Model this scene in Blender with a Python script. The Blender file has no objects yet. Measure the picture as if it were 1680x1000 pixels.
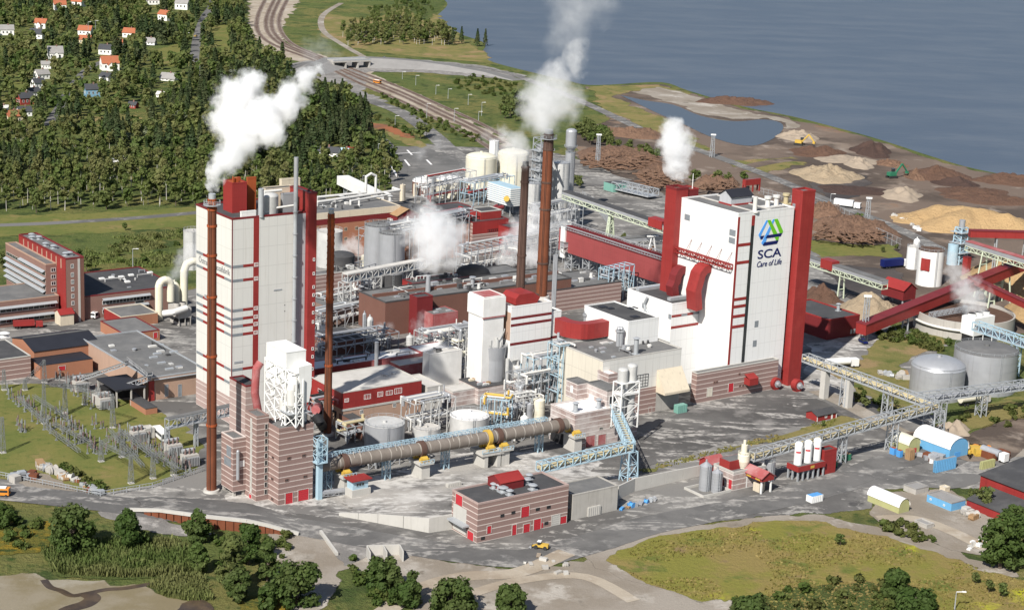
import bpy, bmesh, math, random
import numpy as np
from mathutils import Vector as V, Matrix, noise as mnoise
from mathutils.geometry import delaunay_2d_cdt, tessellate_polygon
random.seed(7)
SC = bpy.context.scene
COL = SC.collection
R = math.radians
# ---------------------------------------------------------------- camera
CAMH, FPX, PITCH, ROLL = 215.0, 3100.0, R(14.4), R(2.45)
FW = V((0, math.cos(PITCH), -math.sin(PITCH)))
_R0 = V((1, 0, 0)); _U0 = V((0, math.sin(PITCH), math.cos(PITCH)))
CR = _R0*math.cos(ROLL) + _U0*math.sin(ROLL)
CU = -_R0*math.sin(ROLL) + _U0*math.cos(ROLL)
CO = V((0, 0, CAMH))
cd = bpy.data.cameras.new('camera'); cam = bpy.data.objects.new('camera', cd); COL.objects.link(cam)
cd.sensor_width = 36; cd.lens = FPX/1680*36; cd.clip_start = 1; cd.clip_end = 60000
m = Matrix((CR, CU, -FW)).transposed().to_4x4(); m.translation = CO
cam.matrix_world = m
SC.camera = cam
# ---------------------------------------------------------------- light
SUN_AZ, SUN_EL = R(24.5), R(42)          # direction the shadows run (from +Y towards +X); height of the sun
w = bpy.data.worlds.new('World'); SC.world = w; w.use_nodes = True
nt = w.node_tree; nt.nodes.clear()
sky = nt.nodes.new('ShaderNodeTexSky'); sky.sky_type = 'NISHITA'; sky.sun_disc = False
sky.sun_elevation = SUN_EL; sky.sun_rotation = SUN_AZ + math.pi; sky.altitude = 200; sky.air_density = 1.0; sky.dust_density = 1.0
bg = nt.nodes.new('ShaderNodeBackground'); bg.inputs[1].default_value = 0.066
wo = nt.nodes.new('ShaderNodeOutputWorld')
nt.links.new(sky.outputs[0], bg.inputs[0]); nt.links.new(bg.outputs[0], wo.inputs[0])
sl = bpy.data.lights.new('sun', 'SUN'); sl.energy = 4.8; sl.angle = R(0.5); sl.color = (1, .955, .88)
sun = bpy.data.objects.new('sun', sl); COL.objects.link(sun)
_ld = V((math.sin(SUN_AZ)*math.cos(SUN_EL), math.cos(SUN_AZ)*math.cos(SUN_EL), -math.sin(SUN_EL)))
sun.rotation_euler = _ld.to_track_quat('-Z', 'Y').to_euler(); sun.location = (-300, -300, 600)
SC.view_settings.view_transform = 'Standard'; SC.view_settings.look = 'None'
SC.view_settings.exposure = 0.55; SC.view_settings.gamma = 1
cy = SC.cycles
cy.max_bounces = 14; cy.diffuse_bounces = 3; cy.glossy_bounces = 2; cy.transmission_bounces = 2
cy.volume_bounces = 12; cy.transparent_max_bounces = 12; cy.caustics_reflective = False; cy.caustics_refractive = False
cy.use_denoising = True
try: cy.volume_step_rate = 0.3; cy.volume_max_steps = 400
except Exception: pass
# ---------------------------------------------------------------- photo pixel -> place
def ray(x, y): return FW + CR*((x-840)/FPX) + CU*((500-y)/FPX)
def G(x, y, z=0.0):
    d = ray(x, y); return CO + d*((z-CAMH)/d.z)
def pj(p):
    d = p-CO; k = d.dot(FW); return 840+FPX*d.dot(CR)/k, 500-FPX*d.dot(CU)/k
def hgt(p, y):                       # height above p that shows at image row y
    n = CU*FPX + FW*(y-500); return -((p-CO).dot(n))/n.z
def along(p, d, x):                  # distance from p along d that shows at image column x
    n = CR*FPX - FW*(x-840); return -((p-CO).dot(n))/d.dot(n)
def onpl(x, y, p, n):
    d = ray(x, y); return CO + d*((p-CO).dot(n)/d.dot(n))
AZ = R(53.8)
E1 = V((math.sin(AZ), math.cos(AZ), 0)); E2 = V((-math.cos(AZ), math.sin(AZ), 0)); EZ = V((0, 0, 1))
class BX:
    def __init__(s, O, a, b, h, e1=E1, e2=E2): s.O, s.a, s.b, s.h, s.e1, s.e2 = O, a, b, h, e1, e2
    def p(s, u, v, w): return s.O + s.e1*u + s.e2*v + EZ*w
    def on(s, f, x, y):              # photo pixel on a wall -> (along, up)
        q = onpl(x, y, s.O, s.e2 if f == 'R' else s.e1) - s.O
        return q.dot(s.e1 if f == 'R' else s.e2), q.z
    def top(s, x, y):                # photo pixel on the roof -> (u, v)
        q = G(x, y, s.O.z+s.h) - s.O; return q.dot(s.e1), q.dot(s.e2)
    def wy(s, y): return hgt(s.O, y)
def bx(near, xr, xl, ytop=None, h=None, z0=0.0, az=None):
    e1, e2 = (E1, E2) if az is None else (V((math.sin(az), math.cos(az), 0)), V((-math.cos(az), math.sin(az), 0)))
    O = G(near[0], near[1], z0)
    return BX(O, along(O, e1, xr), along(O, e2, xl), hgt(O, ytop) if h is None else h, e1, e2)
def bxt(nt_, h, xr, xl, z0=0.0):     # the near TOP corner is seen, at height h over z0
    T = G(nt_[0], nt_[1], z0+h); a = along(T, E1, xr); b = along(T, E2, xl)
    return BX(T-EZ*h, a, b, h)
def sub(B, u0, u1, v0, v1, w0, w1): return BX(B.p(u0, v0, w0), u1-u0, v1-v0, w1-w0, B.e1, B.e2)
# ---------------------------------------------------------------- materials
MATS = {}
def _n(nt, t, **k):
    n = nt.nodes.new(t)
    for a, v in k.items():
        if a == 'op': n.operation = v
        elif a.startswith('i'): n.inputs[int(a[1:])].default_value = v
        else: setattr(n, a, v)
    return n
class NT:
    def __init__(s, name):
        s.m = bpy.data.materials.new(name); s.m.use_nodes = True; s.t = s.m.node_tree; s.t.nodes.clear()
        s.out = s.n('ShaderNodeOutputMaterial'); s.pos = s.n('ShaderNodeNewGeometry').outputs['Position']
    def n(s, t, **k): return _n(s.t, t, **k)
    def l(s, a, b): s.t.links.new(a, b)
    def math(s, op, a, b=0.0, c=0.0):
        n = s.n('ShaderNodeMath', op=op)
        for i, v in enumerate((a, b, c)):
            if hasattr(v, 'is_output'): s.l(v, n.inputs[i])
            else: n.inputs[i].default_value = v
        return n.outputs[0]
    def vmath(s, op, a, b):
        n = s.n('ShaderNodeVectorMath', op=op)
        for i, v in enumerate((a, b)):
            if hasattr(v, 'is_output'): s.l(v, n.inputs[i])
            else: n.inputs[i].default_value = v
        return n.outputs['Value'] if op in ('DOT_PRODUCT', 'LENGTH', 'DISTANCE') else n.outputs[0]
    def noise(s, scale, detail=4, rough=.55, vec=None, dist=0.0, col=False):
        n = s.n('ShaderNodeTexNoise'); n.inputs['Scale'].default_value = scale; n.inputs['Detail'].default_value = detail
        n.inputs['Roughness'].default_value = rough; n.inputs['Distortion'].default_value = dist
        s.l(vec if vec is not None else s.pos, n.inputs['Vector']); return n.outputs[1] if col else n.outputs[0]
    def scaled(s, v, rot=0.0):
        n = s.n('ShaderNodeMapping'); n.inputs['Scale'].default_value = v; n.inputs['Rotation'].default_value = (0, 0, rot)
        s.l(s.pos, n.inputs[0]); return n.outputs[0]
    def ramp(s, f, lo, hi):
        n = s.n('ShaderNodeMapRange'); n.interpolation_type = 'SMOOTHSTEP'
        s.l(f, n.inputs[0]); n.inputs[1].default_value = lo; n.inputs[2].default_value = hi; return n.outputs[0]
    def mix(s, f, a, b):
        n = s.n('ShaderNodeMix'); n.data_type = 'RGBA'
        if hasattr(f, 'is_output'): s.l(f, n.inputs[0])
        else: n.inputs[0].default_value = f
        for i, v in ((6, a), (7, b)):
            if hasattr(v, 'is_output'): s.l(v, n.inputs[i])
            else: n.inputs[i].default_value = (*v[:3], 1)
        return n.outputs[2]
    def bsdf(s, col, rough=.8, metal=0.0, bump=None, bs=.3, bd=.1, spec=.3, alpha=None):
        b = s.n('ShaderNodeBsdfPrincipled')
        if hasattr(col, 'is_output'): s.l(col, b.inputs['Base Color'])
        else: b.inputs['Base Color'].default_value = (*col[:3], 1)
        if hasattr(rough, 'is_output'): s.l(rough, b.inputs['Roughness'])
        else: b.inputs['Roughness'].default_value = rough
        b.inputs['Metallic'].default_value = metal; b.inputs['Specular IOR Level'].default_value = spec
        if bump is not None:
            q = s.n('ShaderNodeBump'); q.inputs['Strength'].default_value = bs; q.inputs['Distance'].default_value = bd
            s.l(bump, q.inputs['Height']); s.l(q.outputs[0], b.inputs['Normal'])
        o = b.outputs[0]
        if alpha is not None:
            t = s.n('ShaderNodeBsdfTransparent'); x = s.n('ShaderNodeMixShader')
            s.l(alpha, x.inputs[0]); s.l(t.outputs[0], x.inputs[1]); s.l(o, x.inputs[2]); o = x.outputs[0]
        s.l(o, s.out.inputs[0]); return b
def shade(c, k): return tuple(min(1, x*k) for x in c)
def mat(name, col, rough=.7, var=.18, scale=.25, streak=.35, dirt=(.12, .1, .085), metal=0.0, band=None, seam=None, brick=False, fine=0.0, spec=.3, stain=0.0, staincol=(.5, .48, .44), bump=0):
    """painted / clad / masonry surface: broad tone change, run-off streaks, fine grain; band = (spacing, width, colour) of level stripes"""
    s = NT(name)
    c = s.mix(s.noise(scale, 5), shade(col, 1-var), shade(col, 1+var))
    if brick:
        c = s.mix(s.math('MULTIPLY', s.noise(2.6, 2, .7), .55), c, shade(col, .62))
    if band:
        z = s.n('ShaderNodeSeparateXYZ'); s.l(s.pos, z.inputs[0])
        f = s.math('FRACT', s.math('MULTIPLY', z.outputs[2], 1/band[0]))
        c = s.mix(s.math('MULTIPLY', s.math('LESS_THAN', f, band[1]/band[0]), .85), c, band[2])
    if seam:
        a = s.math('ADD', s.vmath('DOT_PRODUCT', s.pos, E1), s.vmath('DOT_PRODUCT', s.pos, E2))
        f = s.math('LESS_THAN', s.math('FRACT', s.math('MULTIPLY', a, 1/seam)), .05)
        z = s.n('ShaderNodeSeparateXYZ'); s.l(s.pos, z.inputs[0])
        g = s.math('LESS_THAN', s.math('FRACT', s.math('MULTIPLY', z.outputs[2], 1/(seam*2.1))), .03)
        c = s.mix(s.math('MULTIPLY', s.math('MAXIMUM', f, g), .3), c, shade(col, .45))
    if streak:
        f = s.ramp(s.noise(1, 5, .6, s.scaled((1.1, 1.1, .05))), .52, .78)
        c = s.mix(s.math('MULTIPLY', f, streak), c, dirt)
    if stain:
        f = s.ramp(s.noise(.16, 6, .65), .5-.2*stain, .72)
        c = s.mix(s.math('MULTIPLY', f, min(1, stain)), c, staincol)
    if fine:
        c = s.mix(s.math('MULTIPLY', s.noise(3.0, 3, .7), fine), c, shade(col, .4))
    s.bsdf(c, rough, metal, spec=spec, bump=s.noise(.45, 8, .72) if bump else None, bs=1, bd=bump)
    MATS[name] = s.m; return s.m
WHITE = (.74, .735, .72)
mat('clad_white', (.70, .70, .69), .5, .07, .05, .34, (.52, .49, .44), seam=3.0)
mat('clad_cream', (.60, .59, .56), .55, .09, .05, .34, (.40, .37, .32), seam=3.4)
mat('clad_grey', (.40, .41, .43), .5, .08, .1, .2, seam=2.6)
mat('clad_dusty', (.64, .63, .61), .8, .08, .2, .25, (.45, .42, .38), stain=.5, staincol=(.82, .81, .80))
mat('conc_cream', (.56, .52, .44), .85, .1, .12, .3, (.3, .27, .22), seam=4.0)
mat('red', (.245, .028, .026), .5, .16, .12, .45, (.13, .02, .018), seam=1.6, stain=.18, staincol=(.40, .07, .06))
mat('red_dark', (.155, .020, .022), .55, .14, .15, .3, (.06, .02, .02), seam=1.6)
mat('red_dusty', (.30, .075, .075), .85, .12, .2, .3, (.36, .26, .25), stain=.45, staincol=(.44, .30, .295))
mat('red_faded', (.26, .055, .055), .6, .16, .12, .4, (.13, .04, .035), seam=1.6)
mat('red_door', (.42, .03, .04), .5, .08, .3, .15, (.2, .03, .03))
mat('rust', (.17, .055, .026), .8, .45, .22, .75, (.06, .028, .02), fine=.3)
mat('rust_bright', (.33, .075, .022), .8, .3, .3, .5, (.13, .04, .02), fine=.3)
mat('rust_dark', (.10, .058, .045), .8, .3, .22, .6, (.04, .03, .025), fine=.3)
mat('steel', (.38, .39, .41), .42, .14, .3, .35, (.2, .19, .18), metal=.35)
mat('steel_dusty', (.44, .44, .43), .6, .16, .3, .4, (.3, .28, .26), metal=.1, stain=.4, staincol=(.7, .69, .67))
mat('galv_dark', (.21, .22, .22), .5, .2, .5, .2, metal=.2)
mat('galv', (.40, .42, .44), .45, .15, .5, .2, metal=.3)
mat('lightblue', (.34, .47, .55), .5, .14, .4, .25, (.3, .3, .28))
mat('blue', (.08, .28, .58), .45, .1, .3, .2, (.05, .1, .2))
mat('blue_bright', (.13, .34, .56), .5, .1, .3, .2, (.1, .2, .3))
mat('yellow', (.50, .33, .06), .5, .15, .4, .25, (.3, .2, .1))
mat('yellow_pale', (.43, .37, .23), .6, .15, .4, .25, (.3, .25, .2))
mat('white', (.70, .70, .685), .5, .08, .2, .2, (.4, .38, .34))
mat('white_pipe', (.58, .57, .545), .5, .12, .4, .4, (.36, .32, .26))
mat('tank_cream', (.62, .59, .48), .6, .08, .12, .4, (.55, .44, .22), stain=.3, staincol=(.76, .72, .6))
mat('concrete', (.40, .38, .35), .9, .18, .3, .5, (.18, .16, .14), fine=.2)
mat('concrete_pale', (.45, .435, .405), .9, .12, .3, .4, (.3, .28, .25), fine=.15)
PALE = (.58, .50, .46)
mat('brick', (.275, .185, .165), .9, .12, .2, .15, band=(1.85, .3, PALE), brick=True)
mat('brick_pale', (.40, .30, .275), .9, .12, .2, .2, band=(2.2, .3, (.6, .54, .5)), brick=True)
mat('brick_dusty', (.33, .245, .225), .9, .16, .2, .2, band=(1.85, .3, (.64, .60, .57)), brick=True, stain=.75, staincol=(.58, .55, .53))
mat('brick_plain', (.24, .14, .115), .9, .14, .2, .25, brick=True)
mat('brick_old', (.235, .16, .135), .9, .14, .2, .25, brick=True)
mat('brick_brown', (.17, .082, .062), .9, .16, .2, .3, brick=True)
mat('brick_orange', (.36, .165, .098), .9, .12, .2, .25, (.24, .12, .08), brick=True)
mat('brick_peach', (.41, .275, .205), .9, .12, .2, .25, brick=True)
mat('roof_dark', (.060, .060, .063), .85, .35, .12, 0, fine=.35, stain=.3, staincol=(.15, .145, .14))
mat('roof_grey', (.135, .135, .135), .88, .3, .12, 0, fine=.3, stain=.45, staincol=(.25, .24, .23))
mat('roof_black', (.022, .023, .030), .6, .3, .2, 0, fine=.2)
mat('roof_dust', (.52, .50, .47), .9, .2, .12, 0, fine=.2, stain=.5, staincol=(.36, .345, .32))
mat('roof_white', (.70, .69, .68), .9, .08, .2, 0, stain=.3, staincol=(.62, .60, .58))
mat('roof_tile', (.36, .12, .06), .85, .2, .5, .2, fine=.3)
mat('roof_tin', (.26, .25, .24), .6, .2, .3, .2, seam=1.2)
mat('glass', (.028, .032, .036), .18, .5, .5, 0, spec=.6)
mat('glass_grey', (.20, .22, .24), .3, .3, .8, 0, spec=.5)
mat('black', (.02, .02, .022), .7, .3, .5, 0)
mat('rubber', (.03, .03, .03), .85, .2, .5, 0)
mat('navy', (.006, .012, .09), .5, .05, .3, 0)
mat('logo_blue', (.09, .33, .78), .5, .05, .3, 0)
mat('logo_green', (.14, .46, .02), .5, .05, .3, 0)
mat('ink', (.16, .16, .17), .6, .1, .3, 0)
mat('green_paint', (.03, .16, .09), .5, .1, .3, .2)
mat('teal_paint', (.17, .34, .29), .5, .1, .3, .2)
mat('palegreen', (.50, .55, .42), .55, .1, .3, .35, (.4, .36, .22))
mat('olive_sheet', (.36, .36, .17), .7, .15, .3, .2)
mat('kiln_shell', (.185, .158, .135), .7, .25, .35, .3, (.12, .09, .07), fine=.3, stain=.25, staincol=(.36, .32, .29))
mat('kiln_mark', (.33, .30, .265), .7, .15, .5, .2)
mat('insulator', (.17, .12, .11), .5, .3, 1, 0)
mat('wood', (.30, .19, .10), .85, .25, .5, .2)
mat('chips', (.52, .35, .175), .95, .24, .05, 0, fine=.35, bump=2.2, stain=.3, staincol=(.36, .22, .11))
mat('chips_pale', (.44, .345, .235), .95, .26, .06, 0, fine=.35, bump=2.4, stain=.3, staincol=(.30, .20, .12))
mat('bark', (.145, .082, .056), .95, .3, .08, 0, fine=.5, bump=2)
mat('bark_dark', (.085, .052, .042), .95, .3, .08, 0, fine=.5, bump=2)
mat('logs', (.25, .15, .10), .95, .4, .5, 0, fine=.6, stain=.5, staincol=(.13, .075, .052), bump=2.5)
mat('gravel_heap', (.32, .26, .20), .95, .2, .3, 0, fine=.4)
mat('orange', (.60, .22, .03), .5, .1, .3, .2)
mat('beige', (.56, .49, .38), .7, .12, .3, .3)
# ---------------------------------------------------------------- mesh builder
ORG = {}
class MB:
    def __init__(s): s.v, s.f, s.mi, s.sm, s.cur = [], [], [], [], 0
    def face(s, idx, smooth=False): s.f.append(tuple(idx)); s.mi.append(s.cur); s.sm.append(smooth)
    def poly(s, pts):
        k = len(s.v); s.v += [V(p) for p in pts]; s.face(range(k, k+len(pts))); return s
    def box(s, O, x, y, z, bottom=True):
        k = len(s.v)
        s.v += [O, O+x, O+x+y, O+y, O+z, O+x+z, O+x+y+z, O+y+z]
        fs = [(4, 5, 6, 7), (0, 1, 5, 4), (1, 2, 6, 5), (2, 3, 7, 6), (3, 0, 4, 7)]
        if bottom: fs.append((3, 2, 1, 0))
        flip = x.cross(y).dot(z) < 0
        for f in fs: s.face([k+i for i in (reversed(f) if flip else f)])
        return s
    def bb(s, B, u0=0, u1=None, v0=0, v1=None, w0=0, w1=None):
        u1 = B.a if u1 is None else u1; v1 = B.b if v1 is None else v1; w1 = B.h if w1 is None else w1
        return s.box(B.p(u0, v0, w0), B.e1*(u1-u0), B.e2*(v1-v0), EZ*(w1-w0))
    def tube(s, p0, p1, r, r2=None, n=12, cap=True, capm=None, smooth=True):
        r2 = r if r2 is None else r2
        p0, p1 = V(p0), V(p1); d = (p1-p0).normalized()
        x = d.orthogonal().normalized() if abs(d.z) < .99 else V((1, 0, 0)); y = d.cross(x).normalized(); x = y.cross(d)
        k = len(s.v); cs = [x*math.cos(2*math.pi*i/n)+y*math.sin(2*math.pi*i/n) for i in range(n)]
        s.v += [p0+c*r for c in cs]+[p1+c*r2 for c in cs]
        for i in range(n): j = (i+1) % n; s.face((k+i, k+j, k+n+j, k+n+i), smooth)
        if cap:
            m0 = s.cur
            if capm is not None: s.cur = capm
            if r2 > .01: s.poly([p1+c*r2 for c in cs])
            s.cur = m0
            s.poly([p0+c*r for c in reversed(cs)])
        return s
    def cyl(s, c, r, h, r2=None, n=24, cap=True, capm=None): return s.tube(c, V(c)+EZ*h, r, r2, n, cap, capm)
    def dome(s, c, r, h, n=24, k=4):
        c = V(c); b = len(s.v)
        for j in range(k):
            a = j/k*math.pi/2; s.v += [c+V((math.cos(2*math.pi*i/n)*r*math.cos(a), math.sin(2*math.pi*i/n)*r*math.cos(a), h*math.sin(a))) for i in range(n)]
        s.v.append(c+EZ*h)
        for j in range(k-1):
            for i in range(n): i2 = (i+1) % n; s.face((b+j*n+i, b+j*n+i2, b+j*n+n+i2, b+j*n+n+i), True)
        for i in range(n): s.face((b+(k-1)*n+i, b+(k-1)*n+(i+1) % n, b+k*n), True)
        return s
    def ball(s, c, r, n=10, k=6):
        s.dome(c, r, r, n, k//2)
        q = MB(); q.dome(V((0, 0, 0)), r, r, n, k//2); b = len(s.v); c = V(c)
        s.v += [V((p.x, p.y, -p.z))+c for p in q.v]
        for f, sm in zip(q.f, q.sm): s.face([b+i for i in reversed(f)], sm)
        return s
    def path(s, pts, r, n=8):
        for a, b in zip(pts, pts[1:]): s.tube(a, b, r, n=n)
        for p in pts[1:-1]: s.ball(p, r*1.02, n, 4)
        return s
    def bar(s, p0, p1, t=.2, t2=None):
        p0, p1 = V(p0), V(p1); d = p1-p0
        if d.length < 1e-4: return s
        x = d.orthogonal().normalized() if abs(d.normalized().z) > .98 else d.cross(EZ).normalized()
        y = x.cross(d).normalized(); t2 = t if t2 is None else t2
        return s.box(p0-x*t/2-y*t2/2, x*t, y*t2, d)
    def ring(s, c, r, t=.12, n=24):
        ps = [V(c)+V((math.cos(2*math.pi*i/n)*r, math.sin(2*math.pi*i/n)*r, 0)) for i in range(n)]
        for i in range(n): s.bar(ps[i], ps[(i+1) % n], t)
        return s
    def rail(s, c, r, h=1.1, n=24, t=.1):
        s.ring(V(c)+EZ*h, r, t, n); s.ring(V(c)+EZ*h*.5, r, t*.7, n)
        for i in range(0, n, 2):
            q = V(c)+V((math.cos(2*math.pi*i/n)*r, math.sin(2*math.pi*i/n)*r, 0)); s.bar(q, q+EZ*h, t)
        return s
    def truss(s, p0, p1, w, h, n, t=.25, top=True, diag=True):
        p0, p1 = V(p0), V(p1); d = p1-p0; sd = d.cross(EZ).normalized()*w/2; up = EZ*h
        for q in (sd, -sd):
            s.bar(p0+q, p1+q, t*1.2)
            s.bar(p0+q+up, p1+q+up, t*1.2)
            for i in range(n+1):
                a = p0+d*(i/n)+q; s.bar(a, a+up, t)
                if diag and i < n:
                    b = p0+d*((i+1)/n)+q
                    s.bar(a, b+up, t*.8) if i % 2 == 0 else s.bar(a+up, b, t*.8)
        for i in range(n+1):
            a = p0+d*(i/n); s.bar(a-sd, a+sd, t*.8)
            if top: s.bar(a-sd+up, a+sd+up, t*.8)
        return s
    def lattice(s, c, h, w0, w1, n, t=.22, d=None):
        c = V(c); e1, e2 = E1, E2
        def q(k, sx, sy):
            w = w0+(w1-w0)*k/n; dd = (d if d else 1)
            return c+e1*(sx*w/2)+e2*(sy*w*dd/2)+EZ*(h*k/n)
        cs = [(-1, -1), (1, -1), (1, 1), (-1, 1)]
        for sx, sy in cs: s.bar(q(0, sx, sy), q(n, sx, sy), t*1.3)
        for k in range(n):
            for i in range(4):
                a, b = cs[i], cs[(i+1) % 4]
                s.bar(q(k, *a), q(k+1, *b), t*.7) if k % 2 else s.bar(q(k, *b), q(k+1, *a), t*.7)
                s.bar(q(k+1, *a), q(k+1, *b), t*.8)
        return s
    def build(s, name, mats, parent=None, org=None):
        if not isinstance(mats, (list, tuple)): mats = [mats]
        o0 = V(ORG[parent.name]) if parent else (V(org) if org is not None else V((0, 0, 0)))
        me = bpy.data.meshes.new(name)
        me.from_pydata([tuple(p-o0) for p in s.v], [], s.f)
        for mm in mats: me.materials.append(MATS[mm] if isinstance(mm, str) else mm)
        me.polygons.foreach_set('material_index', s.mi); me.polygons.foreach_set('use_smooth', s.sm)
        me.update()
        ob = bpy.data.objects.new(name, me); COL.objects.link(ob)
        if parent: ob.parent = parent
        else: ob.location = o0
        ORG[ob.name] = tuple(o0)
        return ob
def tag(o, label, cat, group=None, kind=None):
    if label: o['label'] = label
    if cat: o['category'] = cat
    if group: o['group'] = group
    if kind: o['kind'] = kind
    return o
def thing(name, label, cat, loc, group=None):
    o = bpy.data.objects.new(name, None); o.empty_display_size = 1; COL.objects.link(o); o.location = loc
    ORG[o.name] = tuple(loc); return tag(o, label, cat, group)
def clone(root, loc, rz=0.0, label=None, sc=None):
    r = root.copy(); COL.objects.link(r); r.location = loc; r.rotation_euler = (0, 0, rz)
    if sc: r.scale = sc
    if label: r['label'] = label
    for ch in list(root.children):
        c = ch.copy(); COL.objects.link(c); c.parent = r
        for g in list(ch.children):
            d = g.copy(); COL.objects.link(d); d.parent = c
    ORG[r.name] = tuple(loc)
    return r
def solo(name, mb, mats, label, cat, org, group=None):
    return tag(mb.build(name, mats, None, org), label, cat, group)
def clutter(t, X, n, seed, hi=2.4, m_=('steel', 'steel_dusty', 'roof_grey', 'white_pipe', 'roof_dark')):
    """hatches, small units and pipe runs on a flat roof"""
    rr = random.Random(seed)
    for i in range(n):
        u, v, k = rr.uniform(.06, .9)*X.a, rr.uniform(.08, .88)*X.b, rr.random(); mb = MB(); p = X.p(u, v, X.h+.055)
        if k < .45: mb.box(p, E1*rr.uniform(1, 3.4), E2*rr.uniform(.8, 2.2), EZ*rr.uniform(.4, hi)); nm = 'roof_unit'
        elif k < .7: r = rr.uniform(.3, .8); mb.cyl(p, r, rr.uniform(.8, hi*1.3), n=10); mb.cyl(p+EZ*.5, r*1.3, .3, n=10); nm = 'roof_vent'
        else: L = rr.uniform(5, 14); d = E1 if rr.random() < .6 else E2; L = min(L, (X.a*.96-u) if d is E1 else (X.b*.95-v)); mb.path([p, p+EZ*1.2, p+EZ*1.2+d*L, p+d*L], rr.uniform(.15, .35), 6); nm = 'roof_pipe'
        mb.build(nm, rr.choice(m_), t)
# walls, roofs, openings
def block(t, B, wall, roof, trim=None, par=.5, name='wall', rname='roof', base=1.5):
    """one volume of a building: walls with a parapet, a flat roof inside it"""
    mb = MB(); mb.bb(B, w0=-base if B.O.z < 6 else 0)
    o = mb.build(name, wall, t)
    q = MB(); i = .35
    q.bb(B, i, B.a-i, i, B.b-i, B.h+.003, B.h+.05)
    q.cur = 1; e = .06
    for u0, u1, v0, v1 in ((-e, B.a+e, -e, i), (-e, B.a+e, B.b-i, B.b+e), (-e, i, i, B.b-i), (B.a-i, B.a+e, i, B.b-i)):
        q.bb(B, u0, u1, v0, v1, B.h+.004, B.h+par)
    q.build(rname, [roof, trim or wall], t)
    return o
def bld(name, cat, label, B, wall, roof, trim=None, par=.5, **k):
    t = thing(name, label, cat, B.p(B.a/2, B.b/2, 0), k.pop('group', None)); block(t, B, wall, roof, trim, par, **k); return t
def panel(t, B, f, a0, a1, w0, w1, m, name='cladding_band', d=.06, back=.0):
    mb = MB()
    if f == 'R': mb.bb(B, a0, a1, -d, -.002-back, w0, w1)
    else: mb.bb(B, -d, -.002-back, a0, a1, w0, w1)
    return mb.build(name, m, t)
def px(B, f, x0, y0, x1, y1):
    xm, ym = (x0+x1)/2, (y0+y1)/2
    a = sorted((B.on(f, x0, ym)[0], B.on(f, x1, ym)[0])); w_ = sorted((B.on(f, xm, y0)[1], B.on(f, xm, y1)[1]))
    return a[0], a[1], w_[0], w_[1]
def pp(t, B, f, x0, y0, x1, y1, m, name, d=.08): return panel(t, B, f, *px(B, f, x0, y0, x1, y1), m, name, d)
def window(t, B, f, a0, a1, w0, w1, fm='white', gm='glass', nx=2, ny=1, name='window', d=.12):
    """frame, glazing bars and pane of one window"""
    mb = MB(); r = .12
    def q(x0, x1, y0, y1, d0, d1):
        if f == 'R': mb.bb(B, x0, x1, -d1, -d0, y0, y1)
        else: mb.bb(B, -d1, -d0, x0, x1, y0, y1)
    q(a0, a1, w0, w0+r, .003, d); q(a0, a1, w1-r, w1, .003, d); q(a0, a0+r, w0+r, w1-r, .003, d); q(a1-r, a1, w0+r, w1-r, .003, d)
    for i in range(1, nx): x = a0+(a1-a0)*i/nx; q(x-.05, x+.05, w0+r, w1-r, .003, d*.8)
    for i in range(1, ny): y = w0+(w1-w0)*i/ny; q(a0+r, a1-r, y-.05, y+.05, .003, d*.7)
    mb.cur = 1; q(a0+r, a1-r, w0+r, w1-r, .002, .04)
    return mb.build(name, [fm, gm], t)
def winpx(t, B, f, x, y, w_, h_, **k): return window(t, B, f, *px(B, f, x-w_/2, y-h_/2, x+w_/2, y+h_/2), **k)
def door(t, B, f, a0, a1, w0, w1, m='red_door', name='door', n=5):
    mb = MB(); d = .14
    def q(x0, x1, y0, y1, d0, d1):
        if f == 'R': mb.bb(B, x0, x1, -d1, -d0, y0, y1)
        else: mb.bb(B, -d1, -d0, x0, x1, y0, y1)
    q(a0, a1, w0, w1, .002, .06)
    for i in range(1, n): y = w0+(w1-w0)*i/n; q(a0+.1, a1-.1, y-.04, y+.04, .06, .1)
    mb.cur = 1; r = .15
    q(a0-r, a0, w0, w1+r, .002, d); q(a1, a1+r, w0, w1+r, .002, d); q(a0, a1, w1, w1+r, .002, d)
    return mb.build(name, [m, 'concrete_pale'], t)
def doorpx(t, B, f, x0, y0, x1, y1, **k): return door(t, B, f, *px(B, f, x0, y0, x1, y1), **k)
def gable(t, B, wall, roof, rise, ridge='u', over=.4, name='roof', wname='wall', base=1.0):
    """walls with gable ends and a pitched roof of two sheets; ridge along u or v"""
    mb = MB(); mb.bb(B, w0=-base); L, W = (B.a, B.b) if ridge == 'u' else (B.b, B.a)
    P = (lambda l, c, w_: B.p(l, c, w_)) if ridge == 'u' else (lambda l, c, w_: B.p(c, l, w_))
    for l in (0, L):
        mb.poly([P(l, 0, B.h), P(l, W, B.h), P(l, W/2, B.h+rise)])
    o = mb.build(wname, wall, t)
    q = MB(); th = .2; k = rise/(W/2)
    for s_ in (0, 1):
        c0 = -over if s_ == 0 else W+over
        a = P(-over, c0, B.h-over*k+.02); b = P(L+over, c0, B.h-over*k+.02); c = P(L+over, W/2, B.h+rise+.02); d = P(-over, W/2, B.h+rise+.02)
        up = EZ*th
        q.poly([a+up, b+up, c+up, d+up]); q.poly([d, c, b, a]); q.poly([a, b, b+up, a+up]); q.poly([b, c, c+up, b+up]); q.poly([d, a, a+up, d+up])
    q.build(name, roof, t); return o
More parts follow.
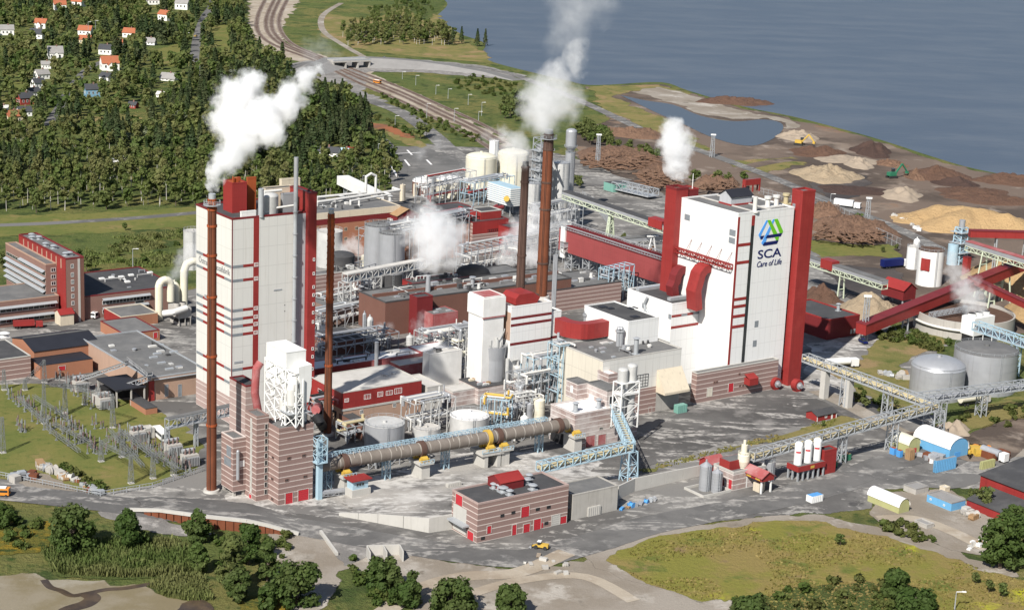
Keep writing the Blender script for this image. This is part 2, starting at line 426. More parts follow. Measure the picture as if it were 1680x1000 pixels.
def arch(t, B, wall, sheet, rise, n=10):
    """hall with straight side walls and a barrel roof; ridge along v"""
    mb = MB(); prof = [(B.a/2-math.cos(math.pi*i/n)*B.a/2, B.h+rise*math.sin(math.pi*i/n)) for i in range(n+1)]
    mb.bb(B, w0=-1)
    for v in (0, B.b): mb.poly([B.p(u, v, w_) for u, w_ in prof])
    mb.build('wall', wall, t)
    q = MB(); o = .25
    pr2 = [(B.a/2-math.cos(math.pi*i/n)*(B.a/2+.2), B.h+.1+(rise+.1)*math.sin(math.pi*i/n)) for i in range(n+1)]
    k = len(q.v)
    for u, w_ in pr2: q.v += [B.p(u, -o, w_), B.p(u, B.b+o, w_)]
    for i in range(n): q.face((k+2*i, k+2*i+2, k+2*i+3, k+2*i+1), True)
    q.build('roof', sheet, t)
def tank(name, label, c, r, h, side, top, dome_h=None, rail=True, ladder=True, group=None, cat='tank', n=40, hoops=3, cone=None):
    t = thing(name, label, cat, c, group); mb = MB()
    mb.cyl(V(c)-EZ*.5, r, h+.5, n=n, cap=False)
    for i in range(hoops): mb.cyl(V(c)+EZ*(h*(i+1)/(hoops+1)), r+.06, .18, n=n, cap=False)
    mb.build('shell', side, t)
    q = MB()
    if cone: q.tube(V(c)+EZ*h, V(c)+EZ*(h+cone), r*1.01, r*.12, n=n)
    elif dome_h: q.dome(V(c)+EZ*h, r*1.01, dome_h, n, 5)
    else: q.cyl(V(c)+EZ*(h-.1), r*1.01, .12, n=n)
    q.cyl(V(c)+EZ*(h+(dome_h or cone or 0)-.2), r*.07+.2, .9, n=10)
    q.build('roof', top, t)
    if rail: MB().rail(V(c)+EZ*(h+.05), r*.985, 1.1, 32, .09).build('railing', 'galv', t)
    if ladder:
        l = MB(); a = V(c)+V((.25, -.97, 0))*(r+.35); s_ = V((.97, .25, 0))*.3
        l.bar(a-s_, a-s_+EZ*(h+1), .1); l.bar(a+s_, a+s_+EZ*(h+1), .1)
        for i in range(int(h/1.2)): l.bar(a-s_+EZ*i*1.2, a+s_+EZ*i*1.2, .08)
        l.build('ladder', 'galv', t)
    return t
def vent(t, p, r=.6, h=1.6, m='galv'):
    mb = MB(); mb.box(V(p)-E1*r-E2*r, E1*2*r, E2*2*r, EZ*.35); mb.cyl(V(p)+EZ*.3, r*.75, h, n=12); mb.cyl(V(p)+EZ*(h+.25), r*1.25, .35, r*.7, n=12)
    return mb.build('roof_vent', m, t)
def skylight(t, p, a=1.6, b=1.1, h=.5, m='galv'):
    mb = MB(); p = V(p); mb.box(p-E1*a/2-E2*b/2, E1*a, E2*b, EZ*h); return mb.build('skylight', m, t)
def text(t, s, p, xdir, up, width, m, name='lettering', depth=.04, shear=0.0, off=0.0, height=None):
    cu = bpy.data.curves.new(name, 'FONT'); cu.body = s; cu.extrude = depth; cu.shear = shear; cu.offset = off; cu.resolution_u = 4
    ob = bpy.data.objects.new(name, cu); COL.objects.link(ob)
    dg = bpy.context.evaluated_depsgraph_get(); me = bpy.data.meshes.new_from_object(ob.evaluated_get(dg))
    bpy.data.objects.remove(ob); bpy.data.curves.remove(cu)
    xs = [v.co.x for v in me.vertices]; ys = [v.co.y for v in me.vertices]; x0, y0 = min(xs), min(ys)
    k = width/(max(xs)-x0); ky = k if height is None else height/(max(ys)-y0); nrm = xdir.cross(up); o0 = V(ORG[t.name])
    for v in me.vertices: v.co = V(p)-o0 + xdir*((v.co.x-x0)*k) + up*((v.co.y-y0)*ky) + nrm*(v.co.z+depth+.01)
    me.materials.append(MATS[m]); o = bpy.data.objects.new(name, me); COL.objects.link(o); o.parent = t; ORG[o.name] = ORG[t.name]; return o
# ================================================================ ground materials
def gmat(name, cols, scales, rough=.95, bump=None, alpha=True, dust=None, extra=None):
    """ground cover: tones mixed by noise of several sizes; sheet edges break up raggedly"""
    s = NT(name); c = cols[0]
    for (cc, sc, lo, hi) in zip(cols[1:], *zip(*scales)): c = s.mix(s.ramp(s.noise(sc, 6, .62), lo, hi), c, cc)
    if dust:                          # pale lime dust dragged along by wheels
        col, amt, rot, lo = dust
        f = s.ramp(s.noise(1, 6, .66, s.scaled((.032, .10, .05), -rot), 1.2), lo, lo+.045)
        g = s.ramp(s.noise(.35, 5, .6), .35, .62)
        c = s.mix(s.math('MULTIPLY', s.math('MULTIPLY', f, g), amt), c, col)
    c = s.mix(s.math('MULTIPLY', s.noise(1.7, 4, .7), .45), c, s.mix(.5, c, (0, 0, 0)))
    b = s.noise(bump[0], 6, .7) if bump else None
    a = None
    if alpha:
        at = s.n('ShaderNodeAttribute'); at.attribute_name = 'edge'
        e = s.math('ADD', s.math('MULTIPLY', at.outputs['Fac'], 1.6), s.math('MULTIPLY', s.math('SUBTRACT', s.noise(.16, 6, .68), .5), 1.3))
        a = s.ramp(e, .45, .62)
    s.bsdf(c, rough, bump=b, bs=bump[1] if bump else 0, bd=bump[2] if bump else .1, spec=.15, alpha=a)
    MATS[name] = s.m; return s.m
GREEN, DGREEN, OLIVE, STRAW = (.118, .145, .042), (.066, .092, .028), (.185, .175, .058), (.28, .235, .10)
gmat('g_scrub', [GREEN, OLIVE, DGREEN, STRAW, (.05, .085, .02)], [(.02, .45, .6), (.06, .5, .62), (.035, .62, .74), (.25, .5, .7)], bump=(.7, 1, 1.6), alpha=False)
gmat('g_lawn', [(.125, .142, .038), (.165, .158, .048), (.21, .17, .066), (.095, .118, .030)], [(.03, .42, .58), (.05, .55, .66), (.3, .5, .7)], bump=(.8, .6, .4))
gmat('g_meadow', [(.195, .185, .042), (.24, .185, .066), (.40, .40, .030), (.125, .145, .034), (.22, .16, .08)], [(.03, .42, .56), (.018, .56, .64), (.05, .56, .66), (.12, .58, .7)], bump=(.6, .8, .8))
gmat('g_dry', [(.22, .185, .07), (.155, .155, .05), (.28, .20, .10), (.09, .115, .03)], [(.05, .42, .6), (.035, .52, .62), (.09, .56, .68)], bump=(.6, .9, .9))
gmat('g_reed', [(.095, .130, .036), (.125, .145, .044), (.055, .085, .024), (.18, .165, .07)], [(.08, .4, .6), (.16, .5, .62), (.05, .6, .7)], bump=(.9, 1, 2.0))
gmat('g_yellow', [(.27, .19, .025), (.15, .14, .03), (.055, .08, .02)], [(.12, .42, .55), (.18, .5, .6)], bump=(.8, 1, 1.4))
gmat('g_yard', [(.20, .192, .182), (.115, .110, .106), (.29, .28, .262), (.075, .073, .072)], [(.025, .42, .58), (.03, .55, .68), (.09, .6, .72)], bump=(1.2, .3, .1), dust=((.44, .42, .39), .8, math.pi/2-AZ, .53))
gmat('g_dusty', [(.36, .34, .315), (.17, .162, .155), (.50, .48, .455), (.10, .097, .094)], [(.022, .46, .58), (.045, .52, .62), (.08, .60, .68)], bump=(1.2, .3, .1), dust=((.58, .56, .53), .8, math.pi/2-AZ, .48))
gmat('g_wet', [(.130, .125, .121), (.085, .082, .080), (.20, .19, .182)], [(.03, .4, .6), (.06, .52, .66)], rough=.75, bump=(1.2, .3, .1), dust=((.42, .40, .375), .9, math.pi/2-AZ, .525))
gmat('g_asphalt', [(.16, .155, .15), (.115, .112, .11), (.235, .228, .218)], [(.04, .42, .6), (.1, .55, .68)], bump=(1.5, .2, .06), dust=((.40, .38, .355), .7, .12, .51))
gmat('g_road', [(.17, .165, .16), (.12, .118, .115), (.22, .21, .20)], [(.03, .42, .6), (.1, .55, .68)], bump=(1.5, .2, .06))
gmat('g_gravel', [(.31, .275, .235), (.24, .205, .165), (.42, .385, .34), (.17, .145, .115)], [(.03, .4, .6), (.05, .52, .64), (.1, .58, .72)], bump=(1.0, .6, .4))
gmat('g_stone', [(.27, .255, .24), (.19, .18, .17), (.36, .34, .32)], [(.06, .4, .6), (.2, .5, .66)], bump=(1.1, .8, .5))
gmat('g_soil', [(.165, .125, .100), (.090, .070, .058), (.225, .178, .142), (.21, .11, .062), (.29, .24, .20)], [(.012, .42, .58), (.02, .54, .64), (.010, .60, .70), (.03, .58, .68)], bump=(.5, .7, .5))
gmat('g_peat', [(.085, .074, .070), (.055, .050, .050), (.14, .12, .11)], [(.02, .42, .6), (.05, .54, .68)], bump=(.6, .6, .4))
gmat('g_mud', [(.25, .215, .155), (.20, .165, .10), (.30, .27, .215), (.15, .12, .07)], [(.05, .4, .6), (.035, .55, .66), (.07, .58, .7)], bump=(.6, .4, .2), rough=.7)
gmat('g_creek', [(.060, .044, .034), (.10, .07, .045)], [(.1, .42, .6)], rough=.25, bump=(.6, .1, .05))
gmat('g_ballast', [(.24, .195, .165), (.17, .13, .105), (.31, .27, .235)], [(.05, .42, .6), (.2, .5, .68)], bump=(1.1, .5, .3))
gmat('g_sand', [(.40, .345, .275), (.31, .255, .195), (.47, .42, .36)], [(.04, .42, .6), (.1, .52, .68)], bump=(.8, .5, .3))
gmat('g_rust', [(.30, .115, .055), (.19, .095, .06), (.10, .09, .04)], [(.05, .42, .6), (.08, .55, .68)], bump=(.8, .6, .4))
def pix(pts, z=0.0): return [G(x, y, z) for x, y in pts]
LV = [0]
def lev(l):
    LV[0] += 1; return .03*(l+((LV[0] % 7)*.13 if l >= 2 else 0))
def zone(name, pts, lvl, mt, edge=5.0, jit=.5, world=None):
    """one sheet of ground; 'edge' falls to 0 at its outline"""
    z = lev(lvl); P = [(p.x, p.y) for p in (world or pix(pts, z))]
    out = []; n = len(P); rnd = random.Random(name+str(len(pts or []))+str(lvl))
    for i in range(n):
        a, b = np.array(P[i]), np.array(P[(i+1) % n]); L = np.hypot(*(b-a)); k = max(1, min(60, int(L/edge)))
        for j in range(k):
            q = a+(b-a)*j/k
            if j: q = q+np.array([rnd.uniform(-1, 1), rnd.uniform(-1, 1)])*edge*jit
            out.append(tuple(q))
    A = np.array(out); B2 = np.roll(A, -1, 0); m = len(A)
    x0, y0 = A.min(0); x1, y1 = A.max(0); st = max(edge*.8, math.sqrt((x1-x0)*(y1-y0)/9000))
    gx, gy = np.meshgrid(np.arange(x0, x1, st), np.arange(y0, y1, st)); Q = np.stack([gx.ravel(), gy.ravel()], 1)
    Q = Q+np.array([rnd.uniform(-.2, .2) for _ in range(Q.size)]).reshape(Q.shape)*st
    def dist(Q):
        best = np.full(len(Q), 1e9); ins = np.zeros(len(Q), bool)
        for a, b in zip(A, B2):
            ab = b-a; t = np.clip(((Q-a)@ab)/max(ab@ab, 1e-9), 0, 1); d = np.hypot(*(Q-a-t[:, None]*ab).T); best = np.minimum(best, d)
            c = (a[1] > Q[:, 1]) != (b[1] > Q[:, 1])
            with np.errstate(divide='ignore', invalid='ignore'): xi = (b[0]-a[0])*(Q[:, 1]-a[1])/(b[1]-a[1])+a[0]
            ins ^= c & (Q[:, 0] < xi)
        return best, ins
    d, ins = dist(Q); Q = Q[ins & (d > st*.35)]
    allp = [V(p) for p in np.concatenate([A, Q])]
    vv, _, ff, _, _, _ = delaunay_2d_cdt(allp, [(i, (i+1) % m) for i in range(m)], [], 1, 1e-4)
    me = bpy.data.meshes.new(name); me.from_pydata([(p.x, p.y, z) for p in vv], [], [tuple(f) for f in ff])
    W = np.array([(p.x, p.y) for p in vv]); d2, _ = dist(W)
    at = me.attributes.new('edge', 'FLOAT', 'POINT'); at.data.foreach_set('value', np.clip(d2/edge, 0, 1).astype(np.float32))
    me.materials.append(MATS[mt]); ob = bpy.data.objects.new(name, me); COL.objects.link(ob); ob['kind'] = 'structure'
    return ob
def smooth(P, k=4):
    """Catmull-Rom through the points"""
    P = [V(p) for p in P]; Q = [P[0]]+P+[P[-1]]; out = []
    for i in range(1, len(Q)-2):
        a, b, c, d = Q[i-1:i+3]
        for j in range(k):
            t = j/k; out.append(.5*((2*b)+(c-a)*t+(2*a-5*b+4*c-d)*t*t+(3*b-a-3*c+d)*t**3))
    return out+[P[-1]]
def ribbon(name, pts, wd, lvl, mt, world=None, k=5, kind='structure', zs=None, soft=.22):
    """a road along pixel points, width in metres"""
    z = lev(lvl); C = smooth(world or pix(pts, z), k); vs, fs, ed = [], [], []
    for i, p in enumerate(C):
        d = (C[min(i+1, len(C)-1)]-C[max(i-1, 0)]); d.z = 0; s_ = V((d.y, -d.x, 0)).normalized()*wd/2
        for f, e in ((-1, 0), (-1+soft, 1), (1-soft, 1), (1, 0)): vs.append(p+s_*f); ed.append(e)
        if i:
            for j in range(3): a = (i-1)*4+j; fs.append((a, a+1, a+5, a+4))
    me = bpy.data.meshes.new(name); me.from_pydata([tuple(v) for v in vs], [], fs)
    at = me.attributes.new('edge', 'FLOAT', 'POINT'); at.data.foreach_set('value', ed)
    me.materials.append(MATS[mt]); ob = bpy.data.objects.new(name, me); COL.objects.link(ob)
    if kind: ob['kind'] = kind
    return ob, C
# ================================================================ ground sheets
g = MB(); g.poly([(-9000, -1500, 0), (9000, -1500, 0), (9000, 15000, 0), (-9000, 15000, 0)])
o = g.build('ground', 'g_scrub'); o['kind'] = 'structure'
# the bay
s = NT('water'); nv = s.noise(1, 4, .6, s.scaled((.05, .16, .1), R(20))); n2 = s.noise(1, 3, .6, s.scaled((.010, .022, .02), R(-15)))
bmp = s.math('ADD', s.math('MULTIPLY', nv, .9), s.math('MULTIPLY', s.noise(.35, 2), .35))
c = s.mix(s.ramp(n2, .35, .7), (.066, .084, .114), (.094, .110, .136)); c = s.mix(s.math('MULTIPLY', s.ramp(nv, .3, .75), .5), c, (.056, .076, .110))
s.bsdf(c, .42, bump=bmp, bs=.38, bd=.5, spec=.38); MATS['water'] = s.m
SHORE = [(700, -40), (722, -8), (734, 8), (716, 28), (722, 46), (760, 58), (796, 72), (788, 92), (812, 103), (870, 118), (930, 132), (960, 139), (1000, 139), (1085, 135), (1130, 149), (1220, 175), (1300, 191), (1390, 214), (1450, 231), (1530, 257), (1600, 277), (1720, 300)]
sh = smooth(pix(SHORE, .045), 4)
wp = [V((p.x, p.y)) for p in sh]+[V((2600, sh[-1].y-60)), V((9000, 1500)), V((9000, 15000)), V((-1200, 15000)), V((-300, 4200))]
me = bpy.data.meshes.new('lake_water'); tri = tessellate_polygon([[p.to_3d() for p in wp]])
me.from_pydata([(p.x, p.y, .045) for p in wp], [], [tuple(t) for t in tri]); me.materials.append(MATS['water'])
o = bpy.data.objects.new('lake_water', me); COL.objects.link(o); o['kind'] = 'structure'
LAG = [(1018, 156), (1060, 165), (1105, 172), (1150, 190), (1205, 199), (1255, 196), (1284, 204), (1276, 222), (1242, 238), (1205, 236), (1160, 222), (1120, 203), (1075, 184)]
# timber terminal, soil and shore
zone('timber_yard_ground', [(925, 226), (985, 200), (990, 160), (955, 141), (1000, 141), (1085, 137), (1130, 151), (1220, 177), (1300, 193), (1390, 216), (1450, 233), (1530, 259), (1600, 279), (1760, 303), (1760, 520), (1640, 560), (1500, 545), (1380, 500), (1300, 420), (1100, 350), (960, 300)], 1, 'g_soil', 9)
zone('shore_grass_ground', [(955, 141), (1085, 138), (1140, 156), (1040, 150), (1010, 160), (1090, 190), (1120, 215), (1180, 246), (1150, 255), (1060, 215), (980, 175)], 2, 'g_dry', 10)
zone('lagoon_water_bed', LAG, 3, 'g_mud', 3)
lw = smooth(pix(LAG+LAG[:1], .17), 4)[:-1]; me = bpy.data.meshes.new('lagoon_water'); tri = tessellate_polygon([lw])
me.from_pydata([(p.x, p.y, .17) for p in lw], [], [tuple(t) for t in tri]); s2 = NT('lagoon'); s2.bsdf((.055, .066, .088), .35, bump=s2.noise(.3, 3), bs=.12, bd=.2, spec=.5); MATS['lagoon'] = s2.m
me.materials.append(MATS['lagoon']); o = bpy.data.objects.new('lagoon_water', me); COL.objects.link(o); o['kind'] = 'structure'
zone('spit_gravel_ground', [(1030, 150), (1085, 141), (1130, 154), (1220, 181), (1300, 197), (1330, 208), (1284, 214), (1284, 202), (1255, 194), (1205, 197), (1150, 188), (1105, 170)], 3, 'g_gravel', 7)
zone('peat_ground', [(960, 330), (1010, 300), (1090, 330), (1110, 400), (1010, 420), (930, 400), (930, 350)], 2, 'g_peat', 6)
zone('coal_ground', [(1320, 300), (1400, 270), (1440, 300), (1400, 330), (1360, 330)], 2, 'g_peat', 8)
zone('bark_ground', [(1325, 430), (1480, 440), (1500, 470), (1400, 520), (1330, 500)], 2, 'g_peat', 6)
zone('yard_grass_patch', [(975, 395), (1035, 380), (1050, 410), (1000, 425)], 3, 'g_lawn', 4)
zone('fence_grass_patch', [(1325, 392), (1400, 400), (1475, 400), (1480, 425), (1400, 420), (1330, 425)], 3, 'g_lawn', 5)
zone('soil_grass_patch', [(1190, 262), (1300, 255), (1330, 268), (1270, 285), (1210, 282)], 3, 'g_dry', 9)
# mill yard
zone('mill_yard_ground', [(-80, 795), (60, 806), (200, 822), (330, 836), (430, 850), (520, 868), (640, 892), (760, 916), (870, 928), (960, 905), (1010, 888), (1100, 868), (1250, 850), (1340, 846), (1420, 838), (1450, 806), (1560, 800), (1640, 812), (1760, 800), (1760, 690), (1640, 720), (1560, 715), (1500, 640), (1560, 560), (1420, 520), (1330, 400), (1100, 320), (960, 265), (900, 245), (760, 240), (700, 235), (650, 275), (640, 310), (560, 330), (330, 470), (150, 500), (-80, 545)], 3, 'g_yard', 4)
zone('lime_dust_ground', [(345, 830), (400, 770), (520, 790), (640, 770), (760, 740), (900, 735), (1010, 760), (940, 800), (800, 830), (770, 870), (700, 872), (560, 850), (440, 850)], 4, 'g_dusty', 6)
zone('east_yard_ground', [(1040, 720), (1120, 668), (1280, 632), (1420, 680), (1290, 705), (1170, 735), (1050, 770)], 5, 'g_wet', 3)
zone('tower_yard_ground', [(1320, 560), (1430, 545), (1480, 580), (1440, 640), (1380, 650), (1310, 640)], 4, 'g_dusty', 5)
# grass within the works
zone('east_grass_strip', [(1045, 771), (1170, 738), (1290, 708), (1380, 680), (1440, 690), (1350, 712), (1250, 728), (1150, 752), (1060, 776)], 6, 'g_dry', 3)
zone('tank_grass_ground', [(1330, 600), (1400, 640), (1480, 690), (1530, 680), (1520, 640), (1480, 600), (1560, 560), (1540, 545), (1440, 555), (1400, 590)], 5, 'g_dry', 4)
zone('tank_side_grass_ground', [(1560, 700), (1600, 660), (1700, 640), (1760, 640), (1760, 690), (1640, 690), (1600, 715)], 6, 'g_dry', 4)
zone('substation_grass_ground', [(-60, 628), (70, 628), (140, 640), (215, 655), (300, 690), (338, 730), (330, 768), (255, 795), (160, 812), (70, 795), (-60, 775)], 5, 'g_lawn', 3)
zone('scrap_gravel_ground', [(20, 790), (60, 770), (95, 785), (150, 810), (60, 806)], 6, 'g_gravel', 2)
zone('west_lawn_ground', [(-60, 395), (140, 385), (330, 370), (330, 440), (240, 440), (140, 440), (-60, 440)], 2, 'g_scrub', 5)
# works roads
ribbon('works_road', [(-60, 800), (60, 812), (200, 828), (330, 846), (430, 856), (520, 868), (620, 886), (740, 905), (860, 915), (960, 893), (1060, 862), (1180, 838), (1290, 815), (1400, 780), (1480, 752), (1560, 742)], 15, 7, 'g_asphalt')
ribbon('works_road', [(1290, 820), (1400, 790), (1480, 785), (1560, 790), (1620, 760), (1700, 740)], 13, 6, 'g_asphalt')
ribbon('tank_road', [(1340, 640), (1400, 668), (1470, 705), (1530, 730), (1620, 745), (1720, 735)], 9, 6, 'g_gravel')
ribbon('haul_road', [(1530, 705), (1600, 742), (1640, 720), (1720, 690)], 24, 6, 'g_soil')
# foreground
zone('foreground_gravel_ground', [(440, 868), (520, 872), (640, 896), (760, 920), (870, 931), (965, 912), (985, 930), (1060, 955), (1150, 985), (1240, 965), (1230, 1010), (1050, 1030), (700, 1040), (640, 970), (570, 935), (545, 985), (480, 1030), (420, 1000), (445, 920)], 4, 'g_gravel', 4)
zone('meadow_edge_ground', [(940, 912), (1010, 886), (1100, 862), (1250, 844), (1345, 840), (1445, 862), (1545, 892), (1640, 925), (1700, 950), (1500, 960), (1250, 1000), (1050, 975)], 3.4, 'g_gravel', 4)
zone('concrete_yard_ground', [(528, 875), (560, 872), (640, 893), (660, 905), (640, 915), (600, 915), (565, 930), (545, 905)], 6, 'g_stone', 1.5)
zone('riprap_ground', [(150, 835), (240, 838), (300, 860), (360, 875), (300, 880), (230, 870), (170, 850)], 5, 'g_stone', 2)
zone('meadow_ground', [(972, 916), (1010, 900), (1100, 873), (1250, 852), (1345, 850), (1440, 874), (1540, 902), (1620, 935), (1760, 960), (1760, 1050), (1250, 1050), (1240, 985), (1150, 990), (1060, 960)], 5, 'g_meadow', 4)
zone('foreground_scrub_ground', [(1190, 985), (1280, 960), (1400, 945), (1500, 970), (1560, 1050), (1180, 1050)], 6, 'g_reed', 5)
zone('works_gravel_ground', [(1420, 838), (1450, 806), (1560, 800), (1640, 850), (1630, 915), (1560, 905), (1500, 880), (1440, 866)], 6, 'g_gravel', 3)
zone('flower_ground', [(-60, 850), (90, 850), (110, 880), (75, 910), (-60, 915)], 5, 'g_yellow', 3)
zone('flower_ground', [(395, 975), (470, 960), (480, 1040), (360, 1040)], 5, 'g_yellow', 3)
zone('reed_ground', [(65, 900), (140, 885), (290, 885), (345, 915), (320, 948), (200, 952), (85, 945)], 6, 'g_reed', 3)
zone('mudflat_ground', [(-60, 945), (40, 935), (85, 948), (220, 955), (300, 948), (260, 968), (340, 990), (370, 1040), (-60, 1040)], 5, 'g_mud', 4)
ribbon('creek_water', [(72, 950), (82, 962), (100, 968), (118, 976), (140, 973), (175, 966), (205, 964), (245, 957), (290, 949)], 2.4, 7, 'g_creek')
ribbon('creek_water', [(142, 973), (152, 980), (140, 990), (110, 1000), (90, 1020)], 5, 7, 'g_creek')
zone('creek_water', [(292, 985), (330, 978), (352, 992), (356, 1020), (290, 1020)], 7, 'g_creek', 2)
ribbon('gravel_track', [(620, 1010), (690, 965), (760, 945), (850, 938), (930, 905)], 7, 7, 'g_sand')
ribbon('gravel_track', [(720, 1010), (770, 975), (860, 950), (960, 945), (1040, 985)], 5, 7, 'g_sand')
ribbon('gravel_track', [(1440, 850), (1500, 850), (1560, 870), (1620, 900)], 6, 8, 'g_sand')
# raised kiln yard: from level ground at the back up to the retaining wall in front
FRONT = [((556, 846), .25), ((620, 858), 2.2), ((704, 874), 4.0), ((742, 868), 4.2), ((935, 853), 4.2), ((1014, 820), 4.0), ((1041, 806), 3.8), ((1146, 781), 3.0), ((1215, 764), .3)]
BACK = [(535, 812), (600, 790), (680, 775), (740, 765), (900, 755), (985, 772), (1040, 778), (1148, 763), (1214, 752)]
def terrace(name, FRONT, BACK, mt):
    fv = [G(*p)+EZ*h for p, h in FRONT]; bv = [G(*p, .16) for p in BACK]; me = bpy.data.meshes.new(name); vs = []
    for a, b in zip(fv, bv): vs += [tuple(a.lerp(b, j/4)) for j in range(5)]
    me.from_pydata(vs, [], [(i*5+j, i*5+j+5, i*5+j+6, i*5+j+1) for i in range(len(fv)-1) for j in range(4)])
    at = me.attributes.new('edge', 'FLOAT', 'POINT'); at.data.foreach_set('value', [0 if i % 5 == 4 or i < 5 else 1 for i in range(len(vs))])
    me.materials.append(MATS[mt]); o = bpy.data.objects.new(name, me); COL.objects.link(o); o['kind'] = 'structure'; return fv
fv = terrace('kiln_yard_terrace', FRONT, BACK, 'g_dusty')
PILE = terrace('road_terrace', [((212, 838), .25), ((262, 849), 2.2), ((330, 864), 3.3), ((405, 872), 3.3), ((436, 874), 2.4), ((490, 878), .3)], [(205, 806), (255, 812), (330, 815), (405, 822), (445, 832), (500, 856)], 'g_asphalt')
def wallrun(name, label, pts, t=.5, over=.9, base=-1, m='concrete_pale', cat='wall', joint=6.0):
    mb = MB()
    for a, b in zip(pts, pts[1:]):
        d = (b-a); L = V((d.x, d.y, 0)).length; n = max(1, int(L/joint)); sd = V((d.y, -d.x, 0)).normalized()*t
        for i in range(n):
            p, q = a.lerp(b, i/n), a.lerp(b, (i+.985)/n); k = len(mb.v)
            mb.v += [V((p.x, p.y, base)), V((q.x, q.y, base)), V((q.x, q.y, q.z+over)), V((p.x, p.y, p.z+over))]
            mb.v += [mb.v[k+j]-sd for j in range(4)]
            for f in ((3, 2, 1, 0), (4, 5, 6, 7), (0, 1, 5, 4), (1, 2, 6, 5), (2, 3, 7, 6), (3, 0, 4, 7)): mb.face([k+j for j in f])
    return solo(name, mb, m, label, cat, pts[0])
wallrun('retaining_wall', 'long pale concrete retaining wall stepping down beside the lime kiln yard road', fv[:4])
wallrun('retaining_wall', 'grey concrete retaining wall below the grass strip right of the concrete annex', fv[5:])
# town roads, highway, railway
ribbon('wood_road', [(-60, 371), (60, 367), (150, 362), (240, 356), (330, 348)], 8, 3, 'g_road')
zone('road_verge', [(-60, 352), (120, 350), (330, 338), (330, 372), (150, 384), (-60, 392)], 2, 'g_lawn', 5)
ribbon('town_street', [(318, 104), (320, 84), (324, 60), (334, 30), (348, 8), (352, -20)], 9, 3, 'g_road')
ribbon('town_street', [(78, 206), (88, 190), (100, 172), (112, 150), (140, 116), (170, 100)], 7, 3, 'g_road')
ribbon('town_street', [(-20, 66), (20, 74), (60, 76)], 8, 3, 'g_road')
zone('town_lawn', [(235, 85), (300, 68), (312, 100), (290, 112), (250, 108)], 2, 'g_lawn', 8)
zone('town_lawn', [(325, 90), (335, 40), (360, 20), (400, 40), (395, 90), (350, 125)], 2, 'g_lawn', 8)
zone('town_lawn', [(0, 135), (50, 130), (48, 150), (0, 158)], 2, 'g_lawn', 8)
zone('town_lawn', [(140, 190), (230, 185), (240, 215), (170, 225)], 2, 'g_dry', 8)
zone('town_lawn', [(480, 205), (560, 205), (530, 235), (480, 225)], 2, 'g_lawn', 6)
zone('headland_grass', [(600, 30), (700, 5), (760, 60), (800, 85), (812, 104), (700, 95), (600, 85), (520, 60), (520, 20)], 2, 'g_dry', 10)
zone('reed_bed', [(640, -30), (728, -10), (732, 10), (714, 28), (700, 40), (670, 20)], 3, 'g_reed', 8)
zone('railway_ground', [(408, -20), (402, 45), (430, 82), (480, 100), (540, 118), (640, 160), (720, 198), (790, 225), (830, 245), (850, 240), (800, 210), (720, 170), (600, 112), (540, 92), (470, 70), (468, 44), (508, -20)], 3, 'g_sand', 8)
zone('interchange_ground', [(470, 105), (520, 95), (600, 92), (700, 98), (800, 108), (870, 125), (820, 130), (700, 120), (610, 118), (600, 150), (640, 165), (620, 175), (570, 150), (540, 135), (480, 135)], 4, 'g_stone', 6)
zone('verge_dry_ground', [(565, 192), (640, 205), (700, 235), (740, 262), (700, 258), (640, 225), (600, 205)], 3, 'g_dry', 5)
zone('verge_rust_ground', [(580, 196), (640, 204), (690, 226), (670, 228), (610, 210)], 4, 'g_rust', 5)
zone('crossing_ground', [(640, 238), (690, 240), (760, 258), (800, 250), (780, 300), (700, 310), (650, 318), (648, 280)], 5, 'g_road', 4)
ribbon('highway_road', [(560, 148), (600, 163), (658, 184), (709, 220), (746, 252), (790, 270)], 14, 6, 'g_asphalt')
ribbon('junction_road', [(560, 196), (606, 216), (638, 243), (655, 272), (650, 302)], 11, 7, 'g_road')
ribbon('loop_road', [(560, 160), (520, 150), (486, 133), (478, 114), (500, 104), (540, 99)], 10, 6, 'g_road')
ribbon('shore_road', [(606, 98), (680, 101), (760, 107), (830, 119), (880, 136), (940, 160), (1010, 192), (1075, 222), (1140, 244), (1260, 288), (1360, 330), (1480, 378), (1560, 420)], 10, 6, 'g_asphalt')
ribbon('park_road', [(600, 95), (560, 72), (530, 50), (530, 25), (560, 5)], 7, 4, 'g_gravel')
ribbon('haul_track', [(1180, 285), (1300, 262), (1420, 285), (1500, 305), (1600, 340)], 12, 4, 'g_soil')
for dy, lab in ((0, 'rusty railway track curving under the road bridge, lakeside line'), (-9, 'rusty railway track curving under the road bridge, line nearer the works'), (-24, 'rusty railway track curving under the road bridge, line nearest the town wood'), (12, 'rusty siding track swinging beside the headland meadow')):
    b0, C = ribbon('track_ballast', [(470+dy, -20), (446+dy, 30), (460+dy, 66), (520, 94-dy*.3), (580, 120-dy*.5), (660, 152-dy*.6), (720, 180-dy*.7), (780, 208-dy*.8), (826, 235-dy)], 5.5, 7, 'g_ballast', k=6)
    mb = MB()
    for a, b in zip(C, C[1:]):
        sd = V(((b-a).y, -(b-a).x, 0)).normalized()*.75
        for q in (sd, -sd): mb.bar(a+q+EZ*.12, b+q+EZ*.12, .22)
        n = max(1, int((b-a).length/3))
        for i in range(n): p = a.lerp(b, i/n); mb.bar(p-sd*1.7+EZ*.04, p+sd*1.7+EZ*.04, .45, .1)
    solo('railway_track', mb, 'rust_dark', lab, 'railway track', C[0])
# ================================================================ the big mill buildings
def rpx(c, n): return n/FPX*(V(c)-CO).dot(FW)
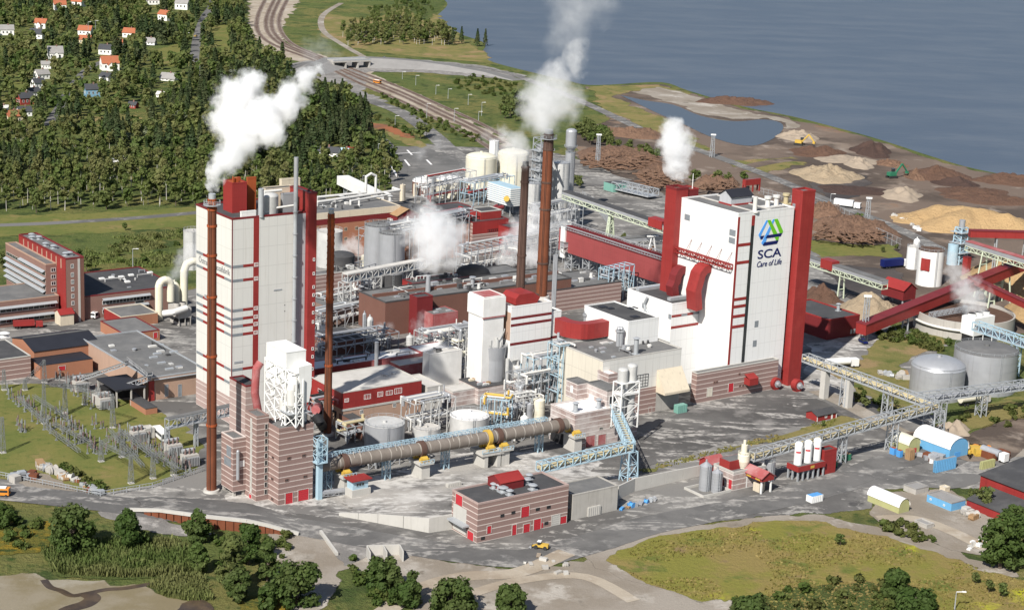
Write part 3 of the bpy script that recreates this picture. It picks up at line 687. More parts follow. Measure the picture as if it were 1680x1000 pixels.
# ---- pale boiler house on the left
B = bx((379, 696), 497, 322, ytop=361)
B1 = B
t = bld('boiler_house', 'mill building', 'tall off-white boiler house with red and window bands, behind the leftmost rusty chimney', B, 'clad_cream', 'roof_dark', 'red_dark', par=.7)
uS0, uS1 = B.on('R', 416, 380)[0], B.on('R', 425, 380)[0]
u_w = B.on('R', 399, 440)[0]
for y in (438, 461, 510, 524, 536, 550, 607, 629):
    w0 = B.wy(y)-.55; w1 = w0+1.0
    if y != 629:
        panel(t, B, 'R', .3, u_w, w0, w1, 'glass_grey', 'window_band')
        panel(t, B, 'R', u_w, uS0, w0, w1, 'red')
        window(t, B, 'R', uS0+.3, uS1-.3, w0-.2, w1+.2, nx=3, d=.2)
    panel(t, B, 'L', .3, B.b*.2, w0, w1, 'glass_grey', 'window_band')
    panel(t, B, 'L', B.b*.2, B.b*.8, w0, w1, 'red')
    panel(t, B, 'L', B.b*.8, B.b-.3, w0, w1, 'glass_grey', 'window_band')
panel(t, B, 'R', uS0, uS1, 0, B.h-.02, 'red', d=.05)
panel(t, B, 'R', -.08, .3, 8, B.h-.02, 'red_dark', 'corner_trim', d=.07)
uG = B.on('R', 487, 420)[0]
panel(t, B, 'R', uG, B.a-.05, 0, B.h-.02, 'clad_grey', d=.05)  # side recess drawn flat, its darker tone put into the grey
wb = B.wy(652)
panel(t, B, 'L', 0, B.b, -.5, wb, 'brick_pale', 'brick_plinth', d=.10)
for x0, y0, x1, y1 in ((336, 486, 352, 492), (384, 592, 398, 595), (449, 474, 462, 476)): pp(t, B, 'L' if x0 < 379 else 'R', x0, y0, x1, y1, 'galv', 'louvre', .15)
for x, y in ((467, 500), (467, 510), (481, 442), (480, 486), (479, 548)): pp(t, B, 'R', x-.6, y-.6, x+.6, y+.6, 'black', 'wall_port', .1)
# lettering in the upper white band, on the left wall (reads towards the near corner)
a0, a1 = B.on('L', 326.5, 424)[0], B.on('L', 377.5, 447)[0]
wt = (B.wy(438)+B.wy(461))/2-.9
text(t, '\u00d6strands massafabrik', B.p(-.02, a0, wt), -E2, EZ, a0-a1, 'ink', depth=.03, height=2.6)
S = sub(B, B.a+.02, along(B.p(B.a, -2.2, 0), E1, 514.5)+B.a, -2.2, 12, 0, B.h+7.2)
block(t, S, 'red', 'roof_dark', 'red_dark', name='stair_tower', rname='stair_tower_roof', par=.6)
for y in (425, 448, 470, 483, 498, 512, 527, 571, 584, 604, 620):
    ww = hgt(S.p(S.a, 0, 0), y); window(t, S, 'R', S.a*.60, S.a*.84, ww-.6, ww+.6, nx=1, d=.2)
# roof of the boiler house
def roofbox(t, B, x0, y0, xr, xl, ytop, wall, roof, name='penthouse', par=.4):
    u, v = B.top(x0, y0); O = B.p(u, v, B.h); q = BX(O, along(O, E1, xr), along(O, E2, xl), hgt(O, ytop)); mb = MB(); mb.bb(q); mb.cur = 1
    i = .3; mb.bb(q, i, q.a-i, i, q.b-i, q.h+.003, q.h+.06); mb.cur = 0
    for a in ((-.05, q.a+.05, -.05, i), (-.05, q.a+.05, q.b-i, q.b+.05), (-.05, i, i, q.b-i), (q.a-i, q.a+.05, i, q.b-i)): mb.bb(q, *a, q.h+.003, q.h+par)
    return mb.build(name, [wall, roof], t), q
_, q = roofbox(t, B, 381, 350, 405, 366, 302, 'red', 'rust_bright')
mb = MB(); mb.bb(q, 2, 3.5, 2, 4, q.h, q.h+1.6); mb.bb(q, 4.5, 6, 5, 6.2, q.h, q.h+1.2); mb.tube(q.p(1, 1.5, q.h), q.p(1, 1.5, q.h+2.5), .3); mb.build('rooftop_fan', 'rust_bright', t)
roofbox(t, B, 406, 345, 420, 404, 293, 'rust_bright', 'rust_bright', 'exhaust_duct')
roofbox(t, B, 396, 359, 420, 394, 349, 'white', 'roof_white', 'plant_room')
_, q = roofbox(t, B, 436, 343, 484, 427, 312, 'beige', 'roof_dark', 'plant_room')
roofbox(t, B, 462, 330, 492, 458, 296, 'beige', 'roof_dark', 'plant_room')
roofbox(t, B, 464, 349, 486, 460, 320, 'steel', 'steel', 'filter_house')
u, v = B.top(440, 350); mb = MB(); mb.cyl(B.p(u, v, B.h), 3.6, 6.5); mb.dome(B.p(u, v, B.h+6.5), 3.6, 1.2); mb.build('steam_drum', 'steel_dusty', t)
u, v = B.top(452, 352); mb = MB(); mb.path([B.p(u-4, v, B.h+1), B.p(u, v, B.h+2.4), B.p(u+7, v-1, B.h+3)], .4); mb.path([B.p(u-3, v+3, B.h+.5), B.p(u-3, v+3, B.h+8), B.p(u+4, v+3, B.h+8)], .5); mb.build('roof_pipe', 'white_pipe', t)
u, v = B.top(428, 356); mb = MB(); mb.cyl(B.p(u, v, B.h), 1.0, 10.2); mb.build('roof_pipe', 'galv', t)
pO = B.p(B.on('R', 481, 420)[0], -1.3, 0); mb = MB(); mb.cyl(pO+EZ*12, .72, hgt(pO, 330)-12, n=16); mb.cur = 1; zt = hgt(pO, 258); mb.cyl(pO+EZ*hgt(pO, 330), .8, zt-hgt(pO, 330), n=16)
for k in range(8): mb.cyl(pO+EZ*(20+k*8), 1.0, .4, n=16)
mb.build('steel_flue', ['galv', 'steel'], t)
# ---- banded brick kiln tower
Bc = bx((456.5, 829.5), 512.5, 430, ytop=706.5)
t = bld('kiln_tower', 'mill building', 'banded brick tower at the left end of the kiln with two red roller doors', Bc, 'brick', 'roof_grey', 'brick', par=.7)
BT = Bc
Bb = bx((420, 823), 440, 401.5, ytop=685.5)
block(t, Bb, 'brick', 'roof_grey', 'brick', name='stair_wing', rname='stair_wing_roof')
O = G(402, 790); Ba = BX(O, along(O, E1, 424), along(O, E2, 376), hgt(O, 634.5)); block(t, Ba, 'brick_pale', 'roof_dark', 'red_dark', name='rear_wing', rname='rear_wing_roof')
O = G(382, 816); hb = hgt(O, 799.5); Bd = BX(O+EZ*hb, along(O, E1, 403), along(O, E2, 363), hgt(O, 721.5)-hb)
block(t, Bd, 'brick', 'roof_grey', 'brick_pale', name='raised_annex', rname='raised_annex_roof')
for u_, v_ in ((.5, .5), (.5, Bd.b-.6), (Bd.a-1, .5), (Bd.a-1, Bd.b-.6)):
    mb = MB(); mb.box(O+E1*u_+E2*v_-EZ*.5, E1*.8, E2*.8, EZ*(hb+.5)); mb.build('pillar', 'concrete', t)
pp(t, Bd, 'L', 372, 731, 379, 748, 'glass_grey', 'louvre'); pp(t, Bd, 'L', 368, 750, 379, 763, 'glass_grey', 'louvre'); pp(t, Bd, 'R', 393, 755, 401, 765, 'white', 'louvre')
q = Bd.on('R', 388.5, 785); mb = MB(); p = Bd.p(q[0], -.7, q[1]); mb.cyl(p, .55, 9.5, n=10); mb.ball(p+EZ*9.5, .56, 10); mb.build('vent_pipe', 'steel', t)
sv = Bb.on('L', 412.5, 760)[0]
panel(t, Bb, 'L', sv-.25, sv+.9, 2, Bb.h-1, 'concrete_pale', 'window_strip')
for i in range(9): w0 = 3+i*(Bb.h-6)/8.5; window(t, Bb, 'L', sv-.6, sv+.5, w0, w0+1.4, fm='concrete_pale', d=.16)
for i in range(10): w0 = 2+i*(Bb.h-5)/9.5; window(t, Bb, 'R', Bb.a-1.5, Bb.a-.4, w0, w0+1.8, fm='concrete_pale', nx=1)
doorpx(t, Bb, 'L', 409, 810, 413, 819, m='red_door', n=3)
for x, y in ((474, 751), (498.5, 746.5), (470.5, 787), (500.5, 781)): winpx(t, Bc, 'R', x, y, 6.5, 5, fm='brick_plain', nx=2)
for x, y in ((448, 750), (447, 785), (447, 818)): winpx(t, Bc, 'L', x, y, 4, 5, fm='brick_plain')
doorpx(t, Bc, 'R', 468, 807.5, 480, 826, m='red_door'); doorpx(t, Bc, 'R', 489, 802, 506, 820, m='red_door')
# white dust collector standing on the tower
u0, u1 = Bc.top(445, 700)[0], 0
H0 = Bc.h
def tb(x, y, z):                    # point at height z above ground
    return G(x, y, z)
zW = H0+23
O2 = G(468.5, 698, H0); hT = hgt(O2, 579)
hL = hgt(O2, 636)
D = BX(O2+EZ*hL, along(O2+EZ*hT, E1, 502), along(O2+EZ*hT, E2, 437), hT-hL)
t = thing('dust_collector', 'bright white dust collector in a lattice frame on top of the banded brick kiln tower', 'dust collector', D.p(D.a/2, D.b/2, -hL))
mb = MB(); mb.bb(D); mb.bb(D, -.1, D.a+.1, -.1, D.b+.1, D.h+.003, D.h+.25); mb.build('casing', 'white', t)
# lower hood hanging in front to the right
mb = MB(); w0, w1 = -hL+8, D.h-4
h_ = [(D.a*.35, w1), (D.a*1.02, w1+.4), (D.a*1.02, w0+5), (D.a*.90, w0), (D.a*.45, w0)]
for v in (-3.6, -.02): mb.poly([D.p(u, v, w_) for u, w_ in (h_ if v < -1 else reversed(h_))][::-1])
for (ua, wa), (ub, wb_) in zip(h_, h_[1:]+h_[:1]): mb.poly([D.p(ua, -3.6, wa), D.p(ub, -3.6, wb_), D.p(ub, -.02, wb_), D.p(ua, -.02, wa)])
mb.build('hood', 'white', t)
mb = MB(); mb.path([D.p(D.a*.25, .5, 4), D.p(D.a*.22, -1.9, 3), D.p(D.a*.12, -2.1, 0), D.p(D.a*.15, -2.0, -hL*.4), D.p(D.a*.3, -1.0, -hL*.6)], 1.6, 14); mb.build('duct', 'white_pipe', t)
mb = MB(); mb.cyl(D.p(D.a*.3, 2.5, -hL+2), 2.6, hL*.5, 2.9, n=20); mb.cyl(D.p(D.a*.75, 2.5, -hL+2), 2.4, hL-2.1, 2.4, n=20); mb.build('hopper', 'white_pipe', t)
mb = MB(); gz = -hL+.3
nz = 5; cz = [gz+(D.h*.55-gz)*i/nz for i in range(nz+1)]
for u_, v_ in ((-.3, -.3), (D.a*.55, -4.2), (D.a, -.3), (-.3, D.b), (D.a, D.b), (-.3, D.b*.5), (D.a*.2, -4.2)): mb.bar(D.p(u_, v_, gz), D.p(u_, v_, D.h*.6 if u_ < D.a*.1 else (-.3 if v_ > -1 else D.h*.3)), .45)
for i in range(nz):
    for (ua, va), (ub, vb) in (((-.3, -.3), (-.3, D.b*.5)), ((-.3, D.b*.5), (-.3, D.b)), ((-.3, -.3), (D.a*.2, -4.2)), ((D.a*.2, -4.2), (D.a*.55, -4.2)), ((D.a*.55, -4.2), (D.a, -.3))):
        if va < -1 and cz[i+1] > 0: continue
        mb.bar(D.p(ua, va, cz[i]), D.p(ub, vb, cz[i+1]), .28); mb.bar(D.p(ua, va, cz[i+1]), D.p(ub, vb, cz[i]), .28); mb.bar(D.p(ua, va, cz[i+1]), D.p(ub, vb, cz[i+1]), .28)
for i in range(14): v = D.b*random.random(); w_ = gz+(D.h*.8-gz)*random.random(); mb.bar(D.p(-.5, v, w_), D.p(-1.2, v*.8, w_+random.uniform(-3, 3)), .3)
mb.build('lattice_frame', 'white', t)
mb = MB(); mb.bb(D, -1.2, D.a*.9, -4.3, 2, -hL*.62, -hL*.62+.2); mb.build('platform', 'galv', t)
mb = MB(); q0 = D.p(-1.5, D.b+1, 0); mb.path([q0+EZ*5, q0+EZ*3-E1*1.5, q0-E1*2-EZ*5, q0-E1*.5-EZ*hL], 1.3, 12); mb.build('duct', 'red_dusty', t)
# ---- kiln discharge building
K = bx((940.5, 738), 1013, 901, ytop=682)
t = bld('kiln_outlet_building', 'mill building', 'banded brick building with white dusted roof where the kiln\'s right end enters', K, 'brick_dusty', 'roof_white', 'brick_dusty', par=.6)
K2 = sub(K, K.a+.02, along(K.p(K.a, 1.5, 0), E1, 1044)+K.a, 1.5, K.b*.8, 0, hgt(K.p(K.a, 1.5, 0), 688)); block(t, K2, 'brick_dusty', 'roof_white', 'concrete_pale', name='side_wing', rname='side_wing_roof')
zz = K.h
def upper(nx_, ny, xr, xl, ytop, wname):
    O = G(nx_, ny, zz); q = BX(O, along(O, E1, xr), along(O, E2, xl), hgt(O, ytop)); block(t, q, 'brick_dusty', 'roof_grey', 'roof_grey', name=wname, rname=wname+'_roof', base=0); return q
q1 = upper(946, 657, 964, 928, 630, 'upper_storey'); q2 = upper(995, 668, 1017, 962, 642, 'upper_storey')
O = G(997, 645, zz); q3 = BX(O, along(O, E1, 1012), along(O, E2, 979), hgt(O, 616)); block(t, q3, 'brick_dusty', 'roof_white', 'brick_dusty', name='lift_house', rname='lift_house_roof', base=0)
pp(t, q2, 'L', 966, 648, 974, 660, 'white', 'door'); pp(t, q1, 'L', 936, 632, 940, 643, 'white', 'door'); window(t, q2, 'R', 1, q2.a*.7, 1, 4, nx=1)
for x0, x1, y0, y1 in ((961, 975.5, 714, 734), (981, 993.5, 712, 731)): doorpx(t, K, 'R', x0, y0, x1, y1, m='red_dusty', n=8)
for x, y in ((951, 709), (986, 702), (1003, 699), (950, 732)): winpx(t, K, 'R', x, y, 6, 4, fm='concrete_pale')
for x, y in ((944, 675), (982, 669)): u, v = K.top(x, y); vent(t, K.p(u, v, K.h), 1.1, 3)
pp(t, K, 'L', 903, 690, 929, 738, 'black', 'kiln_opening_shade', .05)  # flat black panel paints the darkness inside the kiln entry
# twin scrubber tower behind it
c = G(1024, 700, K2.h*.9); t = thing('scrubber_tower', 'twin white scrubber columns in a steel frame on the kiln outlet building', 'scrubber', c)
for x_, dz in ((-1.9, 0), (2.1, 1)):
    mb = MB(); q = c+E1*x_; mb.cyl(q, 1.5, 13, n=16); mb.cyl(q+EZ*13, 1.1, 4, n=14); mb.cyl(q+EZ*17, 1.9, 4.5+dz, n=16); mb.dome(q+EZ*(21.5+dz), 1.9, .9, 16); mb.build('column', 'steel_dusty', t)
mb = MB(); mb.lattice(c, 17, 8, 8, 4, .3, .6); mb.bb(BX(c-E1*4-E2*2.4, 8, 4.8, .2), w0=13, w1=13.2); mb.bb(BX(c-E1*4-E2*2.4, 8, 4.8, .2), w0=16.9, w1=17.1); mb.build('frame', 'white', t)
# ---- recovery boiler with the emblem
W = bx((1190, 648), 1280, 1100, ytop=352); B3 = W
t = bld('recovery_boiler_house', 'mill building', 'huge white boiler house with green and blue emblem and lettering on its right wall', W, 'clad_white', 'roof_grey', 'clad_white', par=.6)
RB = t
def onR(x, y): a, w_ = W.on('R', x, y); return a, w_
ug0, ug1 = onR(1232, 380)[0], onR(1237, 380)[0]
panel(t, W, 'R', -.05, 1.0, 10, W.h-1, 'red', 'corner_trim', d=.07)
panel(t, W, 'R', ug0, ug1, 10, W.h-1, 'glass', 'stair_glazing', d=.05)
panel(t, W, 'R', ug0, ug1, W.h-5, W.h-1, 'red', d=.08)
for y in (402, 431, 491, 503, 519, 536):
    w0 = hgt(W.p(2, 0, 0), y)-.6; panel(t, W, 'R', 1.0, ug0, w0, w0+1.2, 'red', d=.07)
for x0, y0, x1, y1 in ((1238, 526, 1244, 536), (1235, 558, 1241, 568)): pp(t, W, 'R', x0, y0, x1, y1, 'glass_grey', 'louvre')
for x0, y0, x1, y1 in ((1123.5, 351.5, 1132, 361), (1197, 376.5, 1207, 386.5), (1196, 389.5, 1206, 399)): pp(t, W, 'L', x0, y0, x1, y1, 'glass_grey', 'louvre', .15)
# emblem: outlines read off the photograph onto the wall
def emb(pts, m, d, name='emblem'):
    P = [onR(1080+x/5.556, 280+y/5.556) for x, y in pts]; mb = MB()
    f = [W.p(a, -d, w_) for a, w_ in P]; b = [W.p(a, -.01, w_) for a, w_ in P]
    n = V((0, 0, 0))
    for i in range(len(f)): n += (f[i]-f[0]).cross(f[(i+1) % len(f)]-f[0])
    if n.dot(E2) > 0: f.reverse(); b.reverse()
    mb.poly(f)
    for i in range(len(f)): j = (i+1) % len(f); mb.poly([f[j], f[i], b[i], b[j]])
    mb.build(name, m, t)
emb([(985, 450), (1002, 450), (935, 590), (930, 625), (912, 585)], 'logo_blue', .08)
emb([(1045, 442), (1062, 442), (968, 672), (957, 684), (938, 660)], 'logo_blue', .08)
emb([(993, 450), (1023, 448), (1100, 600), (1093, 632), (1072, 634)], 'logo_green', .10)
emb([(1055, 441), (1088, 437), (1137, 550), (1128, 572), (1108, 572)], 'logo_green', .10)
emb([(928, 596), (966, 590), (948, 622), (930, 626)], 'navy', .12)
emb([(990, 588), (1128, 566), (1115, 596), (975, 616)], 'navy', .12)
emb([(966, 652), (1094, 633), (1080, 664), (958, 684), (950, 676)], 'navy', .12)
a0, w0 = onR(1242.6, 425.5); a1, _ = onR(1281.5, 419)
wS = hgt(W.p(a0, 0, 0), 425); hS = hgt(W.p(a0, 0, 0), 410.5)-wS
text(t, 'SCA', W.p(a0, -.0, wS), E1, EZ, a1-a0, 'navy', depth=.05, off=.012, height=hS)
a0, w0 = onR(1241.5, 437.5); a1, _ = onR(1282, 431); wL = hgt(W.p(a0, 0, 0), 438.5)
text(t, 'Care of Life', W.p(a0, -.0, wL), E1, EZ, a1-a0, 'navy', depth=.05, shear=.25, off=.006, height=(hgt(W.p(a0, 0, 0), 429.5)-wL)*1.05)
# red corner tower, chimney stack and roof gear, parts of the same house
O = G(1292, 633); S = BX(O, along(O, E1, 1312), along(O, E2, 1275), hgt(O, 317)); block(t, S, 'red', 'roof_grey', 'red', name='stair_tower', rname='stair_tower_roof', par=.9)
for x, y in ((1304.5, 338), (1303, 357.5), (1301, 384), (1298.5, 411), (1296, 442), (1290.5, 486), (1288.5, 510), (1286, 541), (1284, 559), (1282, 577), (1280, 601)):
    ww = S.on('L', x, y)[1]; window(t, S, 'L', S.b*.62, S.b*.86, ww-.9, ww+.9, nx=1, fm='galv', gm='glass_grey')
C = sub(W, -3, 3.2, W.b+.02, W.b+6.5, 0, W.h+3.5); block(t, C, 'red', 'rust_dark', 'red_dark', name='exhaust_stack', rname='exhaust_stack_cap', par=1)
C2 = sub(W, 3.3, 9, W.b+.5, W.b+8, 0, W.h+3); block(t, C2, 'red_dark', 'rust_dark', 'red', name='exhaust_stack', rname='exhaust_stack_cap')
mb = MB(); u, v = W.top(1135, 323); mb.cyl(W.p(u, v, W.h), .25, 9.5, .12, n=8); mb.build('mast', 'white', t)
u, v = W.top(1199, 338); O = W.p(u, v, W.h); q = BX(O, along(O, E1, 1233), along(O, E2, 1180), 3.6); q_ = MB(); q_.bb(q, -.2, q.a+.2, -.2, q.b+.2, 0, .7); q_.build('plinth', 'red', t)
gable(t, q, 'clad_grey', 'roof_black', 2.2, 'u', .5, name='penthouse_roof', wname='penthouse', base=-.7)
u, v = W.top(1222, 316); O = W.p(u, v, W.h); q = BX(O, along(O, E1, 1247), along(O, E2, 1217), 5.2); mb = MB(); mb.bb(q, w0=2.8)
for a, b in ((0, 0), (q.a-.5, 0), (0, q.b-.5), (q.a-.5, q.b-.5), (q.a*.5, 0)): mb.bb(q, a, a+.5, b, b+.5, 0, 2.8)
mb.cur = 1; mb.bb(q, .6, q.a-.6, .6, q.b-.6, q.h+.003, q.h+.06); mb.bb(q, 1, q.a*.4, 1, q.b*.6, 0, 2.4); mb.build('hoist_house', ['red', 'roof_grey'], t)
u, v = W.top(1238, 348); mb = MB(); mb.cyl(W.p(u, v, W.h), 1.7, .5); mb.cyl(W.p(u, v, W.h+.5), .9, 5.6, n=14); mb.build('roof_flue', 'white_pipe', t)
for x, y, m_ in ((1259, 340, 'white_pipe'), (1273, 338, 'white_pipe'), (1289, 335, 'yellow_pale')):
    u, v = W.top(x, y); mb = MB(); p = W.p(u, v, W.h); mb.box(p-E1*2.4-E2*2, E1*4.8, E2*4, EZ*.5); mb.cyl(p+EZ*.5, 1.0, 3, n=14); mb.cyl(p+EZ*3.5, 1.5, .9, n=14); mb.build('roof_vent', m_, t)
for f in (.3, .6): mb = MB(); mb.bb(W, W.a*f, W.a*f+.5, 1, W.b-1, W.h+.06, W.h+.5); mb.build('roof_kerb', 'roof_dust', t)
# ducts from the low block up the wall
for i, (uo, x0, x1) in enumerate(((-9, 0, 7), (-9, 9, 17))): pass
def duct(pts, wd, dp, m_, name='flue_duct'):
    mb = MB()
    for i, p in enumerate(pts):
        d = (pts[min(i+1, len(pts)-1)]-pts[max(i-1, 0)]).normalized(); s_ = E2*wd/2; n_ = d.cross(E2).normalized()*dp/2; k = len(mb.v); mb.v += [p-s_-n_, p+s_-n_, p+s_+n_, p-s_+n_]
        if i: [mb.face((k-4+j, k-4+(j+1) % 4, k+(j+1) % 4, k+j)) for j in range(4)]
    mb.face((3, 2, 1, 0)); mb.face((k, k+1, k+2, k+3)); mb.build(name, m_, t)
def Wl(x, y, off): a, w_ = W.on('L', x, y); return W.p(-off, a, w_)
for xc, ytop, ybot, wd, off in ((1107, 441, 474, 4.0, 3.8), (1143, 438, 490, 5.6, 5.0)):
    q = W.p(-off, 0, W.on('L', xc, 450)[1]); vc = along(q, W.e2, xc); q = W.p(-off, vc, 0); zt, zb = hgt(q, ytop), hgt(q, ybot)-4
    pts = [q+EZ*zb, q+EZ*(zb+(zt-zb)*.45)-E1*1.2, q+EZ*(zt-5)]
    for k in range(1, 4): a_ = k/3*math.pi/2; pts.append(q+EZ*(zt-5+4.6*math.sin(a_))+E1*(off-1)*(1-math.cos(a_)))
    pts.append(q+E1*off+EZ*(zt-.6)); duct(pts, wd, 3.2, 'red_dark' if off < 5 else 'red')
mb = MB(); a = W.p(-1.2, W.on('L', 1112, 412)[0], W.on('L', 1112, 412)[1]); b = W.p(-1.2, W.on('L', 1203, 441)[0], W.on('L', 1203, 441)[1]); mb.truss(a, b, 1.6, 1.8, 12, .24); mb.build('pipe_bridge', 'red', t)
for k in range(5): q = a.lerp(b, .2+k*.18); mb = MB(); mb.bar(q+EZ*1.8-E1*.5, q+E1*1.1+EZ*6.5-E2*1.5, .14); mb.build('tie_rod', 'red_dark', t)
# brick annex along the foot of the boiler house
O = G(1132, 661); N = BX(O, along(O, E1, 1276), 9, hgt(O, 611)); d_ = (O-W.O).dot(W.e2); N.b = max(3, -d_+0)-.02 if d_ < -2 else 8
hN = hgt(W.O, 600); N = BX(W.p(-along(W.O, -E1, 1132), -3.0, 0), 0, 2.98, hN); N.a = along(N.O, E1, 1274)
t = bld('brick_annex', 'mill building', 'low banded brick annex along the foot of the white emblem boiler house', N, 'brick', 'roof_grey', 'concrete_pale', par=.4)
for x, y in ((1172, 627), (1176, 626), (1213, 613), (1214, 632), (1219, 632)): winpx(t, N, 'R', x, y, 3.4, 3.4, fm='brick_plain')
doorpx(t, N, 'R', 1195, 628, 1203, 642, n=3, m='red_door'); doorpx(t, N, 'R', 1160, 636, 1168, 650, n=6, m='conc_cream')
q = N.on('R', 1228, 622); mb = MB(); P = N.p(q[0], -3.2, q[1]-1.5); mb.box(P-E1*2.3, E1*4.6, E2*3.2, EZ*2.6); mb.poly([P-E1*2.5+EZ*2.7, P+E1*2.5+EZ*2.7, P+E1*2.5+E2*3.2+EZ*4, P-E1*2.5+E2*3.2+EZ*4]); mb.build('porch', 'red', t)
for k, (x, y, m_) in enumerate(((1272, 628, 'red'), (1308, 631, 'red'))):
    p = G(x, y, 2.6); tt = thing('blower_fan', 'round red blower fan on the ground %s the red corner tower' % ('left of' if k == 0 else 'right of'), 'fan', p-EZ*2.6); mb = MB(); mb.tube(p-E2*1.3, p+E2*1.3, 2.4, n=20); mb.box(p-E1*1.2-E2*1.2-EZ*2.6, E1*2.4, E2*2.4, EZ*1.4); mb.build('casing', m_, tt)
    mb = MB(); mb.tube(p-E2*2.6, p-E2*1.2, .9, n=14); mb.tube(p-E2*1.4, p-E2*1.25, 1.5, n=14); mb.build('motor', 'steel', tt)
# ---- white block left of it, the block in front and the concrete hall
Q = bx((1094, 636), 1158, 1022, ytop=500)
t = bld('white_machine_block', 'mill building', 'white block with two red stripes joined to the left of the emblem boiler house', Q, 'clad_white', 'roof_dark', 'clad_white', par=.5)
for y in (519, 537.5): w0 = Q.wy(y)-.5; panel(t, Q, 'R', .1, Q.a-.1, w0, w0+1.0, 'red')
for i in range(2): w0 = Q.wy(519)-.45; panel(t, Q, 'R', Q.a*(.25+.3*i), Q.a*(.4+.3*i), w0, w0+.9, 'glass_grey', 'window_band', .08)
for x, y in ((1056, 501), (1099, 519)): pp(t, Q, 'L', x-2.2, y-4, x+2.2, y+4, 'glass_grey', 'louvre', .12)
for a, b in (((1048, 478), (1085, 470)), ((1100, 494), (1127, 486))):
    u, v = Q.top(*a); u2, v2 = Q.top(*b); mb = MB(); mb.bb(Q, min(u, u2), max(u, u2), min(v, v2), min(v, v2)+2, Q.h+.05, Q.h+1.2); mb.build('roof_light', 'galv', t)
mb = MB(); q = Q.on('L', 1064, 503); P = Q.p(-1, q[0], q[1]-4); mb.path([P, P+EZ*5+E2*1.5, P+EZ*8], .5); mb.path([P-E2*4+EZ*-3, P-E2*1+EZ*2, P+EZ*3], .4); mb.build('wall_pipe', 'galv', t)
q = (Q.a*.95, 0); mb = MB(); P = Q.p(Q.a-4, -2.8, 9); mb.box(P, E1*6, E2*2.7, EZ*1.4); mb.path([P+EZ*1.5+E1*1, P+EZ*5+E1*1+E2*2.5], .4); mb.build('wall_hopper', 'white', t)
H = bx((984, 692), 1112, 914, ytop=593.6)
t = bld('concrete_hall', 'mill building', 'cream and grey concrete hall with a large gridded window and a slanting cream hood', H, 'conc_cream', 'roof_grey', 'concrete_pale', par=.5)
HH = H
panel(t, H, 'R', 0, H.a, H.h*.44, H.h-.02, 'clad_cream', 'upper_cladding', d=.05)
panel(t, H, 'R', .1, H.a*.70, -.2, H.h*.44, 'brick', 'brick_facing', d=.10)
panel(t, H, 'R', H.a*.70, H.a, -.2, H.h*.44, 'concrete', 'lower_cladding', d=.09)
window(t, H, 'R', *px(H, 'R', 1041, 614, 1063, 634), nx=5, ny=4, fm='black', d=.2)
a0, a1, w0, w1 = px(H, 'R', 1077, 603, 1117, 635)
mb = MB(); P = [H.p(a0, -.1, w1), H.p(a1, -.1, w1), H.p(a1, -5.5, w0), H.p(a0, -5.5, w0)]; mb.poly(P[::-1]); mb.poly([p-EZ*.4 for p in P]); mb.poly([P[3], P[2], P[2]-EZ*.9, P[3]-EZ*.9]); mb.poly([H.p(a0, -.1, w1), P[3], P[3]-EZ*.9, H.p(a0, -.1, w0-.9)]); mb.poly([H.p(a1, -.1, w1), H.p(a1, -.1, w0-.9), P[2]-EZ*.9, P[2]]); mb.build('loading_hood', 'beige', t)
doorpx(t, H, 'R', 1064, 667, 1069, 676, n=3, m='red_door')
for x, y in ((970, 570), (989, 578), (1006.5, 586), (1003, 563), (1024, 572)): u, v = H.top(x, y); skylight(t, H.p(u, v, H.h))
clutter(t, H, 12, 3, 1.2)
for x, y in ((1043, 581),): u, v = H.top(x, y); vent(t, H.p(u, v, H.h), 1.2, 6)
O = G(1029, 567, H.h+.06); Y = BX(O, along(O, E1, 1079), along(O, E2, 957), hgt(O, 529))
t = bld('rooftop_block', 'mill building', 'white windowless block with a dark roof rising from the concrete hall roof', Y, 'clad_white', 'roof_dark', 'clad_white', par=.5)
for a, b in (((987, 506), 3), ((1036, 508), 3.4), ((1040, 522), 3.2), ((1000, 508), 2.6)): u, v = Y.top(*a); mb = MB(); mb.bb(Y, u, u+b, v, v+b*.8, Y.h+.05, Y.h+.4); mb.build('roof_hatch', 'roof_black', t)
for x, yb, yt in ((960, 518, 519), (1014, 562, 541), (1018, 561, 549)):
    q = H.p(*H.top(x, 567 if x > 1000 else 540), H.h); mb = MB(); mb.cyl(q, .9, 5.5, n=12); mb.cyl(q+EZ*5.5, 1.3, .8, n=12); mb.ball(q+EZ*6.8, .9, 12); mb.build('exhaust_pipe', 'steel', t)
# red curved corridor
zC = HH.h+1.0; Pc = G(946, 556, zC); Ps = Pc+E2*along(Pc, E2, 917); Pe = Pc+E1*along(Pc, E1, 998); pts = [Ps, Pc.lerp(Ps, .4), Pc+E1*4, Pe]
t = thing('covered_corridor', 'red covered corridor bending between the red-striped white block and the rooftop block', 'corridor', V((pts[1].x, pts[1].y, 18)))
mb = MB(); P = smooth(pts, 4)
for i, p in enumerate(P):
    d = P[min(i+1, len(P)-1)]-P[max(i-1, 0)]; sd = V((d.y, -d.x, 0)).normalized()*2.2; k = len(mb.v); mb.v += [p-sd, p+sd, p+sd+EZ*6, p-sd+EZ*6]
    if i: [mb.face((k-4+j, k-4+(j+1) % 4, k+(j+1) % 4, k+j)) for j in range(4)]
mb.face((3, 2, 1, 0)); mb.face((k, k+1, k+2, k+3))
mb.build('gallery', 'red', t)
for p in (P[2], P[7], P[11]): mb = MB(); mb.lattice(V((p.x, p.y, zC-.95)), .9, 1.6, 1.6, 4, .2); mb.build('trestle', 'galv', t)
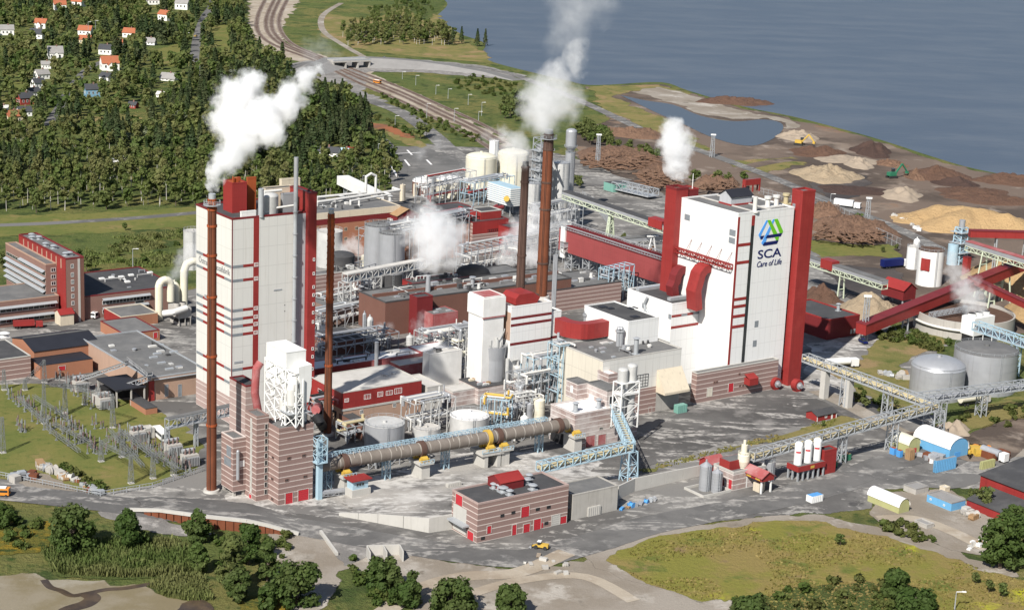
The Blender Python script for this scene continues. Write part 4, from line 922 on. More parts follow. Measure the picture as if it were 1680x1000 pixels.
# ---- red-striped white block, tall white tower, round silo
T = bx((833, 650), 899, 800, ytop=505)
t = bld('red_striped_block', 'mill building', 'white block with three dark red stripes and red roof hood below the twin chimneys', T, 'clad_white', 'roof_dust', 'clad_white', par=.5); TW = T
for y in (523, 534, 565): w0 = T.wy(y)-.5; panel(t, T, 'R', 0, T.a, w0, w0+1.0, 'red_dark')
T2 = sub(T, T.a+.02, along(T.p(T.a, 1, 0), E1, 915)+T.a, 1.0, T.b*.8, 0, T.h-4.5); block(t, T2, 'clad_white', 'roof_dust', 'clad_white', name='side_wing', rname='side_wing_roof')
w0 = T.wy(565)-.5; panel(t, T2, 'R', 0, T2.a, w0, w0+1, 'red_dark')
panel(t, T, 'L', .2, T.b-.2, T.h-13, T.h-2, 'brick_peach', 'side_cladding')
clutter(t, T, 8, 6)
mb = MB(); u0, v0 = T.top(846, 503); O = T.p(u0, v0, T.h); Lh = along(O, E1, 886); dp = 9
pf = [(0, 0), (dp*.05, 2.2), (dp*.35, 4.4), (dp, 4.6), (dp, 0)]
pf = [(0, .6), (0, 3.0), (1.6, 4.6), (Lh-3, 4.6), (Lh, 2.5), (Lh-1.5, .4)]
f = [O+E1*a+EZ*b for a, b in pf]; bk = [p+E2*dp for p in f]; mb.poly(f[::-1] if (f[1]-f[0]).cross(f[2]-f[1]).dot(E2) > 0 else f)
for i in range(len(f)): j = (i+1) % len(f); mb.poly([f[i], f[j], bk[j], bk[i]])
mb.build('roof_hood', 'red', t)
mb = MB(); a = T.p(T.a+1, -.5, 0); 
for k in range(3): mb.cyl(G(905+k*2.2, 515, 12), .45, 26, n=8)
mb.build('vent_pipe', 'steel', t)
Wt = bx((788, 655), 821, 764, ytop=489)
t = bld('white_tower', 'mill building', 'slender tall white tower with a pinkish cap left of the red-striped block', Wt, 'clad_dusty', 'red_dusty', 'clad_dusty', par=.3)
mb = MB(); mb.bb(Wt, -.4, Wt.a+.4, -.4, Wt.b+.4, Wt.h-7.5, Wt.h-.3); mb.build('cap', 'clad_dusty', t); panel(t, Wt, 'R', -.4, Wt.a+.4, Wt.h-8.1, Wt.h-7.52, 'red_dusty', d=.4)
Xb = bx((784, 664), 842, 752, ytop=637); c = G(808, 621, Xb.h+.1); hS_ = hgt(c, 566); rS = rpx(c, 19)
t = thing('lime_silo', 'round grey-white lime silo with equipment on top in front of the slender white tower', 'silo', c); mb = MB(); mb.cyl(c, rS, hS_*.62, n=32, cap=False); mb.cyl(c+EZ*hS_*.62, rS, hS_*.38, rS*1.12, n=32); mb.build('shell', 'steel', t)
mb = MB(); rr = random.Random(3); mb.rail(c+EZ*hS_, rS*1.1, 1.2, 24)
for i in range(10): p = c+V((rr.uniform(-3.5, 3.5), rr.uniform(-3.5, 3.5), hS_)); mb.cyl(p, rr.uniform(.4, .9), rr.uniform(1.5, 4.5), n=10)
for i in range(8): p = c+V((rr.uniform(-3, 3), rr.uniform(-3, 3), hS_+1)); mb.bar(p, p+V((rr.uniform(-2, 3), rr.uniform(-2, 2), rr.uniform(3, 9))), .3)
mb.lattice(c+EZ*hS_+E1*1, 12, 3.5, 3.5, 5, .2); mb.build('top_equipment', 'steel_dusty', t)
mb = MB(); q = c-E2*5.2+E1*3; mb.cyl(q, .8, 9, n=12); mb.path([q+E1*2+EZ*8, q+E1*5+EZ*8, q+E1*5+EZ*5], .5); mb.cyl(q+E1*5, 1.7, 5, n=14); mb.dome(q+E1*5+EZ*5, 1.7, .8, 14); mb.build('scrubber', 'steel_dusty', t)
mb = MB(); q = c+E1*6.5-E2*2; mb.path([q+EZ*hS_, q+E1*2+EZ*(hS_-4), q+E1*9-E2*3+EZ*1], .8); mb.cyl(q+EZ*(hS_-2), 1.9, 4.5, n=14); mb.build('feed_chute', 'steel_dusty', t)
# ---- cream box, small concrete house, red upper storey building, brick block
X = bx((703, 640), 756, 692, ytop=582)
t = bld('cream_box_building', 'mill building', 'cream box building behind the small windowed concrete house', X, 'clad_dusty', 'roof_dust', 'clad_dusty', par=.3); clutter(t, X, 5, 4, 1.2)
X = bx((700, 680), 725, 662, ytop=636)
t = bld('concrete_house', 'mill building', 'small pale concrete house with square dark windows beside the grey tanks', X, 'concrete_pale', 'roof_dust', 'concrete_pale', par=.4)
for x, y in ((667, 640), (690, 638.5), (685, 649), (670.5, 655), (689, 655), (689, 667)): winpx(t, X, 'L', x, y, 2.6, 4.5, fm='concrete', nx=1)
for x, y in ((713.5, 642), (713, 658)): winpx(t, X, 'R', x, y, 6, 5, fm='concrete')
q = X.on('L', 679, 670); mb = MB(); P = X.p(-1.0, q[0], 1); mb.path([P, P+EZ*(X.h-2), P+EZ*(X.h-.3)-E2*.8+E1*.4, P+EZ*(X.h+.3)-E2*3], .65); mb.build('vent_pipe', 'steel_dusty', t)
X = bx((560, 704), 690, 508, ytop=645)
t = bld('red_storey_building', 'mill building', 'dusty roofed building with a red upper storey over brick, behind the grey tanks', X, 'brick_peach', 'roof_dust', 'concrete_pale', par=.35)
panel(t, X, 'R', -.08, X.a, X.h*.56, X.h-.02, 'red', 'red_storey', d=.1); panel(t, X, 'L', -.08, X.b, X.h*.56, X.h-.02, 'red', 'red_storey', d=.1); panel(t, X, 'R', -.1, X.a, X.h*.5, X.h*.56, 'concrete_pale', 'ledge', d=.18)
for x0, x1, y0, y1 in ((597, 608, 646, 654), (633, 644, 640, 647.5), (647, 659, 636, 645), (565, 572, 653, 659), (619, 628, 642, 650)): window(t, X, 'R', *px(X, 'R', x0, y0, x1, y1), nx=4, d=.2)
for x in (593, 647): winpx(t, X, 'R', x, 675 if x < 600 else 664, 5, 7, fm='white')
for x, y in ((525, 640), (545, 651)): winpx(t, X, 'L', x, y, 6, 5)
for x, y in ((629, 616), (634, 617), (645, 614)): u, v = X.top(x, y); skylight(t, X.p(u, v, X.h), 1.2, 1.2, .9, 'steel')
X = Xb
t = bld('brick_block', 'mill building', 'banded brick block with cluttered dark roof beyond the right grey tank', X, 'brick_dusty', 'roof_dark', 'roof_dark', par=.3)
rr = random.Random(11); cols = ['blue_bright', 'wood', 'red_dusty', 'beige', 'galv', 'white_pipe']
for i in range(12): u, v = rr.uniform(2, X.a*.55), rr.uniform(1.5, X.b*.7); a_, b_, c_ = rr.uniform(.8, 2.2), rr.uniform(.5, 1.4), rr.uniform(.3, 1); solo('crate', MB().bb(X, u, u+a_, v, v+b_, X.h+.06, X.h+.06+c_), cols[i % 6], 'small goods crate or pallet lying on the dark roof of the banded brick block', 'crate', X.p(u, v, X.h+.06), 'goods lying on the brick block roof')
X = bx((768, 668), 790, 722, ytop=632); X = sub(Xb, -.02-Xb.a*.62, -.03, 2.2, Xb.b*.75, 0, Xb.h-.6)
bld('brick_block', 'mill building', 'banded brick block with pale dusty roof between concrete house and dark-roofed block', X, 'brick_dusty', 'roof_dust', 'concrete_pale', par=.3)
# ---- long red gallery with white dust on its roof
O = G(516, 632, 3); L = BX(O, along(O, E1, 690), 9.5, hgt(O, 606)); 
t = bld('long_gallery', 'corridor', 'long red gallery with dusty white roof behind the red-storey building', L, 'red_dusty', 'roof_white', 'red_dusty', par=.2)
panel(t, L, 'R', 0, L.a*.52, 0, L.h-.1, 'red', 'clean_cladding', d=.05)
L2 = sub(L, L.a+.02, along(L.p(L.a, 0, 0), E1, 750)+L.a, 0, 9.5, 1.5, L.h+.5); block(t, L2, 'red_dusty', 'roof_white', 'red_dusty', name='dusty_section', rname='dusty_section_roof', par=.2)
clutter(t, L, 14, 5, 1.2)
q = L.p(L.a*.56, -.8, -3); mb = MB(); mb.cyl(q, .8, 17, n=12); mb.build('vent_pipe', 'steel', t)
# ---- dark brick hall behind it
M_ = bx((631, 552), 935, 588, ytop=497)
t = bld('dark_brick_hall', 'mill building', 'broad dark brick hall with stained grey roof in the middle of the works', M_, 'brick_brown', 'roof_grey', 'roof_dark', par=.6)
S = sub(M_, 12, 20, -6, -.02, 0, M_.h+2); block(t, S, 'red_dark', 'roof_dark', 'red_dark', name='lift_tower', rname='lift_tower_roof')
S = sub(M_, 62, 70, 4, 12, M_.h, M_.h+5); 
mb = MB(); mb.bb(M_, 0, M_.a, M_.b*.46, M_.b*.5, M_.h+.06, M_.h+1.5); mb.build('roof_upstand', 'brick_brown', t)
for i in range(7): u, v = M_.a*(.1+.12*i), M_.b*(.3+.08*(i % 3)); skylight(t, M_.p(u, v, M_.h), 2.5, 1.6, .6, 'steel')
clutter(t, M_, 34, 1); u, v = M_.top(702, 478); mb = MB(); mb.cyl(M_.p(u, v, M_.h), 1.2, 7, .9, n=12); mb.build('steam_vent', 'steel', t); STV = M_.p(u, v, M_.h+7)
u, v = M_.top(775, 470); mb = MB(); mb.cyl(M_.p(u, v, M_.h), .9, 4, n=12); mb.cyl(M_.p(u, v, M_.h+4), 1.5, .5, n=12); mb.build('roof_vent', 'steel', t)
P_ = bx((709, 556), 750, 688, ytop=517)
t = bld('dusty_pink_block', 'mill building', 'small dusty pink block with flat roof beside the white pipework', P_, 'red_dusty', 'roof_grey', 'red_dusty', par=.3)
for u_, v_ in ((4, 3), (8, 6), (11, 3)): u = P_.a*u_/14; skylight(t, P_.p(u, P_.b*v_/9, P_.h), 2, 1.4, .5)
# banded brick hall to the right of the twin chimneys
O = G(1018, 497); Rh = BX(O-E1*along(O, -E1, 880), along(G(1018, 497), -E1, 880), 26, hgt(O, 462)); 
t = bld('banded_brick_hall', 'mill building', 'banded brick hall behind the curved red corridor, right of the twin chimneys', Rh, 'brick', 'roof_grey', 'roof_dark', par=.5)
clutter(t, Rh, 14, 2)
for u_ in (.3, .6, .8): skylight(t, Rh.p(Rh.a*u_, 10, Rh.h), 3, 2, .6, 'steel')
# long red conveyor house
O = G(1096, 470, 9); C_ = BX(O, 7.5, along(O, E2, 916), hgt(O, 462)+2.5); C_.h = 11.5
t = thing('conveyor_house', 'long red conveyor house with ribbed roof slanting between white block and twin chimneys', 'conveyor', C_.p(3, C_.b/2, -9))
mb = MB(); mb.bb(C_); mb.build('wall', 'red_faded', t)
q = MB(); k = C_.b
q.bb(C_, -.4, C_.a+.4, -.3, k+.3, C_.h+.01, C_.h+.25)
for i in range(46): v = k*i/46; q.bb(C_, -.5, C_.a+.5, v, v+.5, C_.h+.25, C_.h+.55)
q.build('roof', 'red_dark', t)
q = MB(); q.truss(C_.p(-.6, 0, C_.h+.3), C_.p(-.6, k, C_.h+.3), .8, 1.2, 40, .14, diag=False); q.truss(C_.p(C_.a+.2, 0, C_.h+.3), C_.p(C_.a+.2, k, C_.h+.3), .8, 1.2, 40, .14, diag=False); q.build('walkway', 'galv', t)
for i in range(6): v = k*(i+.5)/6; q = MB(); q.lattice(C_.p(C_.a/2, v, -9), 8.9, 5, 5, 3, .35); q.build('trestle', 'galv', t)
mb = MB(); mb.bb(C_, -1, -.02, k*.93, k*.97, -3, C_.h+1); mb.build('end_frame', 'white', t)
# ================================================================ kiln, chimneys, tanks, conveyors, pipework
# ---- rotary kiln
A_, B_ = G(521, 764, 10), G(930, 695, 10); d = B_-A_; LK = d.length; dn = d.normalized(); rk = rpx(A_, 10.8)
t = thing('rotary_kiln', 'long brown rotary lime kiln lying on concrete piers between two banded brick buildings', 'kiln', (A_+B_)/2-EZ*10)
mb = MB(); n = 26; seg = LK/n
for i in range(n):
    a = A_+dn*seg*i; mb.cur = 0; mb.tube(a, a+dn*(seg-.35), rk, n=32, cap=i in (0, n-1)); mb.cur = 1; mb.tube(a+dn*(seg-.35), a+dn*seg, rk+.02, n=32, cap=False)
mb.build('shell', ['kiln_shell', 'kiln_mark'], t)
kx = lambda x: along(A_, dn, x)
for x in (564, 691, 817, 916): a = A_+dn*(kx(x)-.9); MB().tube(a, a+dn*1.8, rk+.55, n=36).build('riding_ring', 'rust_dark', t)
a = A_+dn*(kx(800)-.7); MB().tube(a, a+dn*1.4, rk+.6, n=36).build('girth_gear', 'yellow', t)
for x, y in ((583, 752), (652, 739), (745, 722), (775, 717), (880, 699)):
    p = A_+dn*kx(x); q = V((-dn.x*0+dn.y, -dn.x, 0)); mb = MB(); o_ = q*rk*.80+EZ*rk*.62
    for s_ in (-1.2, 1.2): mb.box(p+o_*1.01+dn*s_-dn*.15, dn*.3, (EZ*.8-q*.6).normalized()*2.2, (q*.8+EZ*.6)*.06)
    mb.build('inspection_mark', 'kiln_mark', t)
for x, w_, y in ((564, 5, 0), (691, 5.5, 0), (800, 9, 0), (822, 5.5, 0), (941, 4.5, 0)):
    p = A_+dn*kx(x); p = V((p.x, p.y, 0)); z0 = p.z; sd = V((dn.y, -dn.x, 0)); tt = thing('kiln_pier', 'concrete kiln pier with yellow rollers, %s along the rotary kiln' % {564: 'leftmost', 691: 'second from the left', 800: 'table-like with two legs', 822: 'plain one beside the yellow gear', 941: 'rightmost'}[x], 'pier', p, 'piers carrying the rotary kiln')
    mb = MB(); hp = 10-rk-1.9; f = V(dn); f.z = 0
    if w_ == 9:
        for s_ in (-3.2, 2.0): mb.box(p+f*s_-sd*3.6-EZ*.6, f*1.4, sd*7.2, EZ*(hp-.7))
        mb.box(p-f*4.4-sd*4.0+EZ*(hp-1.25), f*8.8, sd*8, EZ*1.25)
    else: mb.box(p-f*1.6-sd*3.4-EZ*.6, f*3.2, sd*6.8, EZ*(hp-.4)); mb.box(p-f*w_/2-sd*4.2+EZ*(hp-.8+.22), f*w_, sd*8.4, EZ*.7)
    mb.build('block', 'concrete_pale', tt)
    for s_ in (-2.2, 2.2): q = MB(); c_ = p+sd*s_+EZ*(hp+1.0); q.tube(c_-f*1.0, c_+f*1.0, 1.0, n=16); q.box(c_-f*1.6-sd*.7-EZ*.9, f*.5, sd*1.4, EZ*1.2); q.box(c_+f*1.1-sd*.7-EZ*.9, f*.5, sd*1.4, EZ*1.2); q.build('roller', 'yellow', tt)
    q = MB(); q.truss(p+sd*4.1-f*(w_/2)+EZ*(hp), p+sd*4.1+f*(w_/2)+EZ*hp, .2, 1.1, 4, .08, diag=False); q.build('railing', 'lightblue', tt)
sdk = V((-dn.y, dn.x, 0))
t = thing('kiln_walkway', 'pale blue lattice walkway running behind and above the rotary kiln', 'walkway', A_-EZ*10)
p0, p1 = A_+sdk*(rk+1.2)+EZ*(rk-1.4), A_+dn*kx(905)+sdk*(rk+1.2)+EZ*(rk-1.4)
MB().truss(p0, p1, 1.6, 1.7, 54, .16).build('lattice', 'lightblue', t); mb = MB(); mb.bar(p0+EZ*.3, p1+EZ*.3, 1.6, .25); mb.build('deck', 'galv', t)
for f in (.06, .3, .55, .8, .97): q = p0.lerp(p1, f); MB().lattice(V((q.x, q.y, 0)), q.z, 2, 2, 4, .2).build('trestle', 'lightblue', t)
t = thing('hoist_tower', 'pale blue steel hoist column at the right corner of the banded kiln tower', 'hoist', BT.p(BT.a+1.6, -1.2, 0))
p = BT.p(BT.a+1.8, -1.0, 0); hp = hgt(p, 722); mb = MB(); mb.box(p-E1*.8-E2*.8, E1*1.6, E2*1.6, EZ*hp); mb.build('column', 'lightblue', t); mb = MB(); mb.lattice(p+EZ*(hp-7), 8, 3.6, 3.6, 3, .25); mb.bb(BX(p-E1*2-E2*2, 4, 4, 1), w0=hp-7.3, w1=hp-7.05); mb.build('head', 'lightblue', t); mb = MB(); mb.tube(p+EZ*2+E1*1, p+EZ*1.2+E1*13, .9, n=12); mb.truss(p+EZ*1+E1*1, p+E1*13, 1.5, 1.5, 6, .15); mb.build('screw_conveyor', 'steel', t)
O = BT.p(BT.a+11, -6.5, 0); X = BX(O, 7, 4.5, 6.2); t = thing('drive_cabin', 'small pale blue cabin with a red roof by the first kiln pier', 'cabin', O)
MB().bb(X, w0=-.3, w1=3).build('base', 'concrete_pale', t); mb = MB(); mb.bb(X, .4, 6.2, .4, 4, 3.0, 6.0); mb.build('wall', 'lightblue', t); mb = MB(); mb.bb(X, -.4, 7.2, -.5, 4.9, 6.02, 6.4); mb.build('roof', 'red', t); window(t, sub(X, .4, 6.2, .4, 4, 3, 6), 'R', 1.2, 4.4, .9, 2.2, nx=3, fm='lightblue')
# ---- chimneys
def chimney(name, label, bpx, tpx, rb, rt, parts, rings=(), strake=None, base_z=0.0, cap='steel', gallery=True, capm='galv'):
    c = G(bpx[0], bpx[1], base_z); h = hgt(c, tpx); t = thing(name, label, 'chimney', c); r0, r1 = rpx(c, rb), rpx(c, rt)
    mb = MB()
    zs = [(hgt(c, y) if y else 0) for y, _ in parts]+[h]; ms = []
    for i, (y, m_) in enumerate(parts):
        if m_ not in ms: ms.append(m_)
        mb.cur = ms.index(m_); f0, f1 = zs[i]/h, zs[i+1]/h
        nseg = max(1, int((zs[i+1]-zs[i])/7))
        for j in range(nseg):
            a, b = f0+(f1-f0)*j/nseg, f0+(f1-f0)*(j+1)/nseg; mb.tube(c+EZ*(h*a), c+EZ*(h*b), r0+(r1-r0)*a, r0+(r1-r0)*b, 28, cap=(b > .999 or a < .001))
    mb.build('shaft', ms, t)
    for y in rings: z = hgt(c, y); MB().tube(c+EZ*z, c+EZ*(z+.7), (r0+(r1-r0)*z/h)+.22, n=28).build('flange', parts[-1][1], t)
    if strake:
        for k in range(3):
            z0, z1 = hgt(c, strake), h*.99; mb = MB(); pr = None; nn = 110
            for i in range(nn+1):
                f = i/nn; a = f*2*math.pi*4.2+k*2.094; rr = r0+(r1-r0)*(z0+(z1-z0)*f)/h; u = V((math.cos(a), math.sin(a), 0)); p = c+EZ*(z0+(z1-z0)*f); q = (p+u*(rr-.05), p+u*(rr+.14))
                if pr: k_ = len(mb.v); mb.v += [pr[0], pr[1], q[1], q[0]]; mb.face((k_, k_+1, k_+2, k_+3))
                pr = q
            mb.build('strake', parts[-1][1], t)
    if gallery:
        mb = MB(); mb.tube(c+EZ*(h-2.0), c+EZ*(h-1.8), r1+1.3, n=24); mb.rail(c+EZ*(h-1.8), r1+1.2, 1.2, 20, .12); mb.build('gallery', 'galv', t)
    mb = MB(); mb.tube(c+EZ*(h+.02), c+EZ*(h+1.6), r1*.82, n=24); mb.build('flue_top', capm, t)
    mb = MB(); mb.tube(c-EZ*.5, c+EZ*.9, r0+1.2, r0+.9, n=28); mb.build('footing', 'concrete_pale', t)
    l = MB(); a = c+V((-.2, -.98, 0))*(r0+.25); b = c+V((-.2, -.98, 0))*(r1+.25)+EZ*h; 
    for s_ in (-.25, .25): l.bar(a+V((s_, 0, 1)), b+V((s_, 0, 0)), .1)
    l.build('ladder', 'rust_dark', t)
    return t, c, h, r1
chimney('rusty_chimney', 'tall rust-brown chimney standing alone at the left, in front of the boiler house', (347, 806), 326, 8.3, 7.0, [(0, 'rust'), (700, 'rust'), (345, 'rust_bright')], (345, 372, 420, 488, 585, 698))
chimney('rusty_chimney', 'orange-rust chimney with spiral fins between the boiler house and the red-storey building', (537, 713), 350, 6.6, 5.6, [(0, 'rust'), (496, 'rust_bright')], (492, 600), strake=480, gallery=False, capm='galv')
zT = TW.h
chimney('rusty_chimney', 'left and shorter one of the twin chimneys, grey-brown, above the red hood', (853, 482), 272, 7.4, 6.2, [(0, 'rust_dark'), (300, 'rust_dark')], (276, 300, 420), base_z=zT, gallery=False, capm='black')
chimney('rusty_chimney', 'right and tallest of the twin chimneys, dark red rust, above the red hood', (888, 488), 219, 9.2, 8.2, [(0, 'rust'), (300, 'rust'), (246, 'rust_dark')], (246, 300, 344, 432), base_z=zT)
# ---- tanks and silos
def tk(label, x, yb, rp, ytop, side, top, name='tank', z0=0.0, **k):
    c = G(x, yb, z0); r = rpx(c, rp); return tank(name, label, c, r, hgt(c, ytop), side, top, cat=name.split('_')[-1], **k), c, r
tk('grey round tank with pale roof just left of centre, behind the rotary kiln', 630, 733, 33, 692, 'steel', 'steel_dusty', hoops=1)
tk('low grey tank with roof braces between two larger tanks behind the kiln', 699, 722, 23, 700, 'steel_dusty', 'roof_dust', hoops=1)
tk('wide grey tank with white dusty roof below the dark-roofed brick block', 769, 714, 32, 680, 'steel_dusty', 'roof_white', hoops=1, cone=1.2)
tk('left of the two tall grey concrete silos beside the orange brick building', 617, 462, 21, 368, 'steel', 'roof_grey', 'silo', hoops=0)
t_, c, r_ = tk('right and nearer of the two tall grey concrete silos, with a dark conical foot', 641, 470, 21.5, 381, 'steel', 'roof_grey', 'silo', hoops=0)
MB().tube(c-EZ*.2, c+EZ*7, r_+.12, r_+.12, n=40, cap=False).build('skirt', 'roof_dark', t_)
tk('light grey tank with railings behind the fin-spiralled rusty chimney', 540, 436, 21, 378, 'steel_dusty', 'roof_dust')
tk('cream tank half hidden left of the pale boiler house', 316, 440, 15, 378, 'steel_dusty', 'roof_dust')
tk('big cream-white pulp tower nearest of the pair behind the works', 788, 306, 25.5, 258, 'tank_cream', 'tank_cream', dome_h=3)
tk('big cream-white pulp tower, right and farther of the pair behind the works', 840, 304, 25.5, 252, 'tank_cream', 'tank_cream', dome_h=3)
tk('low cream tank left of the big pulp towers', 737, 322, 22, 293, 'tank_cream', 'roof_white', dome_h=1.5)
tk('brown tank with a white domed roof beside the road crossing', 693, 318, 17, 297, 'brick_brown', 'roof_white', dome_h=2.2)
tk('slim beige column tank left of the brown white-domed tank', 660, 332, 4.6, 303, 'beige', 'beige', rail=False, hoops=5)
tk('short beige column tank in front of the brown white-domed tank', 681, 322, 3.6, 302, 'beige', 'beige', rail=False, hoops=4)
tk('tiny white cone-topped tank in front of the low cream tank', 706, 320, 4.5, 306, 'white_pipe', 'white_pipe', rail=False, cone=2)
t_, c, r_ = tk('small white tank perched above the cream pulp towers', 810, 256, 8, 231, 'white', 'roof_white')
tk('pale vertical drum by the dark brick hall left corner, white domed', 606, 560, 6, 526, 'steel_dusty', 'steel_dusty', dome_h=2, rail=False)
tk('slim grey column standing left of the white-domed drum', 597, 561, 3, 516, 'steel', 'steel', dome_h=1, rail=False)
tk('white steel silo left of the larger white one by the chip heaps', 1496, 440, 10.5, 405, 'white', 'roof_dust', 'silo', dome_h=1)
t_, c, r_ = tk('larger white steel silo with a rusty roof and red hatch by the chip heaps', 1523, 466, 21.5, 409, 'white', 'bark', 'silo', hoops=1, n=14)
q = c+V((-.55, -.83, 0))*r_; hh = hgt(c, 440); mb = MB(); mb.box(q-V((.83, -.55, 0))*2.3+EZ*hh-V((.55, .83, 0))*.3, V((.83, -.55, 0))*4.6, V((.55, .83, 0))*1.0, EZ*6); mb.build('hatch', 'red', t_)
tk('small white top tank between the two white silos', 1501, 432, 5.5, 397, 'white', 'white', dome_h=2, rail=False)
tk('silver storage tank with a low domed roof on the right', 1535, 648, 44, 600, 'steel', 'steel', dome_h=4, hoops=4)
tk('largest silver storage tank at the right edge with flat dusty roof', 1612, 636, 51.5, 572, 'steel', 'roof_grey', dome_h=1.4, hoops=4)
tk('left one of two ribbed steel silos on legs by the red gabled shed', 1156, 803, 10, 763, 'steel', 'steel', 'silo', cone=1.4, rail=False, hoops=6)
tk('right one of two ribbed steel silos on legs by the brick pump house', 1175, 806, 9.2, 774, 'steel', 'steel', 'silo', cone=1.2, rail=False, hoops=6)
tk('plain grey steel silo between the brick pump house and white silos', 1261, 787, 9.3, 756, 'steel', 'steel_dusty', 'silo')
# broad concrete basin
c = G(1580, 538); r_ = rpx(c, 81); hb = hgt(c-V((0, r_, 0)), 520); t = thing('settling_basin', 'broad round concrete basin with brown scum under the red chip conveyor', 'basin', c); mb = MB(); n = 64
for r0, r1, z0, z1 in ((r_, r_, -.5, 8), (r_, r_-.7, 8, 8), (r_-.7, r_-.7, 8, 6.4)):
    k = len(mb.v); cs = [V((math.cos(2*math.pi*i/n), math.sin(2*math.pi*i/n), 0)) for i in range(n)]; mb.v += [c+q*r0+EZ*z0 for q in cs]+[c+q*r1+EZ*z1 for q in cs]
    for i in range(n): j = (i+1) % n; mb.face((k+i, k+j, k+n+j, k+n+i), z0 != z1)
mb.build('wall', 'concrete', t); mb = MB(); mb.cyl(c+EZ*6.2, r_-.7, .3, n=64); mb.build('scum', 'bark', t)
mb = MB(); pr = [c+V((math.cos(a), math.sin(a), 0))*(r_+.8)+EZ*4.5 for a in np.linspace(math.pi*1.0, math.pi*1.5, 14)]; mb.path(pr, .6, 10); mb.build('ring_pipe', 'white_pipe', t)
mb = MB(); mb.truss(c-E1*r_+EZ*8.2, c+E1*2+EZ*8.2, 2.5, 1.6, 14, .2); mb.cyl(c+EZ*6, 1.2, 4.5); mb.build('scraper_bridge', 'galv', t)
# triple white silos on a red base
O = G(1308, 791); X = BX(O, along(O, E1, 1353), along(O, E2, 1289), 5.5)
t = thing('loading_platform', 'red platform on grey legs carrying three white silos', 'platform', X.p(X.a/2, X.b/2, 0)); mb = MB(); mb.bb(X, w0=3.6, w1=5.5); mb.cur = 1; mb.bb(X, .3, X.a-.3, .3, X.b-.3, 5.503, 5.56); mb.build('deck', ['red', 'roof_grey'], t)
for i in range(6):
    for v in (.3, X.b*.5, X.b-.7): mb = MB(); mb.bb(X, .3+(X.a-1)*i/5, .8+(X.a-1)*i/5, v, v+.5, -.3, 3.59); mb.build('leg', 'galv', t)
c2 = sub(X, X.a+.02, X.a+6, 1, X.b-1, 0, 8.5); block(t, c2, 'red', 'roof_dark', 'red', name='cabin', rname='cabin_roof')
panel(t, X, 'R', X.a*.45, X.a*.58, 4.1, 5, 'yellow', 'sign', .08)
for i, x in enumerate((1308.5, 1324, 1339)):
    c = G(x, (760.5, 757, 753.5)[i], 5.56); r0 = rpx(c, 6.9); h = hgt(c, (729, 726, 722.5)[i]); tt = thing('white_silo', '%s of three white silos with a red mark on the red platform' % ('leftmost', 'middle', 'rightmost')[i], 'silo', c); mb = MB(); mb.cyl(c, r0, h, n=28, cap=False); mb.dome(c+EZ*h, r0, 1.2, 28, 4); mb.build('shell', 'white', tt)
    mb = MB(); n = 8; k = 0
    for j in range(n):
        a0, a1 = -2.3+j*.14, -2.3+(j+1)*.14
        f = [c+V((math.cos(a), math.sin(a), 0))*(r0+.05)+EZ*z for a, z in ((a0, h*.62), (a1, h*.62), (a1, h*.71), (a0, h*.71))]; mb.poly(f)
    mb.build('red_mark', 'red_door', tt)
# cream hopper silo on the brick pump house
X = bx((1201.5, 805), 1254, 1169, ytop=777); t = bld('pump_house', 'utility building', 'low pale brick pump house with a cream hopper silo on its roof', X, 'brick_dusty', 'roof_grey', 'concrete_pale', par=.7); XP = X
u, v = X.top(1196, 772); q = BX(X.p(u, v, X.h), 8, 5, 3.2); mb = MB(); mb.bb(q); mb.cur = 1; mb.bb(q, .3, 7.7, .3, 4.7, 3.203, 3.26); mb.build('roof_house', ['red', 'roof_grey'], t); panel(t, X, 'L', X.b*.06, X.b*.2, .2, 3.6, 'red_door', 'door')
pp(t, X, 'L', 1180, 785, 1188, 800, 'red_dark', 'door')
u, v = X.top(1219, 767); c = X.p(u, v, X.h+.1); t = thing('hopper_silo', 'cream hopper silo with a small turret, on the pump house roof', 'silo', c); r0 = rpx(c, 10); h = hgt(c, 745); mb = MB(); mb.cyl(c, r0*.62, .5); mb.tube(c+EZ*.5, c+EZ*2.5, r0*.7, r0, n=28); mb.cyl(c+EZ*2.5, r0, h-2.5, n=28); mb.tube(c+EZ*h, c+EZ*(h+1), r0, r0*.5, n=28); mb.build('shell', 'tank_cream', t); mb = MB(); mb.cyl(c+EZ*(h+.9), 1.1, 2.6, n=14); mb.cyl(c+EZ*(h+3.5), .5, 1.6, n=10); mb.rail(c+EZ*h, r0*.95, 1.1, 16, .1); mb.build('turret', 'tank_cream', t)
mb = MB(); mb.path([c+E1*(r0+.3)+EZ*3, c+E1*(r0+5)+EZ*1.5-E2*2, c+E1*(r0+6)-E2*2-EZ*6], .5); mb.build('pipe', 'white_pipe', t)
def canopy(name, label, near, xr, xl, hc, ze, legs=True):
    O = G(*near); X = BX(O, along(O, E1, xr), along(O, E2, xl), hc); t = thing(name, label, 'canopy', X.p(X.a/2, X.b/2, 0))
    gable(t, sub(X, 0, X.a, 0, X.b, ze, hc), 'red', 'red_dusty', 1.8, 'u' if X.a > X.b else 'v', .5, wname='fascia', base=0)
    for u in (.4, X.a-.9):
        for v in (.4, X.b-.9): mb = MB(); mb.bb(X, u, u+.5, v, v+.5, -.2, ze-.02); mb.build('post', 'white', t)
    return t, X
t, X = canopy('loading_canopy', 'red gabled loading canopy on white posts in front of the pump house', (1248, 812), 1268, 1219, 6.0, 4.6)
panel(t, X, 'L', X.b*.1, X.b*.35, 4.8, 5.5, 'yellow', 'sign', .08); panel(t, X, 'L', X.b*.6, X.b*.85, 4.8, 5.5, 'yellow', 'sign', .08)
mb = MB(); mb.bb(X, 1, 3.4, 2, 5, -.2, 3); mb.cyl(X.p(4.5, 4, 0), .8, 4); mb.build('weigh_unit', 'beige', t)
